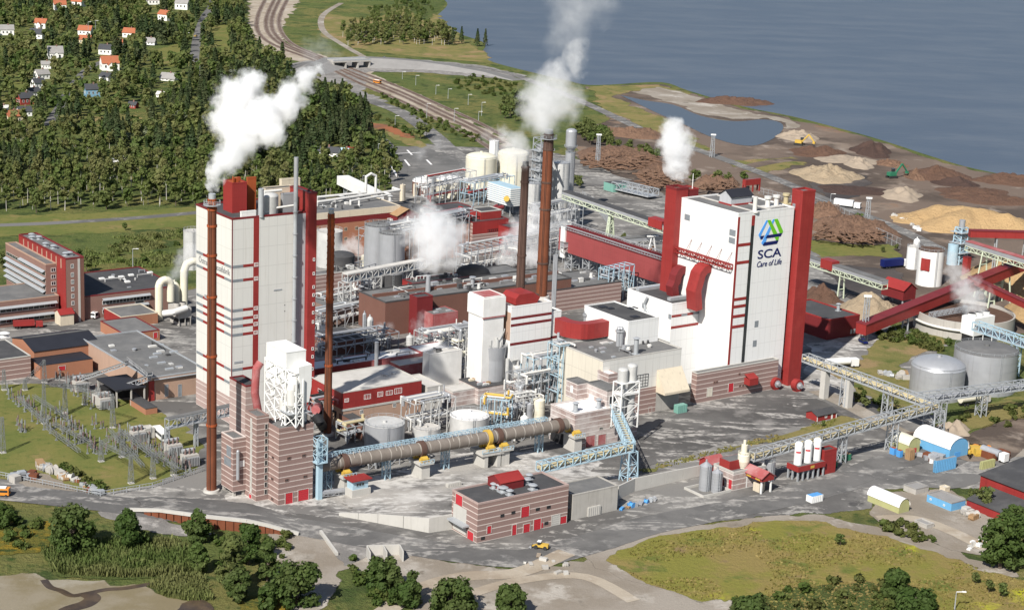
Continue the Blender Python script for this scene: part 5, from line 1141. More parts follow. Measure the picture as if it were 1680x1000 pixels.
t, X = canopy('gabled_shed', 'red gabled shed roof behind the two ribbed steel silos', (1164, 784), 1187, 1146, 5.0, .0)
X = BX(G(1154, 817), along(G(1154, 817), E1, 1200), along(G(1154, 817), E2, 1122), .9); t = thing('bund', 'low concrete bund around the two ribbed steel silos', 'bund', X.p(3, 3, 0)); mb = MB()
for a in ((0, X.a, 0, .4), (0, X.a, X.b-.4, X.b), (0, .4, .4, X.b-.4), (X.a-.4, X.a, .4, X.b-.4)): mb.bb(X, *a, -.2, .9)
mb.build('kerb', 'concrete_pale', t)
# ---- lattice galleries
def gallery(name, label, pts, w_, h_, nper, frame='lightblue', pipe='yellow_pale', t_=.26, sup=(), cat='conveyor', cover=None, pr=.55, belts=1):
    """box truss from point to point with the pipe or belt inside and trestles below"""
    t = thing(name, label, cat, V((pts[0].x, pts[0].y, 0)))
    for a, b in zip(pts, pts[1:]):
        n = max(2, int((b-a).length/nper)); MB().truss(a, b, w_, h_, n, t_).build('truss', frame, t)
        sd = (b-a).cross(EZ).normalized()
        if cover: mb = MB(); mb.box(a-sd*w_/2+EZ*(h_+.16), sd*w_, b-a, EZ*.25); mb.build('roof_sheet', cover, t)
        if pipe:
            for j in range(belts): mb = MB(); o_ = sd*(w_*.5*(j-(belts-1)/2)); mb.tube(a+o_+EZ*h_*.4, b+o_+EZ*h_*.4, pr, n=10); mb.build('pipe', pipe, t)
        mb = MB(); mb.box(a-sd*w_*.45+EZ*.14, sd*w_*.9, b-a, EZ*.12); mb.build('deck', 'galv', t)
    for s_ in sup:
        p, w0, w1 = s_[:3]; MB().lattice(V((p.x, p.y, 0)), p.z-.2, w0, w1, max(3, int(p.z/4)), t_).build('trestle', s_[3] if len(s_) > 3 else frame, t)
    return t
zG = 13.0
pA, pB = G(1034, 738, zG), G(1005, 672, K2.h*.8+4)
gallery('pipe_bridge', 'pale blue lattice pipe bridge with yellow pipes in front of the kiln outlet building', [pB, pA, G(884, 773, zG-1)], 3.0, 3.0, 3.0, pipe='yellow_pale', sup=[(pA, 4.6, 3.6)], belts=2)
zP = 12.0
a, b, c_, d_ = G(1321, 592, zP), G(1534, 671, zP), G(1380, 709, zP), G(1232, 754, 9)
gallery('pipe_bridge', 'long pale blue pipe bridge turning sharply left past the white silos', [a, b, d_], 3.4, 3.0, 4.0, 'galv', 'yellow_pale', .28, sup=[(a.lerp(b, .34), 3, 2.6), (a.lerp(b, .66), 3, 2.6), (b, 6, 5), (b.lerp(d_, .24), 3, 2.6), (b.lerp(d_, .52), 2.4, 2.0)], belts=2)
for i, f in enumerate((.17, .36)): p = a.lerp(b, f); p = V((p.x, p.y, 0))-E2*1.5; solo('bridge_pier', MB().box(p-E1*1.4-EZ*.5, E1*2.6, E2*2.6, EZ*(zP+.2)), 'concrete_pale', 'pale concrete pier under the long pipe bridge, %s' % ('nearest the red corner tower' if i == 0 else 'nearer the silver tanks'), 'pier', p)
a, b = G(1500, 660, 9), G(1720, 632, 9)
gallery('pipe_bridge', 'grey lattice pipe bridge passing in front of the two silver tanks', [a, b], 3.4, 3.2, 4.0, 'galv', 'steel', .26, sup=[(a.lerp(b, .5), 3, 3), (a.lerp(b, .2), 3, 3)], belts=2)
a, b = G(1600, 540, 14), G(1740, 588, 14)
gallery('pipe_bridge', 'pale blue lattice bridge at the right edge beside the white cooling tower', [a, b], 4.0, 3.4, 4.0, 'lightblue', 'steel', .32, sup=[(a.lerp(b, .5), 3, 3)])
a, b = G(274, 702, 9), G(378, 679, 9)
gallery('cable_bridge', 'grey lattice cable bridge crossing behind the leftmost rusty chimney', [a, b], 2.4, 3.2, 3.0, 'galv', None, .26, sup=[(a, 1.2, 1.2), (a.lerp(b, .45), 1, 1)], cover='roof_grey')
a, b = G(566, 462, 17), G(694, 437, 17)
gallery('pipe_gallery', 'covered lattice gallery crossing in front of the two tall grey silos', [a, b], 3.6, 3.4, 3.4, 'steel_dusty', 'steel', .34, sup=[(a, 4, 4), (a.lerp(b, .38), 4, 4), (a.lerp(b, .8), 3, 3)], cover='roof_dust')
a, b = G(128, 626, 3), G(208, 599, 13); c_ = G(247, 622, 10)
gallery('belt_conveyor', 'slim lattice conveyor climbing over the black open shed roof to the left', [a, b], 2.0, 1.2, 3.0, 'steel', None, .22, cover='roof_grey')
gallery('belt_conveyor', 'slim lattice conveyor running down beside the black open shed roof', [G(213, 590, 12), G(246, 616, 12)], 2.0, 1.2, 3.0, 'steel', None, .22, cover='roof_grey')
gallery('belt_conveyor', 'short lattice conveyor in front of the black open shed, rising to the right', [G(188, 644, 2), G(245, 624, 9)], 2.4, 2.0, 2.4, 'steel', None, .25, cover='roof_dark')
# chip and log conveyors
def belt(label, pts, w_, h_, body, roof, sup, name='belt_conveyor', lat=None):
    t = thing(name, label, 'conveyor', V((pts[0].x, pts[0].y, 0)))
    for a, b in zip(pts, pts[1:]):
        sd = (b-a).cross(EZ).normalized()*w_; up = sd.cross(b-a).normalized()*h_
        if up.z < 0: up = -up
        MB().box(a-sd/2, sd, b-a, up).build('casing', body, t); MB().box(a-sd*.56+up*1.01, sd*1.12, b-a, up.normalized()*.3).build('cover', roof, t)
        if lat: MB().truss(a-EZ*2.4, b-EZ*2.4, w_*.9, 2.2, max(3, int((b-a).length/4)), .3).build('truss', lat, t)
    for p, w0, m_ in sup:
        mb = MB(); g0 = V((p.x, p.y, 0)); sd = (pts[-1]-pts[0]).cross(EZ).normalized()
        mb.bar(g0-sd*w0, p-sd*1.2, .55); mb.bar(g0+sd*w0, p+sd*1.2, .55); k = p.z
        for f in (.35, .7): mb.bar(g0.lerp(p, f)-sd*(w0*(1-f)+1.2*f), g0.lerp(p, f)+sd*(w0*(1-f)+1.2*f), .35)
        mb.build('trestle', m_, t)
    return t
a, b = G(1412, 548, 4), G(1720, 424, 16)
belt('thick red enclosed chip conveyor rising to the right over the settling basin', [a, b], 5.2, 4.6, 'red', 'red_dark', [(a.lerp(b, .22), 1.5, 'galv'), (a.lerp(b, .62), 3, 'palegreen'), (a.lerp(b, .76), 3, 'palegreen')])
a, b = G(1590, 388, 24), G(1740, 392, 24)
belt('slim red chip conveyor running level to the right from the screening tower', [a, b], 4.0, 3.2, 'red', 'red_dark', [(a.lerp(b, .3), 2, 'galv'), (a.lerp(b, .62), 4, 'galv')])
a, b = G(1588, 402, 23), G(1720, 442, 23)
belt('lattice conveyor slanting down to the right beside the chip heaps', [a, b], 3.6, 2.0, 'steel', 'red_dusty', [(a.lerp(b, .22), 4, 'palegreen'), (a.lerp(b, .42), 4, 'palegreen')], lat='palegreen')
a, b = G(1592, 462, 14), G(1720, 522, 14)
belt('thin red conveyor running down to the right in front of the chip heaps', [a, b], 3.2, 2.6, 'red', 'red_dark', [(a.lerp(b, .3), 2, 'palegreen')])
a, b = G(1322, 424, 14), G(1452, 466, 14); e_ = G(1490, 480, 12)
belt('lattice log conveyor from behind the red corner tower to the debarking shed', [a, b], 3.8, 1.6, 'steel', 'roof_grey', [(a.lerp(b, .48), 2, 'palegreen')], lat='palegreen')
q = a.lerp(b, .24); d_ = (b-a).normalized(); sd = d_.cross(EZ).normalized(); mb = MB(); mb.box(q-sd*2.4-EZ*1.2, sd*4.8, d_*8, EZ*4.4); solo('conveyor_housing', mb, 'red', 'small red housing on the log conveyor right of the corner tower', 'housing', q)
O = G(1484, 474, 0); q = bxt((1484, 466), 12, 1492, 1448); t = thing('debarking_shed', 'red pitched roof shed at the lower end of the log conveyor', 'shed', q.p(2, 5, 0)); gable(t, sub(q, 0, q.a+5, 0, q.b, 5, 9), 'red_dark', 'red', 3, 'v', .6)
for u in (.5, q.a+4):
    for v in (.5, q.b-1): mb = MB(); mb.bb(q, u, u+.6, v, v+.6, -.5, 4.98); mb.build('post', 'galv', t)
a, b, c_ = G(927, 318, 28), G(1106, 378, 22), G(1004, 412, 0)
t = belt('long lattice conveyor falling from the silver digesters towards the emblem boiler house', [a, b], 4.4, 1.6, 'steel', 'roof_dark', [], lat='palegreen')
p = along(a, (b-a).normalized(), 1003); p = a+(b-a).normalized()*p; mb = MB(); g0 = V((p.x, p.y, 0)); 
mb.lattice(g0, p.z-2.6, 6, 1.6, 7, .45, .5); mb.build('mast_support', 'palegreen', t)
for f in (.80,): q = a.lerp(b, f); d_ = (b-a).normalized(); sd = d_.cross(EZ).normalized(); mb = MB(); mb.box(q-sd*2.7-EZ*1.0, sd*5.4, d_*9, EZ*4.2); mb.build('housing', 'red', t)
a, b = G(922, 404, 12), G(1100, 390, 12)
belt('level grey ribbed conveyor crossing behind the long red conveyor house', [a, b], 3.6, 1.8, 'steel', 'roof_grey', [(a.lerp(b, .4), 2, 'galv'), (a.lerp(b, .72), 2, 'galv')], lat='steel_dusty')
for i, (x, y, yt) in enumerate(((1010, 430, 396), (1068, 438, 388))):
    c = G(x, y); h = hgt(c, yt); t = thing('floodlight_mast', 'white A-frame floodlight mast behind the red conveyor house, %s' % ('left one' if i == 0 else 'right one'), 'mast', c); mb = MB(); s_ = V((1, .3, 0)).normalized()*h*.22
    mb.bar(c-s_, c+EZ*h-s_*.15, .5); mb.bar(c+s_, c+EZ*h+s_*.15, .5); mb.bar(c-s_*.6+EZ*h*.45, c+s_*.6+EZ*h*.45, .35); mb.build('legs_frame', 'white', t); mb = MB(); mb.box(c+EZ*h-s_*.9-V((0, .8, 0)), s_*1.8, V((0, 1.6, 0)), EZ*.5); mb.build('lamp_bar', 'white', t)
# ---- screening tower with blue steel
c = G(1572, 432); t = thing('screening_tower', 'pale blue steel screening tower left of the upper chip conveyors', 'tower', c); h = hgt(c, 366); mb = MB(); mb.lattice(c, h*.9, 6, 4.5, 9, .4); mb.build('frame', 'lightblue', t)
for z, r0, hh in ((.3, 2.4, 6), (.55, 2, 5), (.8, 1.6, 6)): mb = MB(); mb.cyl(c+EZ*h*z, r0, hh, n=14); mb.build('cyclone', 'steel', t)
for z in (.28, .52, .78): mb = MB(); mb.bb(BX(c-E1*4.2-E2*4, 8.4, 8, .2), w0=h*z, w1=h*z+.25); mb.build('platform', 'galv', t)
mb = MB(); mb.cyl(c-E1*5, 2.8, h*.5, n=16); mb.build('bin', 'lightblue', t)
X = bxt((1588, 424), 9, 1594, 1580); bld('switch_house', 'utility building', 'small dark red switch house at the foot of the screening tower', X, 'red', 'roof_dark', 'red_dark')
# ---- silver digester cluster behind the twin chimneys
for lab, x, yb, rp, yt, m_, kw in (('broad silver digester behind the tallest rusty chimney', 916, 366, 15, 266, 'steel_dusty', {}), ('slim silver tower with a bulging head behind the tallest chimney', 931, 352, 8, 250, 'steel', {}), ('squat silver tank right of the digesters, catching steam', 940, 372, 10.5, 320, 'steel', {}), ('pale silver digester between the twin chimneys', 872, 380, 11, 300, 'steel_dusty', {})):
    t_, c, r0 = tk(lab, x, yb, rp, yt, m_, 'steel', 'digester', **kw)
c = G(931, 352); h = hgt(c, 250); t = thing('blow_tank', 'bulging silver drum crowning the slim digester tower', 'tank', c+EZ*(h+2)); mb = MB(); mb.tube(c+EZ*(h+.9), c+EZ*(h+3), rpx(c, 5), rpx(c, 9), n=24); mb.cyl(c+EZ*(h+3), rpx(c, 9), 9, n=24); mb.dome(c+EZ*(h+12), rpx(c, 9), 1.6); mb.build('shell', 'steel', t); mb = MB(); mb.rail(c+EZ*(h+3), rpx(c, 10.5), 1.2, 20, .14); mb.build('railing', 'galv', t)
c = G(884, 372); h = hgt(c, 226); t = thing('digester_tower', 'grey steel stair and pipe tower rising between the twin chimneys', 'tower', c); mb = MB(); mb.lattice(c, h, 8, 7, 14, .35); mb.build('frame', 'galv', t); mb = MB(); mb.cyl(c+E2*1, 2.6, h*.92, n=16); mb.build('vessel', 'steel', t)
rr = random.Random(5)
for i in range(7): z = h*(.2+.11*i); mb = MB(); mb.bb(BX(c-E1*5-E2*4.4, 10, 8.8, .2), w0=z, w1=z+.25); mb.truss(c-E1*5-E2*4.4+EZ*(z+.25), c+E1*5-E2*4.4+EZ*(z+.25), .2, 1.1, 6, .12, diag=False); mb.build('platform', 'galv', t)
for i in range(9): z = h*rr.uniform(.1, .9); a_ = rr.uniform(0, 6.3); q = c+V((math.cos(a_)*3.6, math.sin(a_)*3.6, z)); mb = MB(); mb.path([q, q+V((rr.uniform(-4, 5), -2, 0)), q+V((rr.uniform(-4, 5), -2, rr.uniform(-16, -6)))], .5); mb.build('pipe', 'steel_dusty', t)
# ---- cooling towers
def cooler(label, near, xr, xl, ytop, nf, body='white', z0=0.0):
    X = bx(near, xr, xl, ytop=ytop, z0=z0); t = thing('cooling_tower', label, 'cooling tower', X.p(X.a/2, X.b/2, 0)); mb = MB(); mb.bb(X, w0=X.h*.45); mb.bb(X, .6, X.a-.6, .6, X.b-.6, -.3, X.h*.2); mb.build('casing', body, t); mb = MB(); mb.bb(X, .5, X.a-.5, .5, X.b-.5, X.h*.2, X.h*.449); mb.build('louvres', 'black', t)
    for i in range(nf): q = X.p(X.a*(i+.5)/nf, X.b/2, X.h); r0 = min(X.a/nf, X.b)*.42; mb = MB(); mb.tube(q+EZ*.01, q+EZ*1.5, r0*1.05, r0, n=20, capm=1); mb.build('fan_stack', [body, 'black'], t)
    for u in (.2, X.a*.5, X.a-.5): mb = MB(); mb.bb(X, u, u+.3, .0, .3, 0, X.h*.45); mb.build('post', body, t)
    return X
CT = cooler('white cooling tower with three fan stacks steaming in front of the settling basin', (1594, 575), 1627, 1573, 523, 3)
cooler('low cooling tower with black louvres left of the pale boiler house', (293, 536), 314, 276, 507, 2, 'concrete')
# ribbed white coolers
X = bxt((838, 310), 16, 858, 800); t = thing('air_cooler', 'ribbed pale blue air cooler bank in front of the cream pulp towers', 'cooler', X.p(X.a/2, X.b/2, 0)); mb = MB()
for i in range(9): w_ = 6+i*1.15; mb.bb(X, 0, X.a, 0, X.b, w_, w_+.6)
mb.build('louvres', 'white', t); mb = MB(); mb.bb(X, .4, X.a-.4, .4, X.b-.4, 5.6, 16.2); mb.build('casing', 'lightblue', t)
for u in (.5, X.a-1):
    for v in (.5, X.b*.33, X.b*.66, X.b-1): mb = MB(); mb.bb(X, u, u+.5, v, v+.5, -.3, 5.58); mb.build('leg', 'galv', t)
# ---- pipe racks and pipe tangles
def rack(label, p0, p1, w_, h, n, np_, mats_, seed=1, t_=.28, frame='steel', lev=2, r=(.25, .6)):
    rr = random.Random(seed); t = thing('pipe_rack', label, 'pipe rack', V((p0.x, p0.y, 0))); d = p1-p0; sd = V((d.y, -d.x, 0)).normalized(); mb = MB()
    for i in range(n+1):
        q = p0+d*i/n
        for s_ in (-w_/2, w_/2): mb.bar(V((q.x, q.y, -.3))+sd*s_, q+sd*s_+EZ*h, t_)
        for k in range(lev): z = h*(k+1)/lev; mb.bar(q-sd*w_/2+EZ*z, q+sd*w_/2+EZ*z, t_)
        if i < n:
            q2 = p0+d*(i+1)/n
            for s_ in (-w_/2, w_/2):
                mb.bar(q+sd*s_+EZ*h, q2+sd*s_+EZ*h, t_)
                if i % 2 == 0: mb.bar(q+sd*s_, q2+sd*s_+EZ*h, t_*.7)
    mb.build('frame', frame, t)
    for i in range(np_):
        o_ = sd*rr.uniform(-w_*.42, w_*.42); z = h*(1+rr.randrange(lev))/lev+.5; r0 = rr.uniform(*r); f0, f1 = rr.uniform(0, .2), rr.uniform(.75, 1); a, b = p0+d*f0+o_+EZ*z, p0+d*f1+o_+EZ*z; side = sd*rr.choice((-1, 1))*rr.uniform(1, 4)
        m_ = rr.choice(mats_); mb = MB(); mb.path([a+side-EZ*rr.uniform(1, 4), a+side, a, b, b-side, b-side+EZ*rr.uniform(-4, 3)], r0); mb.build('pipe', m_, t)
    return t
PIP = ['white_pipe', 'steel_dusty', 'steel', 'galv']
rack('grey steel pipe rack above the yard between the red-striped block and the concrete hall', G(862, 660, 0), G(930, 648, 0), 8, 18, 6, 9, PIP, 1, frame='lightblue', lev=3)
rack('pale blue pipe rack with yellow pipes in front of the red-striped white block', G(852, 640, 0), G(902, 632, 0), 7, 10, 4, 8, PIP+['yellow_pale'], 2, frame='lightblue')
rack('tall pale blue stair frame left of the kiln outlet building', G(904, 664, 0), G(925, 660, 0), 7, 24, 3, 5, PIP, 3, frame='lightblue', lev=4)
rack('tangled grey pipe rack in the shade behind the long red gallery', G(524, 585, 0), G(640, 565, 0), 12, 7, 8, 12, ['steel', 'steel_dusty', 'galv'], 4)
rack('long grey pipe rack left of the dark brick hall', G(500, 545, 0), G(592, 525, 0), 10, 8, 7, 12, ['galv', 'steel', 'steel_dusty'], 5, lev=2)
rack('low pipe rack beyond the fin-spiralled chimney near the brick hall', G(520, 520, 0), G(592, 502, 0), 12, 9, 6, 10, ['galv', 'steel_dusty', 'white_pipe'], 6)
rack('grey lattice pipe rack in front of the two tall concrete silos', G(572, 488, 0), G(604, 478, 0), 8, 14, 3, 7, PIP, 7, lev=3)
rack('white pipe rack with fat cream ducts beside the dusty pink block', G(722, 604, 0), G(770, 594, 0), 9, 14, 4, 10, ['white_pipe', 'tank_cream', 'steel_dusty'], 8, lev=3, r=(.5, 1.0))
rack('grey pipe rack running past the foot of the twin chimneys', G(838, 445, 0), G(932, 424, 0), 9, 16, 9, 12, PIP, 9, frame='galv', lev=3)
rack('lattice pipe rack below the twin chimneys beyond the dark brick hall', G(760, 452, 0), G(850, 434, 0), 10, 14, 8, 12, PIP, 10, frame='galv', lev=3)
rack('white pipe rack crossing roofs toward the cream pulp towers', G(690, 338, 0), G(770, 322, 0), 9, 16, 8, 12, ['white_pipe', 'steel_dusty', 'red'], 11, frame='galv', lev=3)
rack('grey pipe rack with black fans in front of the cream pulp towers', G(765, 336, 0), G(832, 322, 0), 10, 13, 8, 12, ['red', 'steel', 'galv'], 12, frame='lightblue', lev=2)
rack('small blue pipe rack joining the concrete hall and the long conveyor house', G(988, 496, 0), G(1030, 486, 0), 6, 16, 5, 6, PIP, 13, frame='lightblue', lev=4)
rack('dusty pipe rack above the tanks behind the rotary kiln', G(668, 716, 0), G(735, 702, 0), 8, 13, 5, 10, ['steel_dusty', 'white_pipe', 'steel'], 14, frame='steel_dusty', lev=2)
rack('pale blue walkway rack with yellow pipes right of the wide dusty tank', G(790, 700, 0), G(836, 705, 0), 6, 12, 4, 6, ['yellow', 'steel_dusty'], 15, frame='lightblue')
rack('dusty pipe rack under the white silo between brick block and kiln', G(836, 690, 0), G(880, 682, 0), 9, 9, 4, 9, PIP, 16, frame='steel_dusty')
rack('yellowish pipe bundle left of the grey tanks under the dark shed roof', G(560, 724, 0), G(600, 716, 0), 7, 6, 3, 7, ['yellow_pale', 'steel', 'galv'], 17, frame='galv')
rack('white pipe rack between the slender white tower and the cream box', G(742, 628, 0), G(778, 622, 0), 7, 22, 3, 9, ['white_pipe', 'tank_cream', 'steel'], 21, frame='steel_dusty', lev=4, r=(.4, .8))
rack('crowded white pipe rack in front of the dusty pink block', G(690, 580, 0), G(762, 568, 0), 10, 9, 6, 14, ['white_pipe', 'steel', 'galv'], 22, frame='steel_dusty', lev=2)
rack('grey pipe rack filling the gap below the red roof hood block', G(838, 668, 0), G(900, 656, 0), 8, 13, 5, 12, ['steel', 'galv', 'white_pipe'], 23, lev=3)
rack('shaded pipe rack behind the dust collector and red ducts', G(505, 700, 0), G(548, 692, 0), 8, 10, 3, 10, ['black', 'steel', 'red_dusty'], 24, lev=2)
rack('low pipe rack lying in the shade under the rotary kiln', G(600, 768, 0), G(700, 750, 0), 4, 3.5, 6, 8, ['steel', 'galv', 'white_pipe'], 25, lev=1)
rack('low pipe rack under the right half of the rotary kiln', G(820, 726, 0), G(910, 710, 0), 4, 3.5, 6, 7, ['steel_dusty', 'white_pipe'], 26, lev=1)
rack('grey pipe rack across the roofs beyond the two tall silos', G(600, 400, 16), G(690, 384, 16), 10, 7, 6, 12, ['steel', 'white_pipe', 'galv'], 27, frame='galv')
rack('grey rack with pipes on the dark roof by the twin chimneys', G(700, 376, 17), G(770, 362, 17), 9, 6, 6, 12, ['steel', 'red', 'galv'], 28, frame='galv')
rack('pipe rack round the feet of the silver digesters', G(868, 392, 0), G(945, 378, 0), 9, 18, 6, 14, ['steel_dusty', 'white_pipe', 'steel'], 29, frame='galv', lev=3)
# vessels among the pipework, each its own
for i, (x, y, rp, yt, m_, lab) in enumerate(((860, 700, 7, 684, 'white', 'small white tank with a short steaming stack behind the kiln'), (883, 688, 10, 655, 'tank_cream', 'cream cone-roofed tank just left of the kiln outlet building'), (868, 690, 6, 662, 'steel', 'dark grey column tank beside the cream cone-roofed tank'), (740, 572, 6, 548, 'steel_dusty', 'small dusty drum among the white pipework left of the slender tower'), (755, 566, 5, 545, 'white_pipe', 'small white drum right beside the dusty drum, left of the slender tower'), (628, 566, 4, 545, 'steel', 'slim grey drum in the shaded pipework before the dark brick hall'), (672, 566, 6, 552, 'steel_dusty', 'squat drum in front of the red lift tower'), (900, 476, 5, 452, 'steel', 'slim steel drum right of the tallest chimney foot'))):
    tk(lab, x, y, rp, yt, m_, m_, rail=False, ladder=False, cone=1.0, hoops=2)
# bent white and red duct tangles
def bends(label, pts, r, m_, name='duct', n=10):
    mb = MB(); mb.path([V(p) for p in pts], r, n); return solo(name, mb, m_, label, 'duct', pts[0])
def arcpipe(c, y, w_, drop): h = hgt(c, y)-w_/2; return [c, c+EZ*h]+[c+E1*(w_/2*(1-math.cos(k*math.pi/6)))+EZ*(h+w_/2*math.sin(k*math.pi/6)) for k in range(1, 7)]+[c+E1*w_+EZ*(h-drop)]
bends('fat white U-shaped pipe left of the boiler house', arcpipe(G(261, 524), 460, 5.5, 7), 1.7, 'tank_cream', n=14)
c = G(302, 516); h = hgt(c, 430); bends('second fat white U-shaped pipe by the boiler house wall', [c, c+EZ*(h-4), c+EZ*(h-1)+E1*1.2, c+EZ*h+E1*4, c+EZ*(h-.5)+E1*9], 1.7, 'tank_cream', n=14)
bends('slanting white pipe joining the two U-shaped pipes', [G(268, 514, 6), G(285, 512, 7), G(306, 505, 8)], 1.4, 'white_pipe')
tk('stained cream drum with a domed top between the U-shaped pipes', 286, 516, 10, 476, 'tank_cream', 'tank_cream', dome_h=4, rail=False)
bends('bundled cream duct loop behind the covered corridor', [G(905, 560, 14), G(912, 553, 20), G(930, 548, 20), G(952, 545, 20)], 1.4, 'tank_cream')
bends('red roof duct zigzagging over the dark roofs by the pulp towers', [G(742, 350, 16), G(770, 342, 16), G(800, 348, 16), G(815, 338, 16)], 1.1, 'red')
bends('second red roof duct nearer the red-topped brick building', [G(765, 360, 16), G(790, 352, 16), G(824, 340, 16)], 1.3, 'red')
bends('red duct drop behind the white dust collector', [G(518, 672, 14), G(522, 668, 9), G(514, 668, 3), G(528, 672, 2)], 1.6, 'red_dusty')
bends('dark bundled duct behind the dust collector', [G(530, 700, 2), G(524, 690, 10), G(516, 680, 12)], 1.8, 'black')
bends('yellow pipe stack rising in front of the air cooler', [G(831, 326, 0), G(831, 326, 17)], 1.6, 'yellow', 'pipe_stack')
# long white pipes across the roof of the orange brick hall
# ================================================================ buildings round the edge of the works
# orange brick hall behind the boiler house
O = G(655, 412); Xo = BX(O-E1*along(O, -E1, 500), along(O, -E1, 500), 30, hgt(O, 338)); X = Xo
t = bld('orange_brick_hall', 'mill building', 'long orange brick hall with cream and red roof band behind the boiler house', X, 'brick_orange', 'roof_grey', 'beige', par=.4)
panel(t, X, 'R', 0, X.a, X.h-2.8, X.h-.02, 'beige', 'fascia', d=.1); panel(t, X, 'R', 0, X.a, X.h-5.6, X.h-2.82, 'red_dark', 'red_band', d=.08)
for x in (567, 585, 550): 
    for y in (374, 390): winpx(t, X, 'R', x, y+ (585-x)*.09, 5, 5.5, fm='beige')
for a, b, r0 in (((520, 338), (655, 318), .8), ((520, 330), (600, 322), .7), ((575, 336), (640, 325), .6)):
    q = MB(); p0 = X.p(*X.top(*a), X.h+2); p1 = X.p(*X.top(*b), X.h+2); q.path([p0-EZ*1.9, p0, p1, p1+E2*6, p1+E2*6-EZ*1.9], r0); solo('roof_pipe', q, 'white_pipe', 'long white pipe on the roof of the orange brick hall, ' + {338: 'nearest the front edge', 330: 'along the back', 336: 'short middle run'}[a[1]], 'pipe', p0)
clutter(t, X, 22, 7)
for i, (x, y) in enumerate(((590, 326), (622, 322), (640, 330), (560, 330))): u, v = X.top(x, y); vent(t, X.p(u, v, X.h), 1.2, 2.5, 'steel_dusty')
q = MB(); p0 = X.p(*X.top(600, 318), X.h); q.path([p0, p0+EZ*9, p0+E1*3+EZ*10.5, p0+E1*6+EZ*9, p0+E1*6], .7); solo('roof_pipe', q, 'white_pipe', 'tall white pipe hoop on the orange brick hall roof', 'pipe', p0)
O = G(770, 420); X = BX(O-E1*along(O, -E1, 652), along(O, -E1, 652), 60, hgt(O, 366)); X2 = X
t = bld('dark_roofed_hall', 'mill building', 'orange brick hall with wide dark roof half hidden behind the central steam', X, 'brick_orange', 'roof_dark', 'roof_dark', par=.4)
clutter(t, X, 26, 8); S = sub(X, X.a*.25, X.a*.55, 18, 34, X.h+.06, X.h+3); gable(t, S, 'red_dark', 'wood', 3, 'v', .5, name='roof_lantern', wname='lantern_wall', base=0)
for x, y in ((718, 352), (735, 362), (752, 356)): u, v = X.top(x, y); vent(t, X.p(u, v, X.h), 1.2, 2, 'steel')
X = BX(X.p(X.a+.02, -2, 0), along(X.p(X.a, -2, 0), E1, 832), 46, X.h+.5)
t = bld('red_topped_hall', 'mill building', 'banded brick hall with bright red upper storey left of the twin chimneys', X, 'brick', 'roof_dark', 'red_dark', par=.4)
panel(t, X, 'R', 0, X.a, X.h*.66, X.h-.02, 'red', 'red_storey', d=.1)
for i in range(8): f = .42+i*.055; window(t, X, 'R', X.a*f, X.a*(f+.045), X.h*.68, X.h*.76, nx=1, d=.2, fm='black')
S = sub(X, X.a*.35, X.a*.92, 4, 14, X.h+.06, X.h+4); block(t, S, 'red', 'roof_dark', 'concrete_pale', name='roof_storey', rname='roof_storey_roof', base=0)
S = sub(X, X.a*.72, X.a+6, -9, -.12, 0, X.h*.86); block(t, S, 'red', 'roof_dark', 'red_dark', name='red_wing', rname='red_wing_roof')
X = bxt((677, 466), 13, 790, 660); t = bld('red_low_hall', 'mill building', 'low red hall with dark patched roof under the central steam cloud', X, 'red', 'roof_dark', 'red_dark', par=.4)
clutter(t, X, 12, 9); u, v = X.top(776, 448); mb = MB(); c = X.p(u, v, X.h); mb.dome(c, 8, 4, 20, 4); mb.build('roof_dome', 'black', t)
X = bxt((800, 452), 12, 858, 772); bld('brick_low_hall', 'mill building', 'low orange brick hall right of the red low hall', X, 'brick_orange', 'roof_grey', 'roof_dark', par=.4)
X = bxt((518, 452), 16, 592, 505); t = bld('banded_low_hall', 'mill building', 'banded brick hall seen between boiler house stair tower and fin-spiralled chimney', X, 'brick', 'roof_grey', 'concrete_pale', par=.4)
clutter(t, X, 10, 10); u, v = X.top(560, 432); mb = MB(); mb.cyl(X.p(u, v, X.h), 6, 4); mb.dome(X.p(u, v, X.h+4), 6, 1.5); mb.build('roof_tank', 'roof_dark', t)
tk('white drum at right end of the banded low hall, in the steam', 600, 436, 8, 420, 'tank_cream', 'tank_cream', rail=False, z0=0, dome_h=1)
X = bxt((830, 372), 15, 856, 800); 
# white pulp slide shed
p0, p1 = G(562, 302, 10), G(620, 330, 10); d = p1-p0; sd = d.cross(EZ).normalized(); t = thing('white_covered_ramp', 'white covered ramp sloping down behind the orange brick hall', 'ramp', V((p0.x, p0.y, 0))); MB().box(p0-sd*3.5, sd*7, d, EZ*5).build('casing', 'white', t)
for f in (.15, .5, .85): q = p0.lerp(p1, f); MB().lattice(V((q.x, q.y, 0)), 9.9, 3, 3, 3, .3).build('trestle', 'galv', t)
for i, (x, y) in enumerate(((583, 330), (610, 328))): tk('cream drum with a railing at the foot of the white ramp, %s one' % ('left', 'right')[i], x, y, 7, 316, 'tank_cream', 'tank_cream', dome_h=1)
# dark red shed in the shade of the emblem house, warehouse ramps
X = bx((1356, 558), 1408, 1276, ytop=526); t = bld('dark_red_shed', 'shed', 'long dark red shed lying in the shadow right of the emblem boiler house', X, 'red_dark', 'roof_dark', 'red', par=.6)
u, v = X.top(1375, 510); vent(t, X.p(u, v, X.h), 1, 3)
for a, b in (((1395, 540), (1398, 547)), ((1400, 539), (1403, 546))): pp(t, X, 'R', *a, *b, 'galv', 'door')
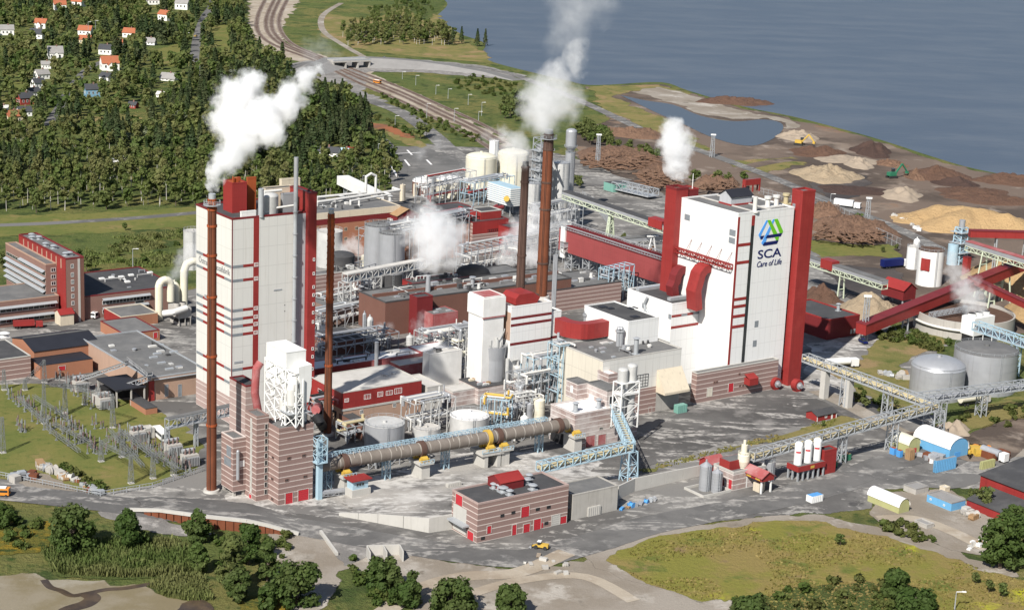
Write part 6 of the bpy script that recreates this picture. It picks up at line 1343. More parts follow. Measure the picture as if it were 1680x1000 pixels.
# ---- office block on the left
O = G(129, 528); S2 = BX(O, 0, 0, hgt(O, 424)); S2.O = O-E1*along(O, -E1, 109.5); S2.a = along(S2.O, E1, 139); S2.b = along(S2.O+EZ*S2.h, E2, 31)
t = bld('office_block', 'office building', 'seven-storey brick office block with white sun blinds and a red stair slab', S2, 'brick_plain', 'roof_grey', 'red_dark', par=.7)
panel(t, S2, 'L', -.05, S2.b, -.3, S2.h-.02, 'red', 'red_slab', d=.1)
ar = along(S2.O, E1, 129); panel(t, S2, 'R', ar, ar+1, 0, S2.h-.02, 'concrete_pale', 'corner_trim', d=.12); panel(t, S2, 'R', ar+1, S2.a, 0, S2.h-.02, 'brick_brown', 'recess_shade', d=.03)  # last panel: recess drawn flat, its shade put into the darker brick
for y in (436.5, 450.5, 462, 474, 485.5, 497, 511.5): w0 = hgt(S2.p(ar*.5, 0, 0), y)-.9; window(t, S2, 'R', ar*.42, ar*.66, w0, w0+1.8, nx=2)
for i in range(9): v = S2.b*(.08+.1*i); panel(t, S2, 'L', v, v+.8, S2.h-4.5, S2.h-.5, 'brick_peach', 'pilaster', d=.25)
for x, y in ((52, 389), (53, 393), (64, 393), (75, 404), (88, 408), (108, 420), (114, 419)): u, v = S2.top(x, y); vent(t, S2.p(u, v, S2.h), 1.2, 1.2)
ob_a = along(G(76.5, 540), E1, 95); Tp = S2.p(0, 0, 0); O1h = 0
hO = S2.h*.86; T1 = G(75, 435, hO); O = V((T1.x, T1.y, 0)); F1 = BX(O, 0, 0, hO); F1.a = (S2.O-O).dot(E1)-.12; F1.b = along(T1, E2, 9)
block(t, F1, 'brick_plain', 'roof_grey', 'brick_peach', name='front_slab', rname='front_slab_roof')
nb = 5; ys = [420, 433, 446, 460, 473]
wh = [hgt(F1.O, y) for y in (448, 460, 471, 481, 490)]
for i, w0 in enumerate(wh):
    a0 = 0.6; window(t, F1, 'L', a0, F1.b-.8, w0-1.4, w0+.2, nx=24, name='window_band', fm='concrete_pale')
    mb = MB(); b0, b1 = (0.4, F1.b*.62) if i == 0 else (.2, F1.b-.3); P = [F1.p(-.12, b0, w0+1.0), F1.p(-.12, b1, w0+1.0), F1.p(-1.5, b1, w0+.3), F1.p(-1.5, b0, w0+.3)]; mb.poly(P); mb.poly([p-EZ*.12 for p in P[::-1]]); mb.poly([P[3], P[2], P[2]-EZ*.12, P[3]-EZ*.12]); mb.build('sun_blind', 'galv', t)
for y in (442, 453, 464, 475): w0 = hgt(F1.p(F1.a, 0, 0), y)-.8; window(t, F1, 'R', F1.a-2.6, F1.a-.5, w0, w0+1.7)
mb = MB(); P = S2.p(-4, 0, 0); q = BX(P-E2*3, 6, 6, 5); gable(t, q, 'beige', 'red', 1.6, 'u', .4, name='porch_roof', wname='porch')
# wings
X = BX(S2.O-E1*(ob_a*0+110)-E2*3, 110-4.2, 30, hgt(S2.O-E2*3, 495)); X.h = max(7, X.h)
X = BX(F1.p(-70, -4, 0), 70+F1.a-1, 26, 11); t = bld('office_wing', 'office building', 'low brick office wing with a dark roof left of the office block', X, 'brick_plain', 'roof_grey', 'brick_peach', par=.4)
for i, w0 in enumerate((3, 7.6)):
    window(t, X, 'R', X.a*.52, X.a-1.5, w0-1.2, w0+.6, nx=14, name='window_band'); mb = MB(); P = [X.p(X.a*.52, -.1, w0+1.5), X.p(X.a-1, -.1, w0+1.5), X.p(X.a-1, -1.5, w0+.8), X.p(X.a*.52, -1.5, w0+.8)]; mb.poly(P[::-1]); mb.poly([p-EZ*.15 for p in P]); mb.poly([P[3], P[2], P[2]-EZ*.15, P[3]-EZ*.15]); mb.build('sun_blind', 'galv', t)
O = S2.p(S2.a+.1, 2, 0); X = BX(O, along(O, E1, 292), 40, 10); t = bld('workshop_wing', 'workshop', 'wide dark-roofed brick workshop right of the office block', X, 'brick_plain', 'roof_dark', 'red_dark', par=.5)
for i, (w0, f0, f1) in enumerate(((7.0, .2, .7), (3.0, .2, .68))):
    window(t, X, 'R', X.a*f0, X.a*f1, w0-1.2, w0+.6, nx=14, name='window_band'); mb = MB(); P = [X.p(X.a*f0, -.1, w0+1.6), X.p(X.a*f1, -.1, w0+1.6), X.p(X.a*f1, -1.4, w0+.9), X.p(X.a*f0, -1.4, w0+.9)]; mb.poly(P[::-1]); mb.poly([p-EZ*.15 for p in P]); mb.poly([P[3], P[2], P[2]-EZ*.15, P[3]-EZ*.15]); mb.build('sun_blind', 'galv', t)
for x, y in ((167, 458), (183, 456), (199, 455), (202, 460), (209, 463), (215, 452), (246, 448)): u, v = X.top(x, y); skylight(t, X.p(u, v, X.h), 2.2, 1.8, .7, 'white')
doorpx(t, X, 'R', 222, 493, 236, 506, m='black', n=2); clutter(t, X, 10, 11, 1)
# low sheds in front of the offices
X = bx((52, 613), 168, 16, ytop=582); X.h = 7.5
P0 = G(56, 577, 8); X = BX(V((P0.x, P0.y, 0)), along(P0, E1, 164), along(P0, E2, 20), 8)
t = thing('black_roofed_workshop', 'low workshop with a wide blue-black pitched roof in front of the offices', 'X', X.p(X.a/2, X.b/2, 0)); t['category'] = 'workshop'; t['label'] = 'low workshop with a wide blue-black pitched roof in front of the offices'; gable(t, X, 'brick_orange', 'roof_black', 2.4, 'u', .3)
mb = MB(); mb.bar(X.p(0, X.b/2, 10.7), X.p(X.a, X.b/2, 10.7), .5); mb.build('ridge', 'roof_grey', t)
P1 = G(66, 600, 5.5); Y = BX(V((P1.x, P1.y, 0)), along(P1, E1, 152), 13, 5.5); Y.b = max(6, (X.O-Y.O).dot(E2)-.1)
t = bld('orange_lean_to', 'workshop', 'orange-red walled lean-to with black roof below the wide black pitched roof', Y, 'brick_orange', 'roof_black', 'roof_black', par=.2)
doorpx(t, Y, 'R', 96, 600, 107, 607, n=3, m='red_door')
X = bx((51, 618), 53, -60, ytop=583); O = X.O-E1*40; X = BX(O, 40, 26, hgt(X.O, 584)); t = bld('brick_store', 'store', 'banded brick store with a dark flat roof at the left edge', X, 'brick', 'roof_dark', 'concrete_pale', par=.4)
u, v = X.top(7, 553); vent(t, X.p(u, v, X.h), 1.8, 1.5, 'white')
def simple(name, cat, label, near, xr, xl, ytop, wall, roof, trim=None, par=.35, wins=(), doors=()):
    X = bx(near, xr, xl, ytop=ytop); t = bld(name, cat, label, X, wall, roof, trim or wall, par=par)
    for f, x, y, w_, h_ in wins: winpx(t, X, f, x, y, w_, h_)
    for f, x0, y0, x1, y1 in doors: doorpx(t, X, f, x0, y0, x1, y1, n=3, m='red_door')
    return t, X
t, X = simple('orange_brick_annex', 'workshop', 'orange brick annex with three small windows and flat roof left of the boiler house', (204, 566), 262, 165, 549, 'brick_orange', 'roof_grey', 'red_dark', wins=[('R', 211, 557, 3, 4), ('R', 222, 556, 3, 4), ('R', 233, 554, 3, 4)], doors=[('R', 252, 545, 258, 554)])
S = sub(X, 0, 5, -5, -.03, 0, X.h*.8); block(t, S, 'red_dark', 'roof_grey', name='porch', rname='porch_roof')
t, X = simple('red_ended_annex', 'workshop', 'flat roofed orange brick annex with a bright red end wall near the offices', (198, 538), 259, 171, 521, 'brick_orange', 'roof_grey', 'beige')
panel(t, X, 'L', -.05, X.b, -.3, X.h+.2, 'red', 'red_end', d=.12)
simple('peach_annex', 'workshop', 'peach brick annex beside the orange-red lean-to', (176, 613), 214, 136, 596, 'brick_peach', 'roof_grey', 'beige')
simple('peach_annex', 'workshop', 'upper peach brick annex behind the blue filter house', (183, 596), 225, 152, 574, 'brick_peach', 'roof_grey', 'beige')
t, X = simple('blue_filter_house', 'filter house', 'blue filter house with a pale roof among the low sheds on the left', (197, 602), 215, 186, 577, 'blue', 'roof_dust', 'white')
mb = MB(); q = X.p(-3.5, 2, 0); mb.box(q, E1*3.2, E2*4, EZ*X.h*.85); mb.build('hopper', 'blue', t); pp(t, X, 'R', 205, 582, 211, 596, 'galv', 'door')
O = G(244, 658); X = BX(O, along(O, E1, 340), along(G(244, 622, 0), E2, 195)*1.0, hgt(O, 621)); X.b = 62
t = bld('paper_store', 'store', 'large grey flat-roofed store with pale brick front directly left of the boiler house', X, 'brick_peach', 'roof_grey', 'galv', par=.5); XS = X
for x in (251, 273, 295): winpx(t, X, 'R', x, 640, 6, 20, fm='galv', gm='glass_grey', nx=1)
panel(t, X, 'R', -.1, 2.2, -.3, X.h-1, 'red', 'downpipe_panel', d=.4)
for x, y in ((223, 597), (232, 606), (236, 601), (252, 587), (258, 581), (285, 578), (265, 596), (262, 567), (278, 606)): u, v = X.top(x, y); skylight(t, X.p(u, v, X.h), 3.2, 1.4, .6)
clutter(t, X, 12, 12, .9); mb = MB(); mb.path([X.p(2, -.6, X.h-.6), X.p(X.a-2, -.6, X.h-.6)], .3); mb.build('gutter_pipe', 'galv', t)
P0 = G(190, 640, 7); Y = BX(V((P0.x, P0.y, 0)), along(P0, E1, 240), along(P0, E2, 158), 7); t = thing('open_shed', 'open-sided shed with a flat black roof beside the substation', 'shed', Y.p(Y.a/2, Y.b/2, 0)); MB().bb(Y, w0=6.5).build('roof', 'roof_black', t)
for u in (.3, Y.a*.5, Y.a-.8):
    for v in (.3, Y.b-.8): mb = MB(); mb.bb(Y, u, u+.5, v, v+.5, -.3, 6.48); mb.build('post', 'concrete', t)
mb = MB(); mb.bb(Y, 1, Y.a-1, Y.b*.6, Y.b-1, -.3, 4.5); mb.build('back_wall', 'black', t)
t, X = simple('brick_garage', 'garage', 'narrow red brick shed with dark roof beside the substation lawn', (239, 681), 258, 213, 671, 'brick_orange', 'roof_dark', 'roof_dark')
simple('transformer_bay', 'bay', 'pale concrete transformer bay under the open black shed', (164, 669), 188, 150, 655, 'concrete_pale', 'concrete', 'concrete_pale')
simple('transformer_bay', 'bay', 'pale concrete wall block beside the white bus on the lawn', (238, 721), 254, 230, 705, 'concrete_pale', 'concrete_pale', 'concrete_pale')
# ---- front brick workshop
X = bx((782, 891), 930, 740, ytop=828); XW = X
t = bld('front_workshop', 'workshop', 'banded brick workshop with many red doors at the front of the works', X, 'brick', 'roof_dark', 'brick_pale', par=.6)
for a in ((799, 862, 805.5, 874), (840, 860, 847, 878), (858.5, 858.5, 869, 873), (875.5, 850.5, 887, 868), (919, 846, 929, 857.5)): doorpx(t, X, 'R', *a, n=6)
doorpx(t, X, 'R', 855, 830, 868, 847, n=6); doorpx(t, X, 'R', 905, 844, 918, 861, m='concrete_pale')
for x, y in ((824, 845), (842, 840), (882, 834.5), (900, 831), (896, 857.5), (792, 882)): winpx(t, X, 'R', x, y, 6, 4.5, fm='black')
pp(t, X, 'R', 888, 857, 890.5, 865, 'red_door', 'door')
a0, a1, w0, w1 = px(X, 'L', 744, 809, 766, 845); panel(t, X, 'L', a0, a1, X.h*.05, X.h*.72, 'concrete_pale', 'loading_bay', d=.05); doorpx(t, X, 'L', 748, 811, 759, 828, m='red_door'); doorpx(t, X, 'L', 767, 871, 777, 888, m='red_door')
mb = MB(); mb.bb(X, -2.5, -.02, X.b*.3, X.b*.92, X.h*.32, X.h*.36); mb.build('loading_dock', 'galv', t)
u, v = X.top(821, 806); S = BX(X.p(u, v, X.h), along(X.p(u, v, X.h), E1, 859), 7, 2.6); gable(t, S, 'red_dark', 'red', 1.8, 'u', .2, name='roof_house_roof', wname='roof_house', base=0)
for x, y, r0 in ((810, 801, 1.0), (819, 803, 1.0), (825, 807, 1.4), (836, 812, 1.0), (864, 793, 1.2), (874, 803, 1.2), (868, 786, 1.0)): u, v = X.top(x, y); vent(t, X.p(u, v, X.h), r0, 1.4)
X = bx((938, 853), 1012, 905, ytop=813); bld('concrete_store', 'store', 'plain concrete store with grey roof joined to the right of the front workshop', X, 'concrete', 'roof_grey', 'concrete', par=.4)
X = bx((742, 806), 757, 737, ytop=800); 
# small red hut on the east yard
X = bx((1340, 692), 1372, 1322, ytop=682); t = thing('red_hut', 'small red hut with white corners and dark roof at the east yard edge', 'hut', X.p(X.a/2, X.b/2, 0)); gable(t, X, 'red', 'roof_dark', 1.2, 'u', .4); panel(t, X, 'R', -.05, .3, 0, X.h, 'white', 'corner_trim', .08); panel(t, X, 'R', X.a-.3, X.a+.05, 0, X.h, 'white', 'corner_trim', .08); panel(t, X, 'R', X.a*.72, X.a*.8, 0, 2.2, 'white', 'door'); window(t, X, 'R', X.a*.4, X.a*.5, 1, 2.1)
# ---- yard on the right
def hall(label, near, xr, xl, hw, rise, wall, sheet, name='arch_hall'):
    O = G(*near); X = BX(O, along(O, E1, xr), along(O, E2, xl), hw); t = thing(name, label, 'storage hall', X.p(X.a/2, X.b/2, 0)); arch(t, X, wall, sheet, rise); return t, X
t, X = hall('large blue storage hall with a white arched roof on the right', (1557, 753), 1587, 1498, 3.5, 3.6, 'blue_bright', 'roof_white')
pp(t, X, 'R', 1566, 741, 1575, 752, 'blue', 'gate')
t, X = hall('green-walled hall with a cream arched roof beside the blue hall', (1490, 745), 1508, 1457, 3.2, 2.6, 'olive_sheet', 'tank_cream'); pp(t, X, 'R', 1493, 735, 1503, 745, 'red_door', 'gate')
hall('long cream tunnel hall at the edge of the meadow', (1474, 843), 1491, 1423, 2.2, 2.6, 'olive_sheet', 'roof_white')
t, X = simple('blue_shed', 'shed', 'bright blue double shed with grey pitched roofs at the right', (1560, 839), 1583, 1520, 826, 'blue_bright', 'roof_tin', 'roof_tin', wins=[('L', 1527, 818, 3, 3), ('L', 1549, 828, 3, 3)])
t, X = simple('grey_shed', 'shed', 'grey shed with a ribbed tin roof near the right yard', (1502, 812), 1523, 1482, 803, 'concrete', 'roof_tin', 'roof_tin')
simple('beige_hut', 'hut', 'small beige hut behind the bright blue double shed', (1550, 808), 1558, 1541, 801, 'beige', 'roof_dust')
simple('tin_shed', 'shed', 'low tin-roofed shed below the long cream tunnel hall', (1520, 868), 1532, 1500, 862, 'concrete', 'roof_tin')
O = G(1605, 817); hR = hgt(O, 778); X = BX(O-E2*70, 60, 70, hR); t = thing('red_warehouse', 'large red warehouse with dark roof cut by the right edge', 'warehouse', X.p(10, 35, 0)); gable(t, X, 'red', 'roof_dark', 3.0, 'v', .6)
S = BX(X.p(-11, 22, 0), 10.9, 44, hR*.5); q = MB(); P = [S.p(0, 0, S.h-1), S.p(S.a, 0, S.h+1.5), S.p(S.a, S.b, S.h+1.5), S.p(0, S.b, S.h-1)]; q.poly(P); q.poly([p-EZ*.3 for p in P[::-1]])
for i in range(4): j = (i+1) % 4; q.poly([P[i]-EZ*.3, P[j]-EZ*.3, P[j], P[i]])
q.build('lean_to_roof', 'roof_dark', t); q = MB(); q.bb(S, .4, .8, 0, S.b, -.3, S.h-1.4); q.bb(S, .8, S.a, 0, .4, -.3, S.h-1.4); q.build('lean_to_wall', 'red', t)
def crate(name, label, near, xr, xl, h, m_, cat='container', group=None, top=None):
    O = G(*near); X = BX(O, along(O, E1, xr), along(O, E2, xl), h); t = thing(name, label, cat, X.p(X.a/2, X.b/2, 0), group); mb = MB(); mb.bb(X); n = max(3, int(max(X.a, X.b)/.8))
    for i in range(n):
        f = i/n; mb.bb(X, X.a*f, X.a*f+.2, -.1, -.004, .2, h-.2); mb.bb(X, -.1, -.004, X.b*f, X.b*f+.2, .2, h-.2)
    mb.build('body', m_, t); MB().bb(X, .15, X.a-.15, .15, X.b-.15, h+.004, h+.08).build('top', top or m_, t); return t
crate('container', 'large blue container standing alone in front of the blue hall', (1535, 776), 1568, 1531, 4.5, 'blue_bright', top='roof_tin')
crate('container', 'small blue container, left one of two before the green-walled hall', (1466, 747), 1471, 1459, 2.6, 'blue', top='rust_bright')
crate('container', 'small blue container, right one of two before the green-walled hall', (1476, 751), 1481, 1470, 2.6, 'blue', top='rust_bright')
crate('container', 'rusty open scrap container right of the blue hall', (1648, 752), 1657, 1632, 2.2, 'rust')
crate('container', 'green and tan container at the right of the red silo platform', (1385, 757), 1396, 1374, 2.4, 'green_paint', top='wood')
crate('container', 'green waste container lying left of the tan container by the silo platform', (1366, 768), 1374, 1361, 2, 'green_paint', top='wood')
crate('container', 'teal green container in front of the concrete hall', (1112, 679), 1127, 1105, 3.2, 'teal_paint')
crate('container', 'pale green container beside the rusty open scrap container', (1611, 771), 1632, 1607, 3, 'olive_sheet')
crate('container', 'brown hut-like container in front of the green-walled hall', (1492, 756), 1500, 1484, 4, 'wood')
crate('container', 'white and grey container with red stripe by the concrete store', (965, 848), 985, 960, 3.2, 'concrete_pale')
crate('container', 'rack of stacked grey pallets right of the white striped container', (996, 836), 1014, 990, 6, 'roof_tin', 'pallet rack')
crate('container', 'white box cabinet on the roof edge left of the front workshop', (735, 808), 757, 731, 3, 'concrete_pale', 'cabinet')
# scrap and stacked goods
rr = random.Random(21)
def litter(label, name, cat, n, area, mats_, size, group, z=0.0):
    for i in range(n):
        f, g_ = rr.random(), rr.random(); x = area[0][0]+(area[1][0]-area[0][0])*f+(area[2][0]-area[0][0])*g_; y = area[0][1]+(area[1][1]-area[0][1])*f+(area[2][1]-area[0][1])*g_
        c = G(x, y, z); a = rr.uniform(0, 3.1); u = V((math.cos(a), math.sin(a), 0)); v = V((-u.y, u.x, 0)); s_ = rr.uniform(*size); mb = MB()
        if name == 'cable_drum' or rr.random() < .25: mb.tube(c+EZ*s_*.5-u*s_*.4, c+EZ*s_*.5+u*s_*.4, s_*.5, n=12); mb.tube(c+EZ*s_*.5-u*s_*.5, c+EZ*s_*.5-u*s_*.4, s_*.7, n=12); mb.tube(c+EZ*s_*.5+u*s_*.4, c+EZ*s_*.5+u*s_*.5, s_*.7, n=12)
        else:
            L = s_*rr.uniform(.8, 2.2); mb.box(c-u*L/2-v*s_/2, u*L, v*s_, EZ*s_*rr.uniform(.5, 1))
            for k in range(3): mb.box(c-u*L/2+u*L*k*.4-v*s_*.53-EZ*.02, u*L*.12, v*s_*1.06, EZ*s_*.4)
        solo(name, mb, rr.choice(mats_), label, cat, c, group)
litter('discarded crate or drum in the scrap row beside the substation lawn', 'scrap_crate', 'scrap', 26, ((62, 764), (100, 780), (80, 775)), ['concrete', 'galv', 'wood', 'concrete_pale'], (1.2, 2.6), 'scrap row beside the substation')
litter('discarded crate or drum in the scrap row beside the substation lawn', 'scrap_crate', 'scrap', 18, ((105, 775), (165, 808), (115, 788)), ['concrete', 'galv', 'wood', 'rust', 'concrete_pale'], (1.2, 2.4), 'scrap row beside the substation')
litter('scrap piece in the heap at the left road bend', 'scrap_crate', 'scrap', 14, ((10, 780), (50, 775), (20, 793)), ['concrete', 'galv', 'rust', 'roof_dark'], (1.4, 2.8), 'scrap heap at left')
litter('rusty machine part in the open yard right of the blue hall', 'scrap_part', 'scrap', 18, ((1580, 735), (1640, 748), (1575, 742)), ['orange', 'yellow', 'rust', 'concrete', 'white'], (1.6, 3.2), 'machine parts by the blue hall')
litter('stored pipe or drum in front of the green-walled hall', 'stored_drum', 'drum', 12, ((1508, 752), (1535, 760), (1515, 745)), ['galv', 'steel', 'white', 'rust'], (1.6, 2.8), 'stored drums by the green hall')
litter('plank stack or scrap beside the bright blue double shed', 'plank_stack', 'planks', 10, ((1585, 838), (1605, 845), (1580, 846)), ['wood', 'concrete', 'concrete_pale'], (1.2, 2.4), 'plank stacks by the blue shed')
litter('small pale barrel at the corner of the gravel yard', 'barrel', 'barrel', 12, ((1583, 902), (1610, 885), (1590, 908)), ['white', 'concrete_pale', 'steel', 'wood'], (1.0, 1.6), 'barrels at gravel yard corner')
litter('stacked beam on the ground right of the concrete store', 'stacked_beam', 'beam', 12, ((1015, 838), (1060, 826), (1030, 832)), ['wood', 'steel', 'galv', 'blue'], (.8, 1.6), 'beams by the concrete store')
litter('pallet or cable part lying on the grass by the tanks', 'scrap_part', 'scrap', 12, ((1440, 612), (1490, 615), (1445, 622)), ['wood', 'concrete', 'galv'], (1.2, 2.2), 'scrap on grass by the tanks')
litter('dumped block by the pale gravel track', 'stone_block', 'stone', 10, ((870, 905), (940, 925), (860, 925)), ['concrete_pale', 'concrete', 'gravel_heap'], (.8, 1.5), 'blocks on the gravel track')
litter('white stacked bale in the timber yard', 'stone_block', 'bale', 16, ((1460, 352), (1510, 385), (1470, 352)), ['white', 'concrete_pale'], (1.2, 2.2), 'white blocks along the yard road')
# concrete storage stalls
c = G(600, 915); t = thing('storage_stalls', 'open concrete storage stalls with three dividing walls in the foreground gravel', 'stalls', c); d1 = V((.98, .2, 0)); d2 = V((-.25, .95, 0))
X = BX(G(606, 921), along(G(606, 921), d1, 660), 5, 3.4, d1, d2); MB().bb(X, 0, X.a, X.b-.4, X.b, -.3, 3.4).build('back_wall', 'concrete_pale', t)
for f in (0, .5, 1): MB().bb(X, X.a*f-.2, X.a*f+.2, -1, X.b-.42, -.3, 3.4).build('divider', 'concrete_pale', t)
c = G(526, 876); 
wallrun('low_wall', 'slanting low concrete wall at the foreground concrete yard', [G(524, 874, .2), G(551, 911, .2)], .8, 1.0)
# sheet pile wall
t = thing('sheet_pile_wall', 'rusty sheet pile wall under a pale concrete kerb by the road bend', 'wall', PILE[1]); mb = MB(); kb = MB()
for a, b in zip(PILE, PILE[1:]):
    n = int((b-a).length/1.3); sd = V(((b-a).y, -(b-a).x, 0)).normalized()
    for i in range(n):
        p = a.lerp(b, i/n); q = a.lerp(b, (i+.92)/n)
        if p.z > 1: mb.box(V((p.x, p.y, -.5))+sd*(.55 if i % 2 else .2), V((q.x-p.x, q.y-p.y, 0)), sd*-.5, EZ*(p.z+.2))
    kb.bar(a+EZ*.35, b+EZ*.35, .9, 1.0)
mb.build('piles', 'rust', t); kb.build('kerb', 'concrete_pale', t)
# ---- substation
def pylon(lab, x, yb, yt): c = G(x, yb); t = thing('lattice_mast', lab, 'mast', c, 'masts of the substation'); h = hgt(c, yt); MB().lattice(c, h, 1.5, .7, max(6, int(h/2.2)), .11).build('lattice', 'galv_dark', t); MB().box(c-E1*.9-E2*.9-EZ*.4, E1*1.8, E2*1.8, EZ*.8).build('footing', 'concrete_pale', t); return c+EZ*h
tops = {}
for x, yb, yt in ((5, 743, 684), (73, 695, 628), (107, 678, 628), (185, 702, 646), (166, 757, 722), (200, 750, 704), (215, 793, 746), (251, 785, 742), (285, 780, 736), (7, 640, 606), (41, 640, 622), (73, 628, 590), (139, 664, 630)):
    tops[(x, yb)] = pylon('grey lattice mast on a concrete foot in the substation', x, yb, yt)
def beam(a, b, i): mb = MB(); mb.truss(a-EZ*1.4, b-EZ*1.4, 1.0, 1.0, max(4, int((b-a).length/2)), .08); solo('busbar_beam', mb, 'galv_dark', 'grey lattice beam spanning between masts of the substation', 'beam', V((a.x, a.y, a.z-1.4)), 'beams of the substation')
K_ = tops
for i, (a, b) in enumerate((((215, 793), (166, 757)), ((251, 785), (200, 750)), ((285, 780), (251, 785)), ((200, 750), (166, 757)), ((185, 702), (107, 678)), ((73, 695), (107, 678)), ((73, 628), (41, 640)), ((139, 664), (107, 678)))): beam(K_[a], K_[b], i)
E2f = [(30, 648, 75, 690), (55, 645, 110, 680), (75, 695, 130, 735), (88, 690, 150, 722), (180, 700, 235, 760), (205, 705, 290, 765)]
for i, (x0, y0, x1, y1) in enumerate(E2f): beam(G(x0, y0, 5), G(x1, y1, 5), i)
def insulator(i):
    t = thing('insulator_post', 'slim brown-grey insulator post on a steel stand in the substation', 'insulator', (0, 0, 0), 'insulators of the substation'); ORG[t.name] = (0, 0, 0); h = (3.4, 4.2, 2.8)[i]
    mb = MB(); mb.bar(V((0, 0, -.3)), V((0, 0, h*.55)), .3); mb.box(V((-.45, -.45, -.2)), V((.9, 0, 0)), V((0, .9, 0)), EZ*.5); mb.build('stand', 'galv_dark', t); mb = MB()
    mb.cyl(V((0, 0, h*.55)), .13, h*.45, n=8)
    for k in range(5): mb.tube(V((0, 0, h*(.58+k*.08))), V((0, 0, h*(.61+k*.08))), .3, .2, n=10)
    mb.build('ribbed_column', ('insulator', 'galv_dark', 'insulator')[i], t); return t
proto = [insulator(i) for i in range(3)]; used = [0, 0, 0]
rr = random.Random(4)
for (x0, y0, x1, y1, wx, wy, n) in ((25, 650, 60, 690, 14, 6, 26), (78, 680, 118, 725, 26, 8, 46), (125, 715, 165, 745, 14, 6, 34), (95, 610, 165, 668, 22, 6, 50), (165, 700, 210, 745, 20, 8, 26), (215, 712, 290, 768, 22, 6, 60), (260, 745, 310, 775, 12, 4, 20), (20, 690, 45, 712, 8, 3, 8)):
    for j in range(n):
        f = rr.random(); c = G(x0+(x1-x0)*f+rr.uniform(-wx, wx), y0+(y1-y0)*f+rr.uniform(-wy, wy), .15); k = rr.randrange(3)
        if not used[k]: proto[k].location = c; used[k] = 1
        else: clone(proto[k], c, rr.uniform(0, 3))
def transformer(lab, x, y, s_=1.0):
    c = G(x, y, .15); t = thing('transformer', lab, 'transformer', c); mb = MB(); mb.box(c-E1*2*s_-E2*1.4*s_, E1*4*s_, E2*2.8*s_, EZ*3*s_); mb.build('tank', 'concrete', t); mb = MB()
    for k in range(9): mb.box(c-E1*(2-.45*k)*s_-E2*2.2*s_+EZ*.3, E1*.2*s_, E2*.78*s_, EZ*2.4*s_)
    mb.build('radiator', 'steel', t)
    for k in (-1, 0, 1): mb = MB(); q = c+E1*k*1.2*s_+EZ*3*s_; mb.cyl(q, .3*s_, 1.6*s_, .12*s_, n=10); mb.build('bushing', 'insulator', t)
    mb = MB(); mb.tube(c-E1*1.8*s_+EZ*3.9*s_+E2*.8, c+E1*1.8*s_+EZ*3.9*s_+E2*.8, .5*s_, n=12); mb.build('conservator', 'galv', t)
for lab, x, y, s_ in (('grey finned transformer nearest the boiler house in the substation', 311, 762, 1.3), ('grey finned transformer behind the nearest one, by the cable bridge', 284, 745, 1.3), ('grey finned transformer beside the pale wall block', 226, 722, 1.2), ('grey finned transformer under the open black shed', 172, 668, 1.3), ('grey finned transformer left of the open black shed', 132, 640, 1.3)): transformer(lab, x, y, s_)
# ---- piles of chips, bark and logs
def heap(name, label, cx, cy_, wx, wy, htop, m_, cat='heap', seed=0, sharp=1.0, rough=.6, world_r=None, power=1.6, az=None, fine=1.0):
    """mound: footprint given by its half sizes in the photograph, height by the row of its top"""
    c = G(cx, cy_); ex = rpx(c, wx); ey = abs((G(cx, cy_-wy)-G(cx, cy_+wy)).y)/2; h = htop; n = 46; k = 26; mb = MB(); vs = [c+EZ*h]; rr = random.Random(seed); o_ = V((rr.uniform(0, 99), rr.uniform(0, 99), 0)); a0 = AZ if az is None else az
    for j in range(1, k+1):
        f = j/k
        for i in range(n):
            a = 2*math.pi*i/n; e = 1+.45*mnoise.noise(V((math.cos(a)*1.3, math.sin(a)*1.3, 0))+o_)+.1*mnoise.noise(V((math.cos(a)*4, math.sin(a)*4, 5))+o_)
            p = V((math.cos(a)*ex*f*e, math.sin(a)*ey*f*e, 0)); z = h*max(0, 1-f**sharp)**(power/1.6); z += (1-f)*.5*h*mnoise.noise(p*(2.4/max(ex, 1))+o_)+min(f*3, 1)*(1-f)*.22*h*mnoise.noise(p*(6/max(ex, 1))+o_)+min(1, (1-f)*3)*rough*(mnoise.noise(p*.22*fine+o_)+.5*mnoise.noise(p*.6*fine+o_))
            vs.append(c+p+EZ*max(-.3 if j == k else .02, z if j < k else -.3))
    mb.v = vs
    for i in range(n): mb.face((0, 1+i, 1+(i+1) % n), True)
    for j in range(k-1):
        for i in range(n): i2 = (i+1) % n; a = 1+j*n; mb.face((a+i, a+n+i, a+n+i2, a+i2), True)
    return solo(name, mb, m_, label, cat, c)
heap('chip_heap', 'broad pale orange wood chip heap beyond the screening tower', 1590, 368, 112, 15, 10, 'chips', seed=1, sharp=1.5)
heap('chip_heap', 'orange wood chip heap behind the thick red conveyor at the right edge', 1665, 462, 74, 27, 13, 'chips', seed=2, sharp=1.3)
heap('chip_heap', 'orange wood chip heap below the thin red conveyor at the right edge', 1720, 520, 74, 23, 12, 'chips', seed=3, sharp=1.3)
heap('chip_heap', 'pale chip heap beside the lower end of the thick red conveyor', 1425, 514, 60, 14, 9, 'chips_pale', seed=4, sharp=1.4)
heap('chip_heap', 'brown bark heap left of the pale chip heap behind the dark red shed', 1350, 490, 34, 10, 7, 'bark', seed=5)
heap('chip_heap', 'long cream chip ridge in the timber yard', 1355, 290, 58, 11, 6.5, 'chips_pale', seed=6, sharp=1.5, rough=1.6)
heap('bark_heap', 'dark purple-brown bark cone near the shore', 1430, 250, 33, 9, 8.5, 'bark_dark', seed=7)
heap('bark_heap', 'tan soil mound in front of the dark bark cone', 1408, 271, 24, 7, 6, 'gravel_heap', seed=8)
heap('bark_heap', 'brown soil ridge left of the dark bark cone', 1345, 252, 42, 9, 5, 'bark', seed=9, rough=1.2)
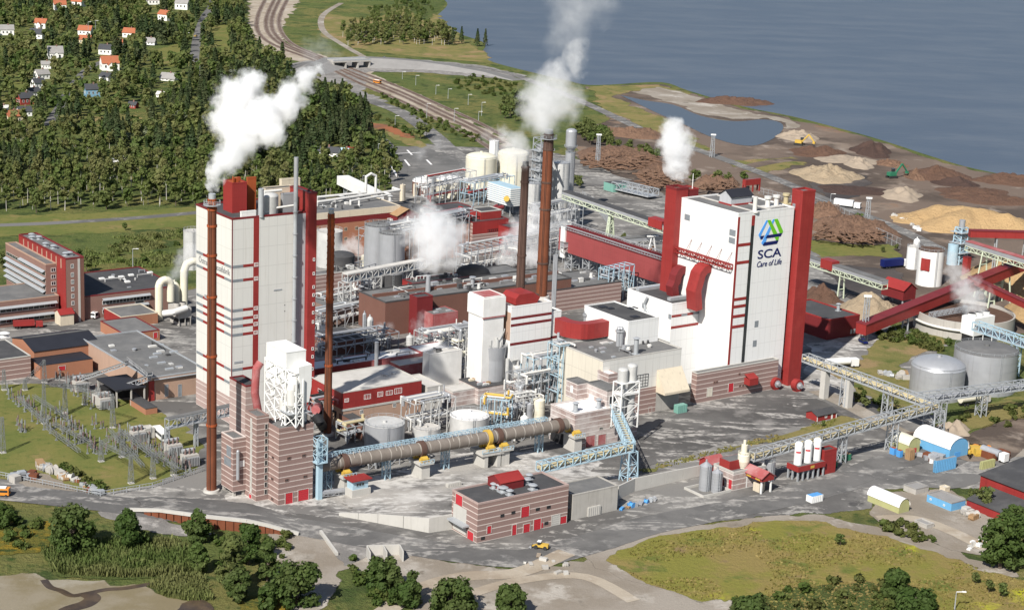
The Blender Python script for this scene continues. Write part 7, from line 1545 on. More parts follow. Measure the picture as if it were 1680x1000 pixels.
heap('bark_heap', 'reddish bark mound right of the dark cone by the shore', 1540, 290, 56, 12, 6.5, 'bark', seed=10, rough=1.2)
heap('bark_heap', 'dark bark mound in front of the reddish shore mound', 1572, 302, 36, 8, 4.5, 'bark_dark', seed=11)
heap('bark_heap', 'small orange sand cone in the middle of the timber yard', 1478, 322, 36, 9, 6, 'gravel_heap', seed=12)
heap('bark_heap', 'low rusty bark ridge along the shore at the right edge', 1655, 297, 70, 8, 5, 'bark', seed=13, rough=1.4)
heap('bark_heap', 'thin spread of tan soil left of the dark bark cone', 1385, 262, 60, 6, 2.2, 'gravel_heap', seed=41, sharp=2)
heap('bark_heap', 'thin rusty bark spread in front of the reddish shore mound', 1600, 318, 70, 9, 2.4, 'bark', seed=42, sharp=2, rough=1)
heap('bark_heap', 'long low brown soil bank behind the broad orange chip heap', 1640, 330, 80, 7, 3, 'bark', seed=43, sharp=2, rough=1)
heap('bark_heap', 'orange spill of chips left of the broad orange chip heap', 1500, 362, 44, 7, 3, 'chips', seed=44, sharp=2)
heap('bark_heap', 'dark peat spread between the fences and the cream chip ridge', 1400, 312, 64, 8, 1.6, 'bark_dark', seed=45, sharp=2)
heap('log_pile', 'pile of pale logs right of the dark bark cone', 1462, 270, 26, 5, 3, 'logs', 'log pile', seed=14, rough=2, fine=2.5)
heap('log_pile', 'small pale log pile by the green crane', 1503, 292, 18, 5, 4, 'logs', 'log pile', seed=15, rough=2, fine=2.5)
heap('log_pile', 'wide tangled reddish log pile left of the emblem house steam', 1020, 262, 66, 18, 5, 'logs', 'log pile', seed=16, sharp=4, rough=2.4, fine=2.2)
heap('log_pile', 'tangled log pile reaching behind the red exhaust stack', 1085, 292, 40, 16, 5, 'logs', 'log pile', seed=17, sharp=4, rough=2.4, fine=2.2)
heap('log_pile', 'far orange log pile beyond the hedge', 1040, 222, 52, 7, 4, 'logs', 'log pile', seed=18, sharp=3, rough=1.6, fine=2.2)
heap('log_pile', 'big brown log pile right of the red corner tower', 1398, 382, 66, 17, 7, 'logs', 'log pile', seed=19, sharp=4, rough=2.2, fine=2.2)
heap('log_pile', 'brown log pile further back right of the corner tower', 1352, 352, 36, 9, 5, 'logs', 'log pile', seed=20, sharp=4, rough=2.2, fine=2.2)
heap('log_pile', 'pale log pile beyond the roof of the emblem house', 1175, 305, 42, 8, 5, 'logs', 'log pile', seed=21, sharp=4, rough=2, fine=2.2)
heap('gravel_heap', 'grey gravel heap beside the blue hall and pipe bridge', 1565, 706, 27, 10, 4, 'gravel_heap', seed=22)
heap('rubble_bank', 'low rubble bank on the spit between lagoon and bay', 1215, 168, 60, 6, 3.5, 'bark', 'bank', seed=23, sharp=2, rough=1.6)
heap('rubble_bank', 'dark rock bank at the right end of the lagoon', 1312, 226, 36, 7, 4, 'gravel_heap', 'bank', seed=24, sharp=2, rough=2)
# scattered logs on the piles' edges (individual trunks)
rr = random.Random(31); lp = None
for (cx, cy_, wx, wy, n) in ((1020, 262, 64, 16, 90), (1085, 292, 36, 14, 60), (1398, 382, 60, 15, 90), (1175, 305, 38, 6, 30)):
    for i in range(n):
        a, f = rr.uniform(0, 6.28), rr.random()**.5; c = G(cx+math.cos(a)*f*wx, cy_+math.sin(a)*f*wy, 5.2-f*1.5)
        if lp is None: lp = MB(); lp.tube(V((-4, 0, 0)), V((4, 0, 0)), .42, .3, n=8); lp = solo('log', lp, 'logs', 'loose log lying on the tangled log piles of the timber yard', 'log', (0, 0, 0), 'logs on the timber yard piles'); lp.location = c; lp.rotation_euler = (0, .1, 1)
        else: q = lp.copy(); COL.objects.link(q); q.location = c; q.rotation_euler = (0, rr.uniform(-.35, .35), rr.gauss(-.2, .9)); q.scale = [rr.uniform(.8, 1.5)]*3
X = bxt((594, 698), 5.5, 612, 556); bld('pipe_shed', 'shed', 'low dark-roofed shed between the finned chimney and the grey tank', X, 'brick_brown', 'roof_dark', 'roof_dark', par=.2)
X = bxt((862, 628), 9, 896, 842); bld('pump_room', 'shed', 'small grey-roofed brick room before the red-striped white block', X, 'brick_dusty', 'roof_grey', 'concrete_pale', par=.2)
X = bxt((655, 600), 8, 720, 640); bld('pump_room', 'shed', 'small dusty roofed room behind the long red gallery', X, 'red_dusty', 'roof_dust', 'roof_dust', par=.2)
X = bxt((548, 560), 6, 600, 512); bld('pump_room', 'shed', 'low dark-roofed room in the shaded pipework yard', X, 'brick_brown', 'roof_dark', 'roof_grey', par=.2)
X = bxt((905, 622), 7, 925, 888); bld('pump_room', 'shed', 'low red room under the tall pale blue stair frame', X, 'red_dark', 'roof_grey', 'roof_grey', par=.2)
X = bxt((540, 505), 8, 592, 505); bld('pump_room', 'shed', 'flat grey roofed room below the covered lattice gallery', X, 'brick_old', 'roof_grey', 'roof_grey', par=.2)
for i, (x0, y0, x1, y1) in enumerate(((644, 252, 690, 250), (664, 262, 672, 272), (700, 262, 708, 270), (668, 246, 676, 254), (640, 268, 652, 290))): o, _ = ribbon('road_marking', [(x0, y0), ((x0+x1)/2, (y0+y1)/2), (x1, y1)], 1.3, 9, 'roof_white'); del o['kind']; tag(o, 'worn white line painted on the road junction behind the works', 'road marking', 'painted lines on the junction')
# ---- fences, lamp posts
def fence(label, pts, h=2.2, step=3.0, m_='galv'):
    P = pix(pts, .1); mb = MB(); t = thing('fence', label, 'fence', P[0])
    for a, b in zip(P, P[1:]):
        n = max(1, int((b-a).length/step))
        for k in (.5, 1): mb.bar(a+EZ*h*k, b+EZ*h*k, .14)
        for i in range(n): q = a.lerp(b, i/n); mb.bar(q, q+EZ*h, .22)
        for i in range(n*4): q = a.lerp(b, i/n/4); mb.bar(q, q+EZ*h, .07)
    mb.build('mesh_panels', m_, t)
fence('tall grey panel fence right of the red corner tower, upper run', [(1336, 340), (1370, 352), (1400, 366)], 6, 5)
fence('tall grey panel fence right of the red corner tower, lower run', [(1360, 372), (1400, 384), (1440, 392), (1478, 410)], 6, 5)
fence('grey screen fence beside the silver digesters', [(955, 330), (980, 346), (998, 368)], 6, 4)
fence('short grey fence by the left floodlight mast', [(1022, 392), (1034, 402), (1036, 416)], 4, 3)
fence('wire fence round the substation lawn', [(-10, 780), (70, 795), (165, 814), (250, 800), (335, 772)], 1.8, 4)
fence('thin fence behind the emblem house roof', [(1245, 318), (1290, 330), (1330, 340)], 4, 4)
lampp = None
for x, y, yt in ((980, 275, 222), (1168, 258, 222), (1422, 370, 326), (1362, 336, 318), (1417, 560, 487), (1566, 1000, 970), (620, 272, 236), (648, 210, 190), (700, 195, 170), (745, 200, 178), (790, 190, 168), (660, 130, 118), (682, 140, 124), (715, 155, 140), (735, 162, 146), (768, 172, 155), (785, 198, 183), (157, 66, 34), (145, 60, 36), (306, 70, 54), (328, 138, 108), (218, 440, 408), (595, 310, 288), (556, 310, 298), (900, 145, 130)):
    c = G(x, y); h = hgt(c, yt); big = x in (980, 1168, 1422, 1417)
    lab = {980: 'tall lattice floodlight mast left of the log pile', 1168: 'lattice floodlight mast beside the far road', 1422: 'lattice floodlight mast right of the upper fence', 1417: 'floodlight mast in front of the pale chip heap', 1566: 'lone pale lamp post in the bottom right scrub', 218: 'thin pole in the grass behind the workshop roof'}.get(x, 'slim grey lamp post or catenary pole beside the roads and tracks')
    t = thing('lamp_post', lab, 'lamp post', c, None if len(lab) < 60 and x in (980, 1168, 1422, 1417, 1566, 218) else 'slim poles along roads and tracks')
    mb = MB()
    if big: mb.lattice(c, h, 2.2, 1.4, int(h/3), .22)
    else: mb.tube(c, c+EZ*h, .22, .12, n=8)
    mb.build('pole', 'galv', t); mb = MB(); q = c+EZ*h
    if big: mb.box(q-V((1.7, .5, 0)), V((3.4, 0, 0)), V((0, 1, 0)), EZ*.9)
    else: mb.bar(q, q+V((1.8, 0, .1)), .2); mb.box(q+V((1.6, -.3, 0)), V((1.2, 0, 0)), V((0, .6, 0)), EZ*.25)
    mb.build('lamp_head', 'white', t)
# road bridge over the railway
a, b = G(542, 99, 7.0), G(604, 97, 7.0); t = thing('road_bridge', 'flat road bridge crossing the curving railway tracks', 'bridge', V((a.x, a.y, 0))); d = b-a; sd = V((d.y, -d.x, 0)).normalized()
MB().box(a-sd*6-EZ*1.4, sd*12, d, EZ*1.4).build('deck', 'g_road' if False else 'concrete', t)
for s_ in (-6, 5.7): MB().box(a+sd*s_+EZ*.01, sd*.3, d, EZ*1.1).build('parapet', 'galv', t)
for f in (.02, .34, .66, .97): q = a+d*f; MB().box(V((q.x, q.y, -.5))-sd*5.5-d.normalized()*.6, sd*11, d.normalized()*1.2, EZ*(6.08)).build('pier', 'concrete', t)
def bank(name, cpts, zs, wt, wb, m_):
    C = [G(x, y) for x, y in cpts]; mb = MB(); vs = []
    for i, p in enumerate(C):
        dd = C[min(i+1, len(C)-1)]-C[max(0, i-1)]; s_ = V((dd.y, -dd.x, 0)).normalized(); z = zs[i]
        vs += [p-s_*(wt/2+z*wb)-EZ*.1, p-s_*wt/2+EZ*z, p+s_*wt/2+EZ*z, p+s_*(wt/2+z*wb)-EZ*.1]
    mb.v = vs
    for i in range(len(C)-1):
        for j in range(3): mb.cur = 1 if j == 1 else 0; k = i*4+j; mb.face((k, k+1, k+5, k+4))
    mb.cur = 0; mb.face((0, 1, 2, 3)); k = len(vs)-4; mb.face((k+3, k+2, k+1, k))
    o = mb.build(name, [m_, 'road_top'], None, C[0]); o['kind'] = 'structure'
s = NT('bank_stone'); cc = s.mix(s.noise(.1, 6, .65), (.17, .165, .16), (.30, .29, .28)); s.bsdf(cc, .95, bump=s.noise(.6, 5, .7), bs=.8, bd=.6); MATS['bank_stone'] = s.m
s = NT('road_top'); cc = s.mix(s.noise(.05, 5, .6), (.13, .128, .125), (.18, .175, .17)); s.bsdf(cc, .9); MATS['road_top'] = s.m
bank('embankment', [(606, 107), (640, 108), (690, 110), (740, 114), (800, 121), (850, 132)], [6.9, 6.6, 5.6, 4, 2, .3], 11, 2.4, 'bank_stone')
bank('embankment', [(541, 108), (515, 116), (496, 126), (484, 138)], [6.9, 5.5, 3, .4], 11, 2.2, 'bank_stone')
# ---- town houses
mat('wall_cream', (.62, .54, .36), .8, .08, .3, .15); mat('wall_white', (.78, .77, .74), .8, .06, .3, .1); mat('wall_red', (.26, .045, .035), .8, .1, .3, .1); mat('wall_blue', (.16, .30, .42), .8, .1, .3, .1); mat('roof_slate', (.05, .052, .058), .7, .2, .3, 0)
def house(label, x, y, wpx, hpx_, wall, roof, rz, ratio=.75, rise=.42, wing=False):
    c = G(x, y); L = rpx(c, wpx*1.08); h = hgt(c, y-hpx_*1.05); a = R(rz); X = BX(c, L, L*ratio, h, V((math.cos(a), math.sin(a), 0)), V((-math.sin(a), math.cos(a), 0))); X.O = c-X.e1*L/2
    t = thing('house', label, 'house', c); gable(t, X, wall, roof, L*ratio*rise, 'u', .5)
    tr = 'white' if wall != 'wall_white' else 'roof_tin'
    for i in range(3): f = .15+.28*i; window(t, X, 'R', L*f, L*f+L*.12, h*.35, h*.72, fm='white', nx=1)
    for i in range(2): f = .2+.4*i; window(t, X, 'L', X.b*f, X.b*(f+.18), h*.35, h*.72, fm='white', nx=1)
    mb = MB(); q = X.p(L*.6, X.b*.5, h+X.b*rise*.7); mb.box(q-X.e1*.5-X.e2*.5, X.e1, X.e2, EZ*(X.b*rise*.3+1.3)); mb.build('chimney', 'brick_plain', t)
    if wing: S = BX(X.p(L*.3, -L*.3, 0), L*.35, L*.3-.02, h*.8, X.e1, X.e2); gable(t, S, wall, roof, L*.16, 'v', .3, name='porch_roof', wname='porch')
for a in (('white house with orange roof on the hilltop at upper left', 65, 47, 18, 9, 'wall_white', 'roof_tile', -8, .8, .4, True), ('white house with a slate roof below the orange-roofed hilltop house', 58, 64, 22, 8, 'wall_white', 'roof_slate', -12), ('grey and white house at the upper left edge', 12, 58, 20, 9, 'wall_white', 'roof_tin', 20), ('house with orange roof and solar dark patch beside the flagpole', 138, 58, 20, 8, 'wall_white', 'roof_tile', -6), ('cream cottage with brown roof just below the flagpole house', 138, 72, 18, 7, 'wall_cream', 'roof_tile', -6), ('white house with black roof under the town birches', 172, 90, 20, 9, 'wall_white', 'roof_slate', -4), ('white house with pale orange roof right of the black-roofed one', 211, 62, 20, 8, 'wall_white', 'roof_tile', -10), ('small house with orange roof tucked behind the black-roofed white house', 196, 78, 16, 7, 'wall_white', 'roof_tile', 10), ('low white bungalow beside the town hedge', 244, 74, 18, 5, 'wall_white', 'roof_tin', -6), ('pale grey villa among trees at upper left', 92, 98, 22, 11, 'wall_white', 'roof_tin', 22, .8, .5, True), ('white cottage below the pale grey villa', 76, 113, 14, 7, 'wall_white', 'roof_tin', 18), ('white gabled house above the slate-roofed pair', 72, 130, 20, 8, 'wall_white', 'roof_tin', 40), ('white house with slate roof, upper of the slate-roofed pair', 66, 145, 18, 9, 'wall_white', 'roof_slate', 44), ('white house with slate roof, lower of the slate-roofed pair', 58, 160, 18, 9, 'wall_white', 'roof_slate', 44), ('falun red house with white corners and a dark roof', 45, 172, 22, 11, 'wall_red', 'roof_slate', 40), ('grey house with black roof between the red and the cream house', 42, 191, 20, 8, 'wall_white', 'roof_slate', 30), ('large cream house with brown roof at the left edge of the town', 26, 205, 24, 14, 'wall_cream', 'roof_tile', 42), ('low white garage at the left edge beside the cream house', 4, 184, 16, 5, 'wall_white', 'roof_dust', 10), ('big white house with bright orange roof and two gables', 182, 116, 26, 12, 'wall_white', 'roof_tile', 24, .8, .45, True), ('white house with a black roof in front of the orange double gable', 170, 134, 18, 8, 'wall_white', 'roof_slate', -30), ('pale blue house with white trim and a dark roof', 153, 159, 22, 12, 'wall_blue', 'roof_slate', 24), ('flat grey-roofed bungalow in the trees', 274, 133, 24, 4, 'wall_white', 'roof_tin', -14), ('small white outbuilding in the woods below the bungalow', 262, 160, 12, 5, 'wall_white', 'roof_dust', -20), ('small red cabin with black roof in the woods', 216, 178, 13, 6, 'wall_red', 'roof_slate', -20), ('white house with orange roof peeking at top left', 99, 17, 18, 9, 'wall_white', 'roof_tile', 20), ('pinkish house with orange roof near the top edge', 125, 11, 18, 8, 'wall_white', 'roof_tile', -20), ('white gabled house with orange roof at the top edge', 252, 8, 18, 8, 'wall_white', 'roof_tile', 24), ('white house with grey roof left of the town street', 297, 16, 20, 10, 'wall_white', 'roof_tin', -10), ('white house with faded orange roof near the town street', 266, 34, 18, 10, 'wall_white', 'roof_tile', -30), ('long grey-roofed lodge with a white gable in the wood behind the works', 533, 256, 40, 7, 'wall_white', 'roof_slate', -14, .4), ('white and blue hut beside the long lodge', 566, 256, 14, 7, 'wall_white', 'lightblue', -10)): house(*a)
crate('container', 'bright red container beside the lodge in the wood', (577, 250), 583, 570, 3, 'red')
# ---- vehicles
def vehicle(name, label, cat, x, y, L, W_, H_, m_, az, kind='car', z=.25, trailer=None):
    c = G(x, y, z); a = R(az); u = V((math.sin(a), math.cos(a), 0)); v = V((u.y, -u.x, 0)); t = thing(name, label, cat, c)
    X = BX(c-u*L/2-v*W_/2, L, W_, H_, u, v); mb = MB()
    if kind == 'car':
        mb.bb(X, w0=.35, w1=H_*.58); k = [(.18, .28), (.72, .62)]
        b = [X.p(L*.14, .1, H_*.58), X.p(L*.78, .1, H_*.58), X.p(L*.78, W_-.1, H_*.58), X.p(L*.14, W_-.1, H_*.58)]; tp = [X.p(L*.24, .25, H_), X.p(L*.62, .25, H_), X.p(L*.62, W_-.25, H_), X.p(L*.24, W_-.25, H_)]
        mb.poly(tp if (tp[1]-tp[0]).cross(tp[2]-tp[1]).z > 0 else tp[::-1]); mb.build('body', m_, t); g_ = MB()
        for i in range(4): j = (i+1) % 4; g_.poly([b[i], b[j], tp[j], tp[i]])
        g_.build('windows', 'glass', t)
    elif kind == 'bus':
        mb.bb(X, w0=.5); mb.build('body', m_, t); g_ = MB(); g_.bb(X, .3, L-.3, -.03, W_+.03, H_*.55, H_*.85); g_.bb(X, L-.05, L+.04, .2, W_-.2, H_*.4, H_*.9); g_.build('windows', 'glass', t); g_ = MB(); g_.bb(X, 1, L-1, .4, W_-.4, H_+.003, H_+.3); g_.build('roof_unit', 'white', t)
    elif kind == 'truck':
        mb.bb(X, 0, L*.72, 0, W_, 1.1, H_); mb.build('trailer_box', m_, t); g_ = MB(); g_.bb(X, L*.76, L, .05, W_-.05, .5, H_*.78); g_.build('cab', trailer or 'white', t); g_ = MB(); g_.bb(X, L-.04, L+.03, .2, W_-.2, H_*.45, H_*.72); g_.build('windscreen', 'glass', t); g_ = MB(); g_.bb(X, 0, L*.95, W_*.3, W_*.7, .6, 1.08); g_.build('chassis', 'black', t)
    elif kind == 'tanker':
        g_ = MB(); g_.tube(X.p(.3, W_/2, H_*.62), X.p(L*.74, W_/2, H_*.62), H_*.36, n=18); g_.build('tank', m_, t); g_ = MB(); g_.bb(X, L*.78, L, .05, W_-.05, .5, H_*.85); g_.build('cab', trailer or 'white', t); g_ = MB(); g_.bb(X, 0, L*.95, W_*.3, W_*.7, .6, 1.0); g_.build('chassis', 'black', t)
    for i, f in enumerate((.16, .82) if kind == 'car' else (.12, .22, .84)):
        for s_ in (0, 1): q = MB(); p = X.p(L*f, -.02 if s_ == 0 else W_-.28, .42); q.tube(p, p+v*.3, .42, n=12); q.build('wheel', 'rubber', t)
    return t
vehicle('bus', 'white bus parked beside the pale wall block in the substation', 'bus', 264, 718, 10, 2.8, 3.2, 'white', 150, 'bus')
vehicle('van', 'white van parked by the office block', 'van', 149, 521, 6, 2.4, 2.8, 'white', 110, 'bus')
vehicle('fire_truck', 'red lorry parked in front of the office wing', 'lorry', 46, 537, 12, 3, 3.2, 'red', 70, 'truck', trailer='red')
vehicle('lorry', 'white articulated lorry on the yard road right of the corner tower', 'lorry', 1390, 340, 16, 3.2, 4.5, 'white', 115, 'truck')
vehicle('lorry', 'lorry with a dark blue trailer beside the white silos', 'lorry', 1469, 438, 18, 3.2, 4.6, 'navy', 60, 'truck')
vehicle('tanker', 'white tanker standing behind the long pipe bridge', 'tanker', 1380, 602, 15, 3.0, 4.2, 'white', 70, 'tanker')
vehicle('tanker', 'cream horizontal tanker parked in front of the silver tanks', 'tanker', 1597, 662, 15, 3.2, 4.4, 'tank_cream', 60, 'tanker', trailer='concrete_pale')
vehicle('tanker', 'grey tank lorry right of the blue hall', 'tanker', 1630, 752, 11, 2.8, 4, 'steel', 140, 'tanker', trailer='white')
vehicle('car', 'yellow car driving on the town street', 'car', 321, 60, 5, 2.1, 1.7, 'yellow', 10)
vehicle('car', 'dark car on the town street in the tree shade', 'car', 334, 26, 5, 2.1, 1.7, 'black', 20)
vehicle('car', 'silver car on the shore road by the bridge', 'car', 631, 96, 5, 2.1, 1.7, 'steel', 80)
vehicle('car', 'orange rail car on the tracks past the bridge', 'rail car', 619, 137, 7, 2.6, 2.8, 'orange', 130, 'bus')
vehicle('car', 'white car parked in the wood clearing, left one', 'car', 170, 262, 5, 2.1, 1.7, 'white', 120)
vehicle('car', 'white car parked in the wood clearing, right one', 'car', 188, 266, 6, 2.3, 2.2, 'white', 80)
vehicle('car', 'dark car by the floodlight mast near the dark red shed', 'car', 1416, 562, 5, 2.1, 1.7, 'navy', 160)
vehicle('car', 'white car parked by the town lane', 'car', 90, 166, 5, 2.1, 1.7, 'white', 60)
vehicle('forklift', 'orange work vehicle by the blue pipe bridge tower', 'work vehicle', 1044, 798, 6, 2.6, 2.8, 'orange', 70, 'bus')
vehicle('car', 'orange machine at the left end of the front road', 'work vehicle', 3, 812, 5, 2.6, 2.6, 'orange', 90, 'bus')
# wheel loader
c = G(886, 899, .2); t = thing('wheel_loader', 'yellow wheel loader working on the gravel below the front workshop', 'wheel loader', c); u = V((-.97, .25, 0)); v = V((.25, .97, 0)); X = BX(c-u*3.6-v*1.4, 7.2, 2.8, 3.4, u, v)
MB().bb(X, 0, 3.2, .2, 2.6, .9, 2.3).build('engine_cover', 'yellow', t); mb = MB(); mb.bb(X, 3.2, 4.7, .4, 2.4, .9, 1.9); mb.cur = 1; mb.bb(X, 3.25, 4.65, .45, 2.35, 1.9, 3.2); mb.cur = 2; mb.bb(X, 3.1, 4.8, .3, 2.5, 3.2, 3.45); mb.build('cab', ['yellow', 'glass', 'white'], t)
mb = MB(); mb.bar(X.p(4.6, .9, 1.8), X.p(7, .9, .9), .35); mb.bar(X.p(4.6, 1.9, 1.8), X.p(7, 1.9, .9), .35); mb.build('lift_arm', 'yellow', t); mb = MB(); mb.poly([X.p(7, -.1, .1), X.p(8.4, -.1, .15), X.p(8.4, 2.9, .15), X.p(7, 2.9, .1)]); mb.poly([X.p(7, -.1, .1), X.p(7, 2.9, .1), X.p(7.1, 2.9, 1.4), X.p(7.1, -.1, 1.4)]); mb.poly([X.p(7, -.1, .1), X.p(7.1, -.1, 1.4), X.p(8.4, -.1, .15)]); mb.build('bucket', 'steel', t)
for f in (1.2, 5.2):
    for s_ in (-.1, 2.3): q = MB(); p = X.p(f, s_, .85); q.tube(p, p+v*.6, .85, n=16); q.build('wheel', 'rubber', t)
t.scale = (.72, .72, .72)
def crane(lab, x, y, m_, s_=1.0, az=30):
    c = G(x, y, .1); t = thing('excavator', lab, 'excavator', c); a = R(az); u = V((math.sin(a), math.cos(a), 0)); v = V((u.y, -u.x, 0)); X = BX(c-u*2*s_-v*1.5*s_, 4*s_, 3*s_, 3*s_, u, v)
    mb = MB(); mb.bb(X, -.3*s_, 4.3*s_, 0, .7*s_, 0, 1*s_); mb.bb(X, -.3*s_, 4.3*s_, 2.3*s_, 3*s_, 0, 1*s_); mb.build('tracks', 'rubber', t); mb = MB(); mb.bb(X, 0, 3.6*s_, .3*s_, 2.7*s_, 1.1*s_, 2.6*s_); mb.build('body', m_, t); mb = MB(); mb.bb(X, 2.4*s_, 3.8*s_, .3*s_, 1.3*s_, 2.62*s_, 4*s_); mb.build('cab', 'glass', t)
    mb = MB(); a_, b_, c_ = X.p(3.6*s_, 1.8*s_, 2*s_), X.p(7*s_, 1.8*s_, 6*s_), X.p(10*s_, 1.8*s_, 2.5*s_); mb.bar(a_, b_, .6*s_); mb.bar(b_, c_, .5*s_); mb.box(c_-u*.6*s_-v*.6*s_-EZ*.8*s_, u*1.2*s_, v*1.2*s_, EZ*.9*s_); mb.build('boom', m_, t)
crane('green log crane working beside the small log pile', 1463, 292, 'green_paint', 1.5, 60); crane('yellow excavator near the lagoon end of the timber yard', 1311, 238, 'yellow', 1.4, 120); crane('orange excavator at the foot of the red conveyor house', 1052, 430, 'orange', 1.3, 60)
crate('container', 'yellow skip on the grass behind the red conveyor house', (1035, 418), 1041, 1032, 3, 'yellow')
crate('container', 'small blue and white bus-like cabin on the gravel shoulder', (1332, 826), 1350, 1322, 2.4, 'white', top='blue')
crate('container', 'grey open shed with a teal wall in the log yard', (1006, 316), 1030, 990, 5, 'teal_paint', 'shed', top='roof_dark')
# pale blue walkway and stair frames in the log yard
a, b = G(1012, 308, 2), G(1072, 322, 2); gallery('log_deck', 'pale grey lattice log deck lying in the dark yard left of the exhaust stack', [a, b], 9, 4, 4, 'galv', None, .35)
a, b = G(1442, 232, 0), G(1495, 250, 0)
0 and gallery('shore_jetty', 'pale lattice conveyor jetty along the shore right of the bark cone', [G(1440, 226, 3), G(1500, 250, 3)], 4, 3, 5, 'concrete', None, .4)
solo('crate', MB().box(G(1120, 262)-V((4, 4, 0)), V((8, 0, 0)), V((0, 4, 0)), EZ*.1), 'concrete', 'flat concrete slab in the timber yard beside the shore road', 'slab', G(1120, 262))
# ================================================================ trees, shrubs, grass
def leafmat(name, cols, trans=.25):
    s = NT(name); oi = s.n('ShaderNodeObjectInfo'); ge = s.n('ShaderNodeNewGeometry')
    c = s.mix(oi.outputs['Random'], cols[0], cols[1]); c = s.mix(s.ramp(s.noise(.045, 4, .6), .4, .62), c, cols[2])
    c = s.mix(s.math('MULTIPLY', ge.outputs['Random Per Island'], .45), c, shade(cols[0], .45)); c = s.mix(s.math('MULTIPLY', s.ramp(s.noise(.3, 3), .5, .7), .35), c, shade(cols[2], 1.35))
    b = s.n('ShaderNodeBsdfPrincipled'); s.l(c, b.inputs['Base Color']); b.inputs['Roughness'].default_value = .7; b.inputs['Specular IOR Level'].default_value = .2
    tl = s.n('ShaderNodeBsdfTranslucent'); s.l(c, tl.inputs[0]); x = s.n('ShaderNodeMixShader'); x.inputs[0].default_value = trans
    s.l(b.outputs[0], x.inputs[1]); s.l(tl.outputs[0], x.inputs[2]); s.l(x.outputs[0], s.out.inputs[0]); MATS[name] = s.m
leafmat('leaf_dark', [(.058, .102, .022), (.085, .130, .032), (.100, .128, .040)], .4)
leafmat('leaf', [(.095, .150, .036), (.140, .190, .052), (.165, .185, .064)], .45)
leafmat('leaf_birch', [(.145, .200, .055), (.200, .235, .072), (.235, .230, .092)], .5)
leafmat('leaf_spruce', [(.034, .060, .020), (.050, .076, .026), (.060, .072, .028)], .2)
leafmat('leaf_willow', [(.20, .23, .14), (.24, .26, .165), (.18, .205, .12)])
leafmat('leaf_shrub', [(.070, .115, .024), (.100, .140, .032), (.125, .130, .040)], .4)
leafmat('grass_blade', [(.18, .185, .050), (.26, .225, .065), (.30, .23, .09)], .3)
leafmat('reed_blade', [(.105, .150, .040), (.145, .18, .05), (.18, .185, .07)], .3)
mat('bark_birch', (.46, .44, .40), .9, .3, .8, .4, (.06, .05, .05)); mat('bark_tree', (.09, .07, .055), .95, .3, .8, .2)
def leaves(rng, kind, h, r, n, size):
    """(n,4,3) leaf quads of one crown"""
    if kind == 'spruce':
        f = rng.random(n)**.75; z = h*(.12+.86*f); rr = r*(1-f)**.85*(.35+.65*rng.random(n)**.5)*(1+.18*np.sin(f*60)); a = rng.random(n)*6.283
        P = np.stack([np.cos(a)*rr, np.sin(a)*rr, z-rr*.25], 1); out = np.stack([np.cos(a), np.sin(a), .75+0*a], 1)
    else:
        k = 30 if n > 700 else (16 if n > 250 else 9); cz = (.64 if kind == 'birch' else .58)*h; hz = (.38 if kind == 'birch' else .42)*h
        if n > 700: cz, hz = .5*h, .54*h
        if kind == 'shrub': cz, hz = .45*h, .55*h
        d = rng.normal(size=(k, 3)); d /= np.linalg.norm(d, axis=1)[:, None]; C = d*np.array([r*.68, r*.68, hz*.72])*(.5+.5*rng.random((k, 1))); C[:, 2] += cz
        if n > 700: zz = .14+.76*rng.random(k); C[:, 2] = zz*h; a = rng.random(k)*6.283; q = r*.72*np.sqrt(np.maximum(.05, 1-((zz-.42)/.60)**2))*(.35+.65*rng.random(k)**.5); C[:, 0], C[:, 1] = np.cos(a)*q, np.sin(a)*q
        ci = rng.integers(0, k, n); o = rng.normal(size=(n, 3)); o /= np.linalg.norm(o, axis=1)[:, None]; cr = (r*(.42 if n < 700 else .34)*(.75+.5*rng.random(k)))[ci][:, None]
        P = C[ci]+o*cr*(.55+.45*rng.random((n, 1)))*np.array([1, 1, .85]); P[:, 2] = np.maximum(P[:, 2], .03*h); out = o+np.array([0, 0, .35])
    N = out+rng.normal(size=(n, 3))*.45; N /= np.linalg.norm(N, axis=1)[:, None]
    T = np.cross(N, rng.normal(size=(n, 3))); T /= np.linalg.norm(T, axis=1)[:, None]+1e-9; B = np.cross(N, T); s = size*(.6+.8*rng.random((n, 1)))
    return np.stack([P-T*s-B*s*.7, P+T*s-B*s*.7, P+T*s*.8+B*s*.7, P-T*s*.8+B*s*.7], 1)
def qmesh(name, Q, mats_, extra=None):
    """mesh from quads, plus trunk verts/faces given by an MB"""
    n = len(Q); me = bpy.data.meshes.new(name); V_ = Q.reshape(-1, 3); ev = extra.v if extra else []; ef = extra.f if extra else []
    fl = [i+len(V_) for f in ef for i in f]; ls = [len(f) for f in ef]
    me.vertices.add(len(V_)+len(ev)); me.vertices.foreach_set('co', np.concatenate([V_.ravel(), np.array([c for p in ev for c in p], float)]).astype(np.float32))
    me.loops.add(4*n+len(fl)); me.loops.foreach_set('vertex_index', np.concatenate([np.arange(4*n), np.array(fl, int)]).astype(np.int32))
    me.polygons.add(n+len(ef)); st = np.concatenate([np.arange(n)*4, 4*n+np.cumsum([0]+ls)[:-1]]) if ef else np.arange(n)*4; me.polygons.foreach_set('loop_start', st.astype(np.int32))
    me.polygons.foreach_set('material_index', np.array([0]*n+[1]*len(ef), np.int32)); me.update(calc_edges=True)
    for m_ in mats_: me.materials.append(MATS[m_])
    return me
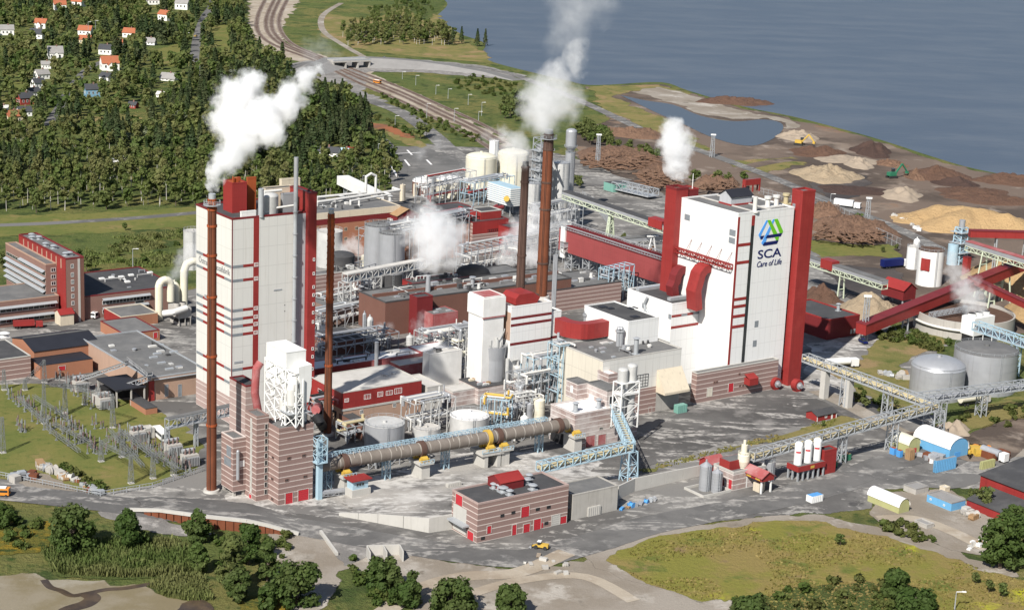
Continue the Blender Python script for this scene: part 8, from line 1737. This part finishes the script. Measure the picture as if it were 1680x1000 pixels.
def trunk(h, r, lean=0, limbs=3, seed=0):
    rr = random.Random(seed); mb = MB(); p = [V((0, 0, -.4)), V((rr.uniform(-.2, .2), rr.uniform(-.2, .2), h*.35)), V((rr.uniform(-.5, .5), rr.uniform(-.5, .5), h*.8))]
    mb.tube(p[0], p[1], r, r*.75, 7, False); mb.tube(p[1], p[2], r*.75, r*.25, 7, False)
    for i in range(limbs): a = rr.uniform(0, 6.28); q = p[1].lerp(p[2], rr.uniform(0, .6)); mb.tube(q, q+V((math.cos(a)*h*.2, math.sin(a)*h*.2, h*.16)), r*.35, r*.1, 5, False)
    return mb
KIND = {'birch_tree': ('birch', 17, 3.0, 'leaf_birch', 'bark_birch', .19), 'leafy_tree': ('round', 13, 4.6, 'leaf', 'bark_tree', .28), 'spruce_tree': ('spruce', 18, 3.4, 'leaf_spruce', 'bark_tree', .26), 'willow_tree': ('round', 11, 4.6, 'leaf_willow', 'bark_tree', .25), 'shrub': ('shrub', 3.0, 2.4, 'leaf_shrub', 'bark_tree', .08)}
PROTO = {}
for nm, (kd, h, r, lm, bm, tr) in KIND.items():
    PROTO[nm] = []
    for i in range(5):
        rng = np.random.default_rng(hash(nm) % 1000 if False else sum(map(ord, nm))*7+i); n = {'shrub': 150, 'spruce': 380}.get(kd, 330)
        PROTO[nm].append(qmesh(nm, leaves(rng, kd, h, r, n, .62 if kd != 'shrub' else .42), [lm, bm], trunk(h*(.95 if kd == 'spruce' else .9), tr, seed=i)))
def inpoly(P, x, y):
    c = False; j = len(P)-1
    for i in range(len(P)):
        if (P[i][1] > y) != (P[j][1] > y) and x < (P[j][0]-P[i][0])*(y-P[i][1])/(P[j][1]-P[i][1])+P[i][0]: c = not c
        j = i
    return c
rt = random.Random(77)
def spots(poly, step, jitter=.45):
    W = pix(poly); x0, x1 = min(p.x for p in W), max(p.x for p in W); y0, y1 = min(p.y for p in W), max(p.y for p in W); out = []; P2 = [(p.x, p.y) for p in W]; y = y0
    while y < y1:
        x = x0
        while x < x1:
            q = (x+rt.uniform(-jitter, jitter)*step, y+rt.uniform(-jitter, jitter)*step)
            if inpoly(P2, *q): out.append(V((q[0], q[1], 0)))
            x += step
        y += step
    return out
def put(nm, p, s_, label, group):
    me = rt.choice(PROTO[nm]); o = bpy.data.objects.new(nm, me); COL.objects.link(o); o.location = p; o.rotation_euler = (0, 0, rt.uniform(0, 6.28)); o.scale = (s_*rt.uniform(.85, 1.15),)*2+(s_,)
    return tag(o, label, 'tree' if nm != 'shrub' else 'shrub', group)
# ---- the wood and the town trees behind the works
WOOD = [(-40, 350), (60, 349), (200, 343), (332, 338), (400, 338), (470, 338), (560, 330), (640, 312), (658, 285), (640, 248), (612, 222), (575, 205), (600, 185), (560, 160), (520, 150), (490, 150), (470, 112), (430, 92), (400, 55), (398, -12), (-40, -12)]
CLEAR = [(x, y, rx, ry) for x, y, rx, ry in ((185, 262, 28, 7), (150, 205, 34, 8), (60, 140, 18, 10), (270, 92, 34, 13), (360, 70, 16, 30), (190, 82, 14, 8), (12, 150, 26, 10), (545, 254, 40, 8), (505, 215, 24, 8), (300, 130, 20, 6), (220, 200, 22, 6), (150, 108, 26, 5), (100, 60, 14, 6), (450, 190, 12, 6), (380, 105, 24, 8), (30, 70, 34, 7), (100, 222, 34, 5), (420, 182, 16, 6), (230, 122, 24, 6), (150, 30, 20, 5), (300, 32, 16, 7), (350, 200, 14, 5), (60, 235, 26, 5), (210, 285, 20, 4))]
HS = [(o.location.x, o.location.y) for o in bpy.data.objects if o.name.split('.')[0] == 'house']; HP = [pj(V((x, y, 0))) for x, y in HS]
ROADS = [((318, 104), (320, 84)), ((320, 84), (324, 60)), ((324, 60), (334, 30)), ((334, 30), (350, 0)), ((78, 206), (100, 172)), ((100, 172), (112, 150)), ((112, 150), (170, 100)), ((0, 70), (60, 76))]
def blocked(p):
    x, y = pj(p)
    for cx, cy_, rx, ry in CLEAR:
        if ((x-cx)/rx)**2+((y-cy_)/ry)**2 < 1: return True
    for hx, hy in HP:
        if abs(x-hx) < 15 and -9 < y-hy < 16: return True
    for (ax, ay), (bx_, by) in ROADS:
        t = max(0, min(1, ((x-ax)*(bx_-ax)+(y-ay)*(by-ay))/((bx_-ax)**2+(by-ay)**2))); dx, dy = x-ax-t*(bx_-ax), y-ay-t*(by-ay)
        if abs(dx) < 8 and -4 < dy < 10: return True
    return False
pts = [p for p in spots(WOOD, 9.0) if not blocked(p)]
pts.sort(key=lambda p: p.y); cnt = {}; far = {}
LAB = {'birch_tree': 'slender birch with pale trunk and yellowish green crown in the wood behind the mill', 'leafy_tree': 'round leafy tree in the wood between mill and town', 'spruce_tree': 'dark pointed spruce in the wood between mill and town', 'willow_tree': 'silvery grey-green willow in the wood between mill and town'}
def pick(p):
    x, y = pj(p); a = mnoise.noise(V((p.x*.012, p.y*.012, 3)))+rt.uniform(-.35, .35)
    if y > 300 and x < 480: return 'birch_tree' if rt.random() < .8 else 'leafy_tree'
    if 195 < y < 240 and 190 < x < 300 and rt.random() < .35: return 'willow_tree'
    return 'spruce_tree' if a > .22 else ('birch_tree' if a < -.12 else 'leafy_tree')
for p in pts:
    x, y = pj(p)
    if y < 200 and x < 330 and rt.random() < .25: continue
    nm = pick(p); cnt[nm] = cnt.get(nm, 0)+1; s_ = rt.uniform(.55, 1.25)
    if cnt[nm] <= (110 if nm == 'leafy_tree' else 280): put(nm, p, s_, LAB[nm], nm.split('_')[0]+' trees of the wood behind the mill')
    else: far.setdefault(nm, []).append((p, s_))
for nm, L in far.items():
    kd, h, r, lm, bm, tr = KIND[nm]; rng = np.random.default_rng(5); var = [leaves(rng, kd, h, r, 95, 1.05) for _ in range(12)]; Q = []
    for p, s_ in L: q = var[rng.integers(12)].copy(); a = rng.random()*6.283; c_, n_ = math.cos(a), math.sin(a); q = q@np.array([[c_, n_, 0], [-n_, c_, 0], [0, 0, 1]])*s_; Q.append(q+np.array(p))
    o = bpy.data.objects.new('far_wood', qmesh('far_wood', np.concatenate(Q), [lm])); COL.objects.link(o); tag(o, 'far wood of %s reaching past the town' % {'birch_tree': 'yellowish birches', 'leafy_tree': 'round leafy trees', 'spruce_tree': 'dark spruces', 'willow_tree': 'silvery willows'}[nm], 'wood', None, 'stuff')
# ---- single trees and rows elsewhere
def rowtrees(nm, poly, step, lab, grp, s0=.7, s1=1.1):
    for p in spots(poly, step): put(nm, p, rt.uniform(s0, s1), lab, grp)
rowtrees('leafy_tree', [(944, 222), (958, 210), (985, 218), (1010, 232), (1000, 245), (960, 238)], 7, 'leafy tree of the thicket left of the far log pile', 'thicket left of the far log pile', .6, .9)
rowtrees('leafy_tree', [(1000, 236), (1040, 246), (1085, 256), (1080, 266), (1030, 258), (990, 246)], 7, 'leafy tree in the hedge row between the two log piles', 'hedge row between log piles', .45, .65)
rowtrees('leafy_tree', [(1130, 292), (1165, 296), (1220, 298), (1218, 306), (1150, 302), (1126, 300)], 9, 'leafy tree behind the roof of the emblem boiler house', 'trees behind the emblem boiler house', .5, .8)
rowtrees('leafy_tree', [(936, 300), (966, 305), (962, 315), (940, 312)], 7, 'leafy tree beside the silver digesters', 'trees beside the digesters', .5, .7)
rowtrees('birch_tree', [(560, 60), (620, 40), (690, 44), (760, 66), (740, 76), (640, 74), (570, 76)], 12, 'thin tree on the headland meadow by the bay', 'trees on the headland', .7, 1.15)
rowtrees('leafy_tree', [(600, 20), (690, -5), (715, 20), (690, 36), (620, 38)], 14, 'bushy tree near the reeds at the tip of the headland', 'trees near the headland reeds', .45, .75)
rowtrees('leafy_tree', [(560, 62), (640, 48), (720, 58), (700, 72), (600, 76)], 16, 'leafy tree in the headland grove by the bay', 'headland grove', .7, 1.05)
for x, y in ((783, 76), (796, 76), (757, 72), (742, 74), (732, 72)): put('spruce_tree', G(x, y), .95, 'tall dark tree standing at the water edge of the headland', 'dark trees at the headland shore')
rowtrees('spruce_tree', [(505, 165), (545, 160), (600, 190), (595, 200), (560, 205), (520, 190)], 9, 'dark spruce in the clump inside the loop road', 'spruces inside the loop road', .7, 1.0)
rowtrees('leafy_tree', [(560, 212), (600, 205), (575, 232), (540, 240)], 12, 'leafy tree by the junction above the lodge', 'trees above the lodge', .6, .9)
for x, y, s_ in ((690, 228, 1.0), (700, 224, .8), (618, 236, .6)): put('leafy_tree', G(x, y), s_, 'dark round tree on the verge between the two far roads', 'verge trees')
for nm, poly, step, lab, grp in (('shrub', [(620, 150), (660, 170), (740, 205), (800, 232), (795, 240), (700, 205), (640, 172)], 7, 'green bush in the strip beside the railway', 'bushes beside the railway'), ('shrub', [(600, 180), (660, 205), (690, 220), (680, 226), (610, 195)], 7, 'bush between highway and dry verge', 'bushes beside the highway'), ('shrub', [(740, 130), (790, 125), (850, 140), (830, 160), (780, 155), (740, 145)], 9, 'bush on the green mound below the shore road', 'bushes on the mound'), ('leafy_tree', [(815, 190), (850, 165), (870, 180), (850, 205)], 10, 'leafy tree behind the pulp towers in the steam', 'trees behind pulp towers'), ('shrub', [(150, 400), (320, 375), (322, 430), (240, 436), (150, 436)], 13, 'wild bush on the field behind the workshop', 'bushes on the workshop field'), ('shrub', [(85, 770), (120, 768), (165, 800), (190, 812), (150, 808)], 3.6, 'bush on the bank behind the scrap row', 'bushes behind the scrap row'), ('shrub', [(1425, 545), (1470, 540), (1560, 565), (1545, 580), (1480, 565), (1430, 558)], 4.2, 'green bush before the settling basin', 'bushes before the settling basin'), ('shrub', [(1445, 852), (1480, 858), (1540, 882), (1545, 895), (1500, 890), (1455, 870)], 3.4, 'bush in the hedge at the meadow gravel edge', 'hedge at the meadow edge'), ('shrub', [(1190, 985), (1280, 970), (1400, 952), (1500, 972), (1570, 1010), (1180, 1010)], 5.8, 'wild bush in the scrub at the bottom right', 'scrub bushes at bottom right'), ('shrub', [(-10, 840), (100, 852), (120, 868), (60, 905), (-10, 900)], 5.5, 'low bush in the yellow flowering scrub at left', 'bushes in the left scrub'), ('shrub', [(1610, 690), (1680, 650), (1700, 690), (1640, 705)], 6, 'bush on the right grass slope by the haul road', 'bushes on the right slope'), ('shrub', [(1380, 610), (1440, 650), (1500, 690), (1480, 695), (1400, 655)], 6, 'bush under the long pipe bridge', 'bushes under the pipe bridge'), ('shrub', [(1590, 680), (1560, 695), (1610, 690), (1620, 670)], 4.5, 'bush near the cream horizontal tanker', 'bushes near the tanker'), ('shrub', [(345, 880), (480, 880), (470, 940), (380, 960), (340, 930)], 5.5, 'bush on the foreground bank below the sheet piles', 'bushes below the sheet piles'), ('shrub', [(580, 915), (640, 960), (700, 1000), (620, 1005), (570, 935)], 4.5, 'bush on the foreground mound below the concrete stalls', 'bushes below the concrete stalls')):
    rowtrees(nm, poly, step, lab, grp, .55, 1.15)
for i, (x, y, s_, lab) in enumerate(((95, 455, .55, 'small tree right behind the office block'), (142, 447, .75, 'taller tree right behind the office block corner'), (130, 430, .6, 'thin tree on the field above the office block'), (205, 378, .4, 'lone round bush tree near the wood road'), (3, 440, .7, 'tree cut by the left edge beside the office block'), (1406, 372, .75, 'round tree between the two panel fences'), (1470, 412, .4, 'small tree by the lower panel fence end'), (1448, 414, .3, 'smallest tree by the lower panel fence'), (1022, 396, .45, 'bush tree by the short grey fence'), (1350, 700, .25, 'small bush at the red hut'), (1420, 670, .45, 'rounded bush under the pipe bridge bend'), (1470, 668, .3, 'tiny bush near the bridge tower'), (1615, 838, .75, 'leafy tree beside the lean-to of the red warehouse'), (1596, 828, .55, 'smaller leafy tree left of the warehouse lean-to tree'), (1378, 895, .35, 'lone dark bush in the middle of the meadow'), (1600, 957, .35, 'left bush of the meadow pair at far right'), (1645, 980, .45, 'right bush of the meadow pair at far right'), (1622, 972, .4, 'middle bush between the meadow pair'))): put('leafy_tree', G(x, y), s_, lab, None)
# ---- big foreground trees, each with its own crown and trunk
def bigtree(label, x, yb, wpx, hpx_, kd='round', lm='leaf', seed=1, n=900):
    c = G(x, yb); h = hgt(c, yb-hpx_); r = rpx(c, wpx/2); t = thing('leafy_tree' if kd != 'spruce' else 'spruce_tree', label, 'tree', c); rng = np.random.default_rng(seed)
    Q = leaves(rng, kd, h, r, n, .46); o = bpy.data.objects.new('crown', qmesh('crown', Q, [lm])); COL.objects.link(o); o.parent = t; ORG[o.name] = tuple(c)
    mb = trunk(h*.85, r*.09+.1, limbs=6, seed=seed); o = bpy.data.objects.new('trunk', (lambda me: (me.from_pydata([tuple(v) for v in mb.v], [], mb.f), me.materials.append(MATS['bark_tree']), me)[2])(bpy.data.meshes.new('trunk'))); COL.objects.link(o); o.parent = t
for i, a in enumerate((('broad dark leafy tree at the lower left below the scrap heap', 118, 906, 84, 76), ('round leafy tree second from the left below the road', 212, 900, 62, 62), ('dark leafy tree before the rusty sheet piles', 322, 888, 50, 52), ('tall slender tree in the lower left group, leftmost', 325, 940, 34, 52, 'birch'), ('tallest tree of the lower left group beside the gravel', 378, 972, 52, 100, 'birch'), ('leafy tree at back of the lower left group', 408, 925, 46, 72), ('leafy tree right of the tallest in the lower left group', 438, 952, 40, 62), ('bushy tree at the foot of the lower left group', 390, 985, 50, 50), ('wide leafy tree on the gravel bank left of the stalls', 488, 990, 100, 72), ('leafy tree left in the trio below the concrete stalls', 628, 972, 64, 56), ('leafy tree right in the trio below the concrete stalls', 665, 992, 62, 60), ('round tree cut by the bottom edge near the centre', 742, 1006, 82, 52), ('round tree cut by the bottom edge beside the pale track', 836, 1010, 58, 50), ('huge leafy tree at the right edge of the meadow', 1640, 932, 76, 96), ('dense leafy tree cut by the right edge behind the huge tree', 1668, 925, 60, 80), ('leafy tree behind the huge right tree by the warehouse', 1662, 868, 46, 44), ('low dark bush at the left edge below the road', 8, 862, 46, 32), ('bushy tree at the bottom edge right of the meadow', 1465, 978, 60, 40), ('dark bushy tree at the bottom edge beside the lamp post', 1500, 1004, 80, 36), ('bushy tree at the bottom edge, left end of the right scrub', 1230, 1006, 70, 26), ('narrow tree at the foot of the gravel left of the wide tree', 440, 1000, 36, 44))): bigtree(a[0], *a[1:5], kd=a[5] if len(a) > 5 else 'round', lm='leaf' if len(a) > 5 else 'leaf_dark', seed=40+i, n=3400 if a[3] > 55 else 2200)
# ---- tall grass
def blades(name, label, polys, n, h, wd, mt, seed=0):
    rng = np.random.default_rng(seed); Q = []
    for poly in polys:
        W = [(p.x, p.y) for p in pix(poly)]; x0, x1 = min(p[0] for p in W), max(p[0] for p in W); y0, y1 = min(p[1] for p in W), max(p[1] for p in W); k = 0
        while k < n//len(polys):
            x, y = x0+(x1-x0)*rng.random(), y0+(y1-y0)*rng.random()
            if mnoise.noise(V((x*.05, y*.05, seed))) < -.12 or not inpoly(W, x, y): k += .34; continue
            k += 1; a = rng.random()*6.283; u = np.array([math.cos(a), math.sin(a), 0])*wd*(.6+rng.random()); l = np.array([rng.normal()*.25, rng.normal()*.25, 1])*h*(.4+rng.random()); p = np.array([x, y, .1]); Q.append([p-u, p+u, p+u*.5+l, p-u*.5+l])
    o = bpy.data.objects.new(name, qmesh(name, np.array(Q), [mt])); COL.objects.link(o); tag(o, label, 'grass', None, 'stuff')
blades('tall_grass', 'olive and straw coloured grass covering the meadow at the lower right', [[(985, 918), (1010, 906), (1100, 880), (1250, 860), (1345, 858), (1440, 880), (1540, 906), (1620, 938), (1700, 958), (1700, 1010), (1250, 1010), (1240, 980), (1150, 984), (1060, 955)]], 9000, .45, .38, 'grass_blade', 1)
blades('reeds', 'tall green reeds along the mudflat at the lower left', [[(68, 905), (140, 890), (290, 890), (340, 915), (318, 944), (200, 948), (88, 942)]], 9000, 2.0, .22, 'reed_blade', 2)
blades('reeds', 'low green reeds beside the lower creek bend at left', [[(232, 968), (262, 952), (330, 940), (350, 985), (300, 985)]], 3000, 1.4, .22, 'reed_blade', 3)
blades('tall_grass', 'wild grass on the field behind the workshop roof', [[(140, 395), (325, 375), (325, 435), (240, 440), (140, 440)]], 6000, .9, .5, 'reed_blade', 4)
blades('tall_grass', 'dry grass on the strip between the east yard and the concrete wall', [[(1045, 771), (1170, 738), (1290, 708), (1380, 682), (1350, 712), (1250, 728), (1150, 752), (1060, 776)]], 3500, .5, .35, 'grass_blade', 5)
# ================================================================ steam
def steam(name, label, src, blobs, dens=.35, sharp=2.2, warp=.35, nz=.9, ns=.07, col=(1, 1, 1)):
    """a cloud of scattering vapour: blobs = (x, y, radius) in photograph pixels on a plane through the source, tilted back to shift the shadow"""
    s = V(src); B_ = []; rb = random.Random(label)
    for x, y, rp in blobs:
        p = onpl(x, y, s, V((0, 1, -2.4))); r = rpx(p, rp)*1.25; p = p+V((0, rb.uniform(-.3, .3)*r, 0)); B_.append((p, r))  # plane leans back so plume shadows fall clear of the cream box
    q = NT(name); rm = max(r for _, r in B_); wv = q.noise(ns*1.3, 4, .6, col=True)
    pos = q.vmath('ADD', q.pos, q.vmath('MULTIPLY', q.vmath('SUBTRACT', wv, (.5, .5, .5)), (rm*warp*3,)*3)); w2 = q.noise(ns*5, 4, .65, col=True); pos = q.vmath('ADD', pos, q.vmath('MULTIPLY', q.vmath('SUBTRACT', w2, (.5, .5, .5)), (rm*warp*1.5,)*3)); f = None
    for p, r in B_:
        d = q.math('SUBTRACT', 1, q.math('MULTIPLY', q.vmath('DISTANCE', pos, tuple(p)), 1/r)); d = q.math('MULTIPLY', d, min(1, r/rm*.6+.62)); f = d if f is None else q.math('SMOOTH_MAX', f, d, .12)
    n_ = q.noise(ns*3.6, 8, .68)
    v = q.math('MULTIPLY', q.math('ADD', f, q.math('MULTIPLY', q.math('SUBTRACT', n_, .54), nz)), sharp)
    v = q.math('MULTIPLY', q.math('POWER', q.math('MINIMUM', q.math('MAXIMUM', v, 0), 1), 1.35), dens)
    vol = q.n('ShaderNodeVolumePrincipled'); vol.inputs['Color'].default_value = (*col, 1); vol.inputs['Anisotropy'].default_value = .0; q.l(v, vol.inputs['Density']); q.l(vol.outputs[0], q.out.inputs['Volume']); MATS[name+label] = q.m
    mb = MB()
    for p, r in B_: mb.ball(p, r*1.12, 14, 8)
    me = bpy.data.meshes.new(name); me.from_pydata([tuple(p-s) for p in mb.v], [], mb.f); ob = bpy.data.objects.new(name, me); COL.objects.link(ob)
    md = ob.modifiers.new('remesh', 'REMESH'); md.mode = 'VOXEL'; md.voxel_size = max(.7, rm*.16)
    dg = bpy.context.evaluated_depsgraph_get(); m2 = bpy.data.meshes.new_from_object(ob.evaluated_get(dg)); bpy.data.objects.remove(ob)
    m2.materials.clear(); m2.materials.append(q.m); o = bpy.data.objects.new(name, m2); COL.objects.link(o); o.location = s
    return tag(o, label, 'steam')
S_ = [('dense white steam plume leaning right from the leftmost rusty chimney', G(347, 806)+EZ*109, [(351, 312, 8), (353, 300, 13), (360, 282, 18), (372, 262, 25), (388, 236, 31), (400, 212, 33), (372, 190, 30), (385, 160, 34), (410, 140, 24), (430, 195, 32), (455, 175, 28), (480, 155, 24), (505, 132, 18), (522, 115, 11), (445, 215, 22)], .40, 2.6),
 ('white steam plume from the red exhaust stack of the emblem boiler house', W.p(0, W.b+3, W.h+5), [(1117, 302, 6), (1115, 288, 13), (1112, 270, 20), (1108, 250, 26), (1106, 230, 27), (1104, 214, 20), (1120, 226, 18)], .30, 2.0),
 ('thick central steam cloud rising from the dark brick hall roof', STV, [(702, 452, 6), (704, 440, 13), (708, 425, 24), (712, 408, 34), (718, 390, 40), (735, 405, 34), (700, 385, 34), (700, 362, 26), (690, 345, 17), (745, 388, 20), (672, 385, 18), (668, 366, 13), (755, 372, 15), (764, 396, 13), (704, 334, 12), (728, 362, 17), (735, 425, 18)], .15, 1.7),
 ('large drifting steam cloud from the tallest rusty chimney', G(888, 488, zT)+EZ*70, [(896, 216, 12), (893, 200, 26), (890, 180, 36), (905, 165, 40), (890, 150, 34), (925, 150, 32), (915, 128, 26), (940, 112, 22), (945, 90, 19), (955, 75, 15), (870, 185, 26), (868, 160, 20), (925, 175, 26)], .12, 1.5),
 ('faint veil of steam drifting over the bay above the tallest chimney', G(888, 488, zT)+EZ*95, [(945, 95, 26), (925, 70, 34), (940, 40, 40), (950, 10, 44), (985, 2, 34), (930, -10, 40)], .055, .9),
 ('steam puff from the shorter of the twin chimneys', G(853, 482, zT)+EZ*62, [(860, 266, 8), (852, 258, 18), (840, 250, 26), (842, 232, 22), (826, 220, 15), (855, 240, 18)], .14, 1.6),
 ('white steam column rising between the twin chimneys', G(872, 440, 4), [(872, 425, 22), (866, 400, 28), (858, 380, 26), (880, 380, 24), (838, 405, 24), (832, 425, 16), (878, 350, 18)], .16, 1.7),
 ('steam drifting right at the foot of the silver digesters', G(915, 400, 4), [(905, 378, 16), (925, 370, 16), (915, 355, 12)], .12, 1.6),
 ('steam cloud over the white cooling tower at the settling basin', CT.p(CT.a/2, CT.b/2, CT.h+2), [(1600, 508, 14), (1592, 492, 24), (1582, 470, 25), (1570, 448, 20), (1560, 428, 13), (1608, 488, 20)], .13, 1.6),
 ('small steam puff behind the fin-spiralled chimney', G(560, 436, 4), [(552, 425, 10), (562, 412, 16), (578, 402, 16), (590, 412, 12)], .16, 1.8),
 ('steam veil left of the boiler house over the white U pipes', G(290, 500, 18), [(288, 452, 12), (300, 432, 18), (312, 415, 18), (296, 445, 14)], .12, 1.3),
 ('thin steam wisp curling from the stair tower foot', G(492, 575, 14), [(495, 553, 5), (505, 546, 7), (518, 545, 7), (530, 538, 8), (536, 526, 6)], .22, 2.0),
 ('small steam column behind the kiln', G(848, 690, 9), [(846, 668, 5), (848, 655, 7), (851, 640, 9), (853, 622, 9), (856, 606, 8)], .13, 1.6),
 ('steam column beside the dusty pink block', G(700, 575, 3), [(690, 565, 10), (692, 550, 13), (688, 535, 14), (694, 518, 11)], .10, 1.4),
 ('wispy steam over the conveyor house end', G(915, 475, 8), [(915, 458, 9), (920, 442, 12), (930, 432, 9), (962, 440, 8)], .06, 1.3),
 ('thin steam over the orange hall roofs beside the pulp towers', G(790, 330, 12), [(700, 318, 16), (745, 300, 18), (770, 280, 18), (800, 225, 16), (720, 235, 16), (690, 250, 14)], .05, 1.1),
 ('faint drifting vapour over the far railway', G(520, 130, 20), [(520, 105, 18), (512, 85, 22), (530, 75, 20), (545, 90, 16)], .03, 1.0),
 ('small steam puff in the shaded pipework by the dark brick hall', G(618, 560, 2), [(612, 548, 7), (625, 540, 10), (640, 536, 8)], .10, 1.5)]
for lab, src, bl, de, sh_ in S_:
    mr = max(b[2] for b in bl); steam('steam_plume', lab, src, bl, de*1.5, sh_*.7, .52, 1.7, .9/max(6, mr*.45))
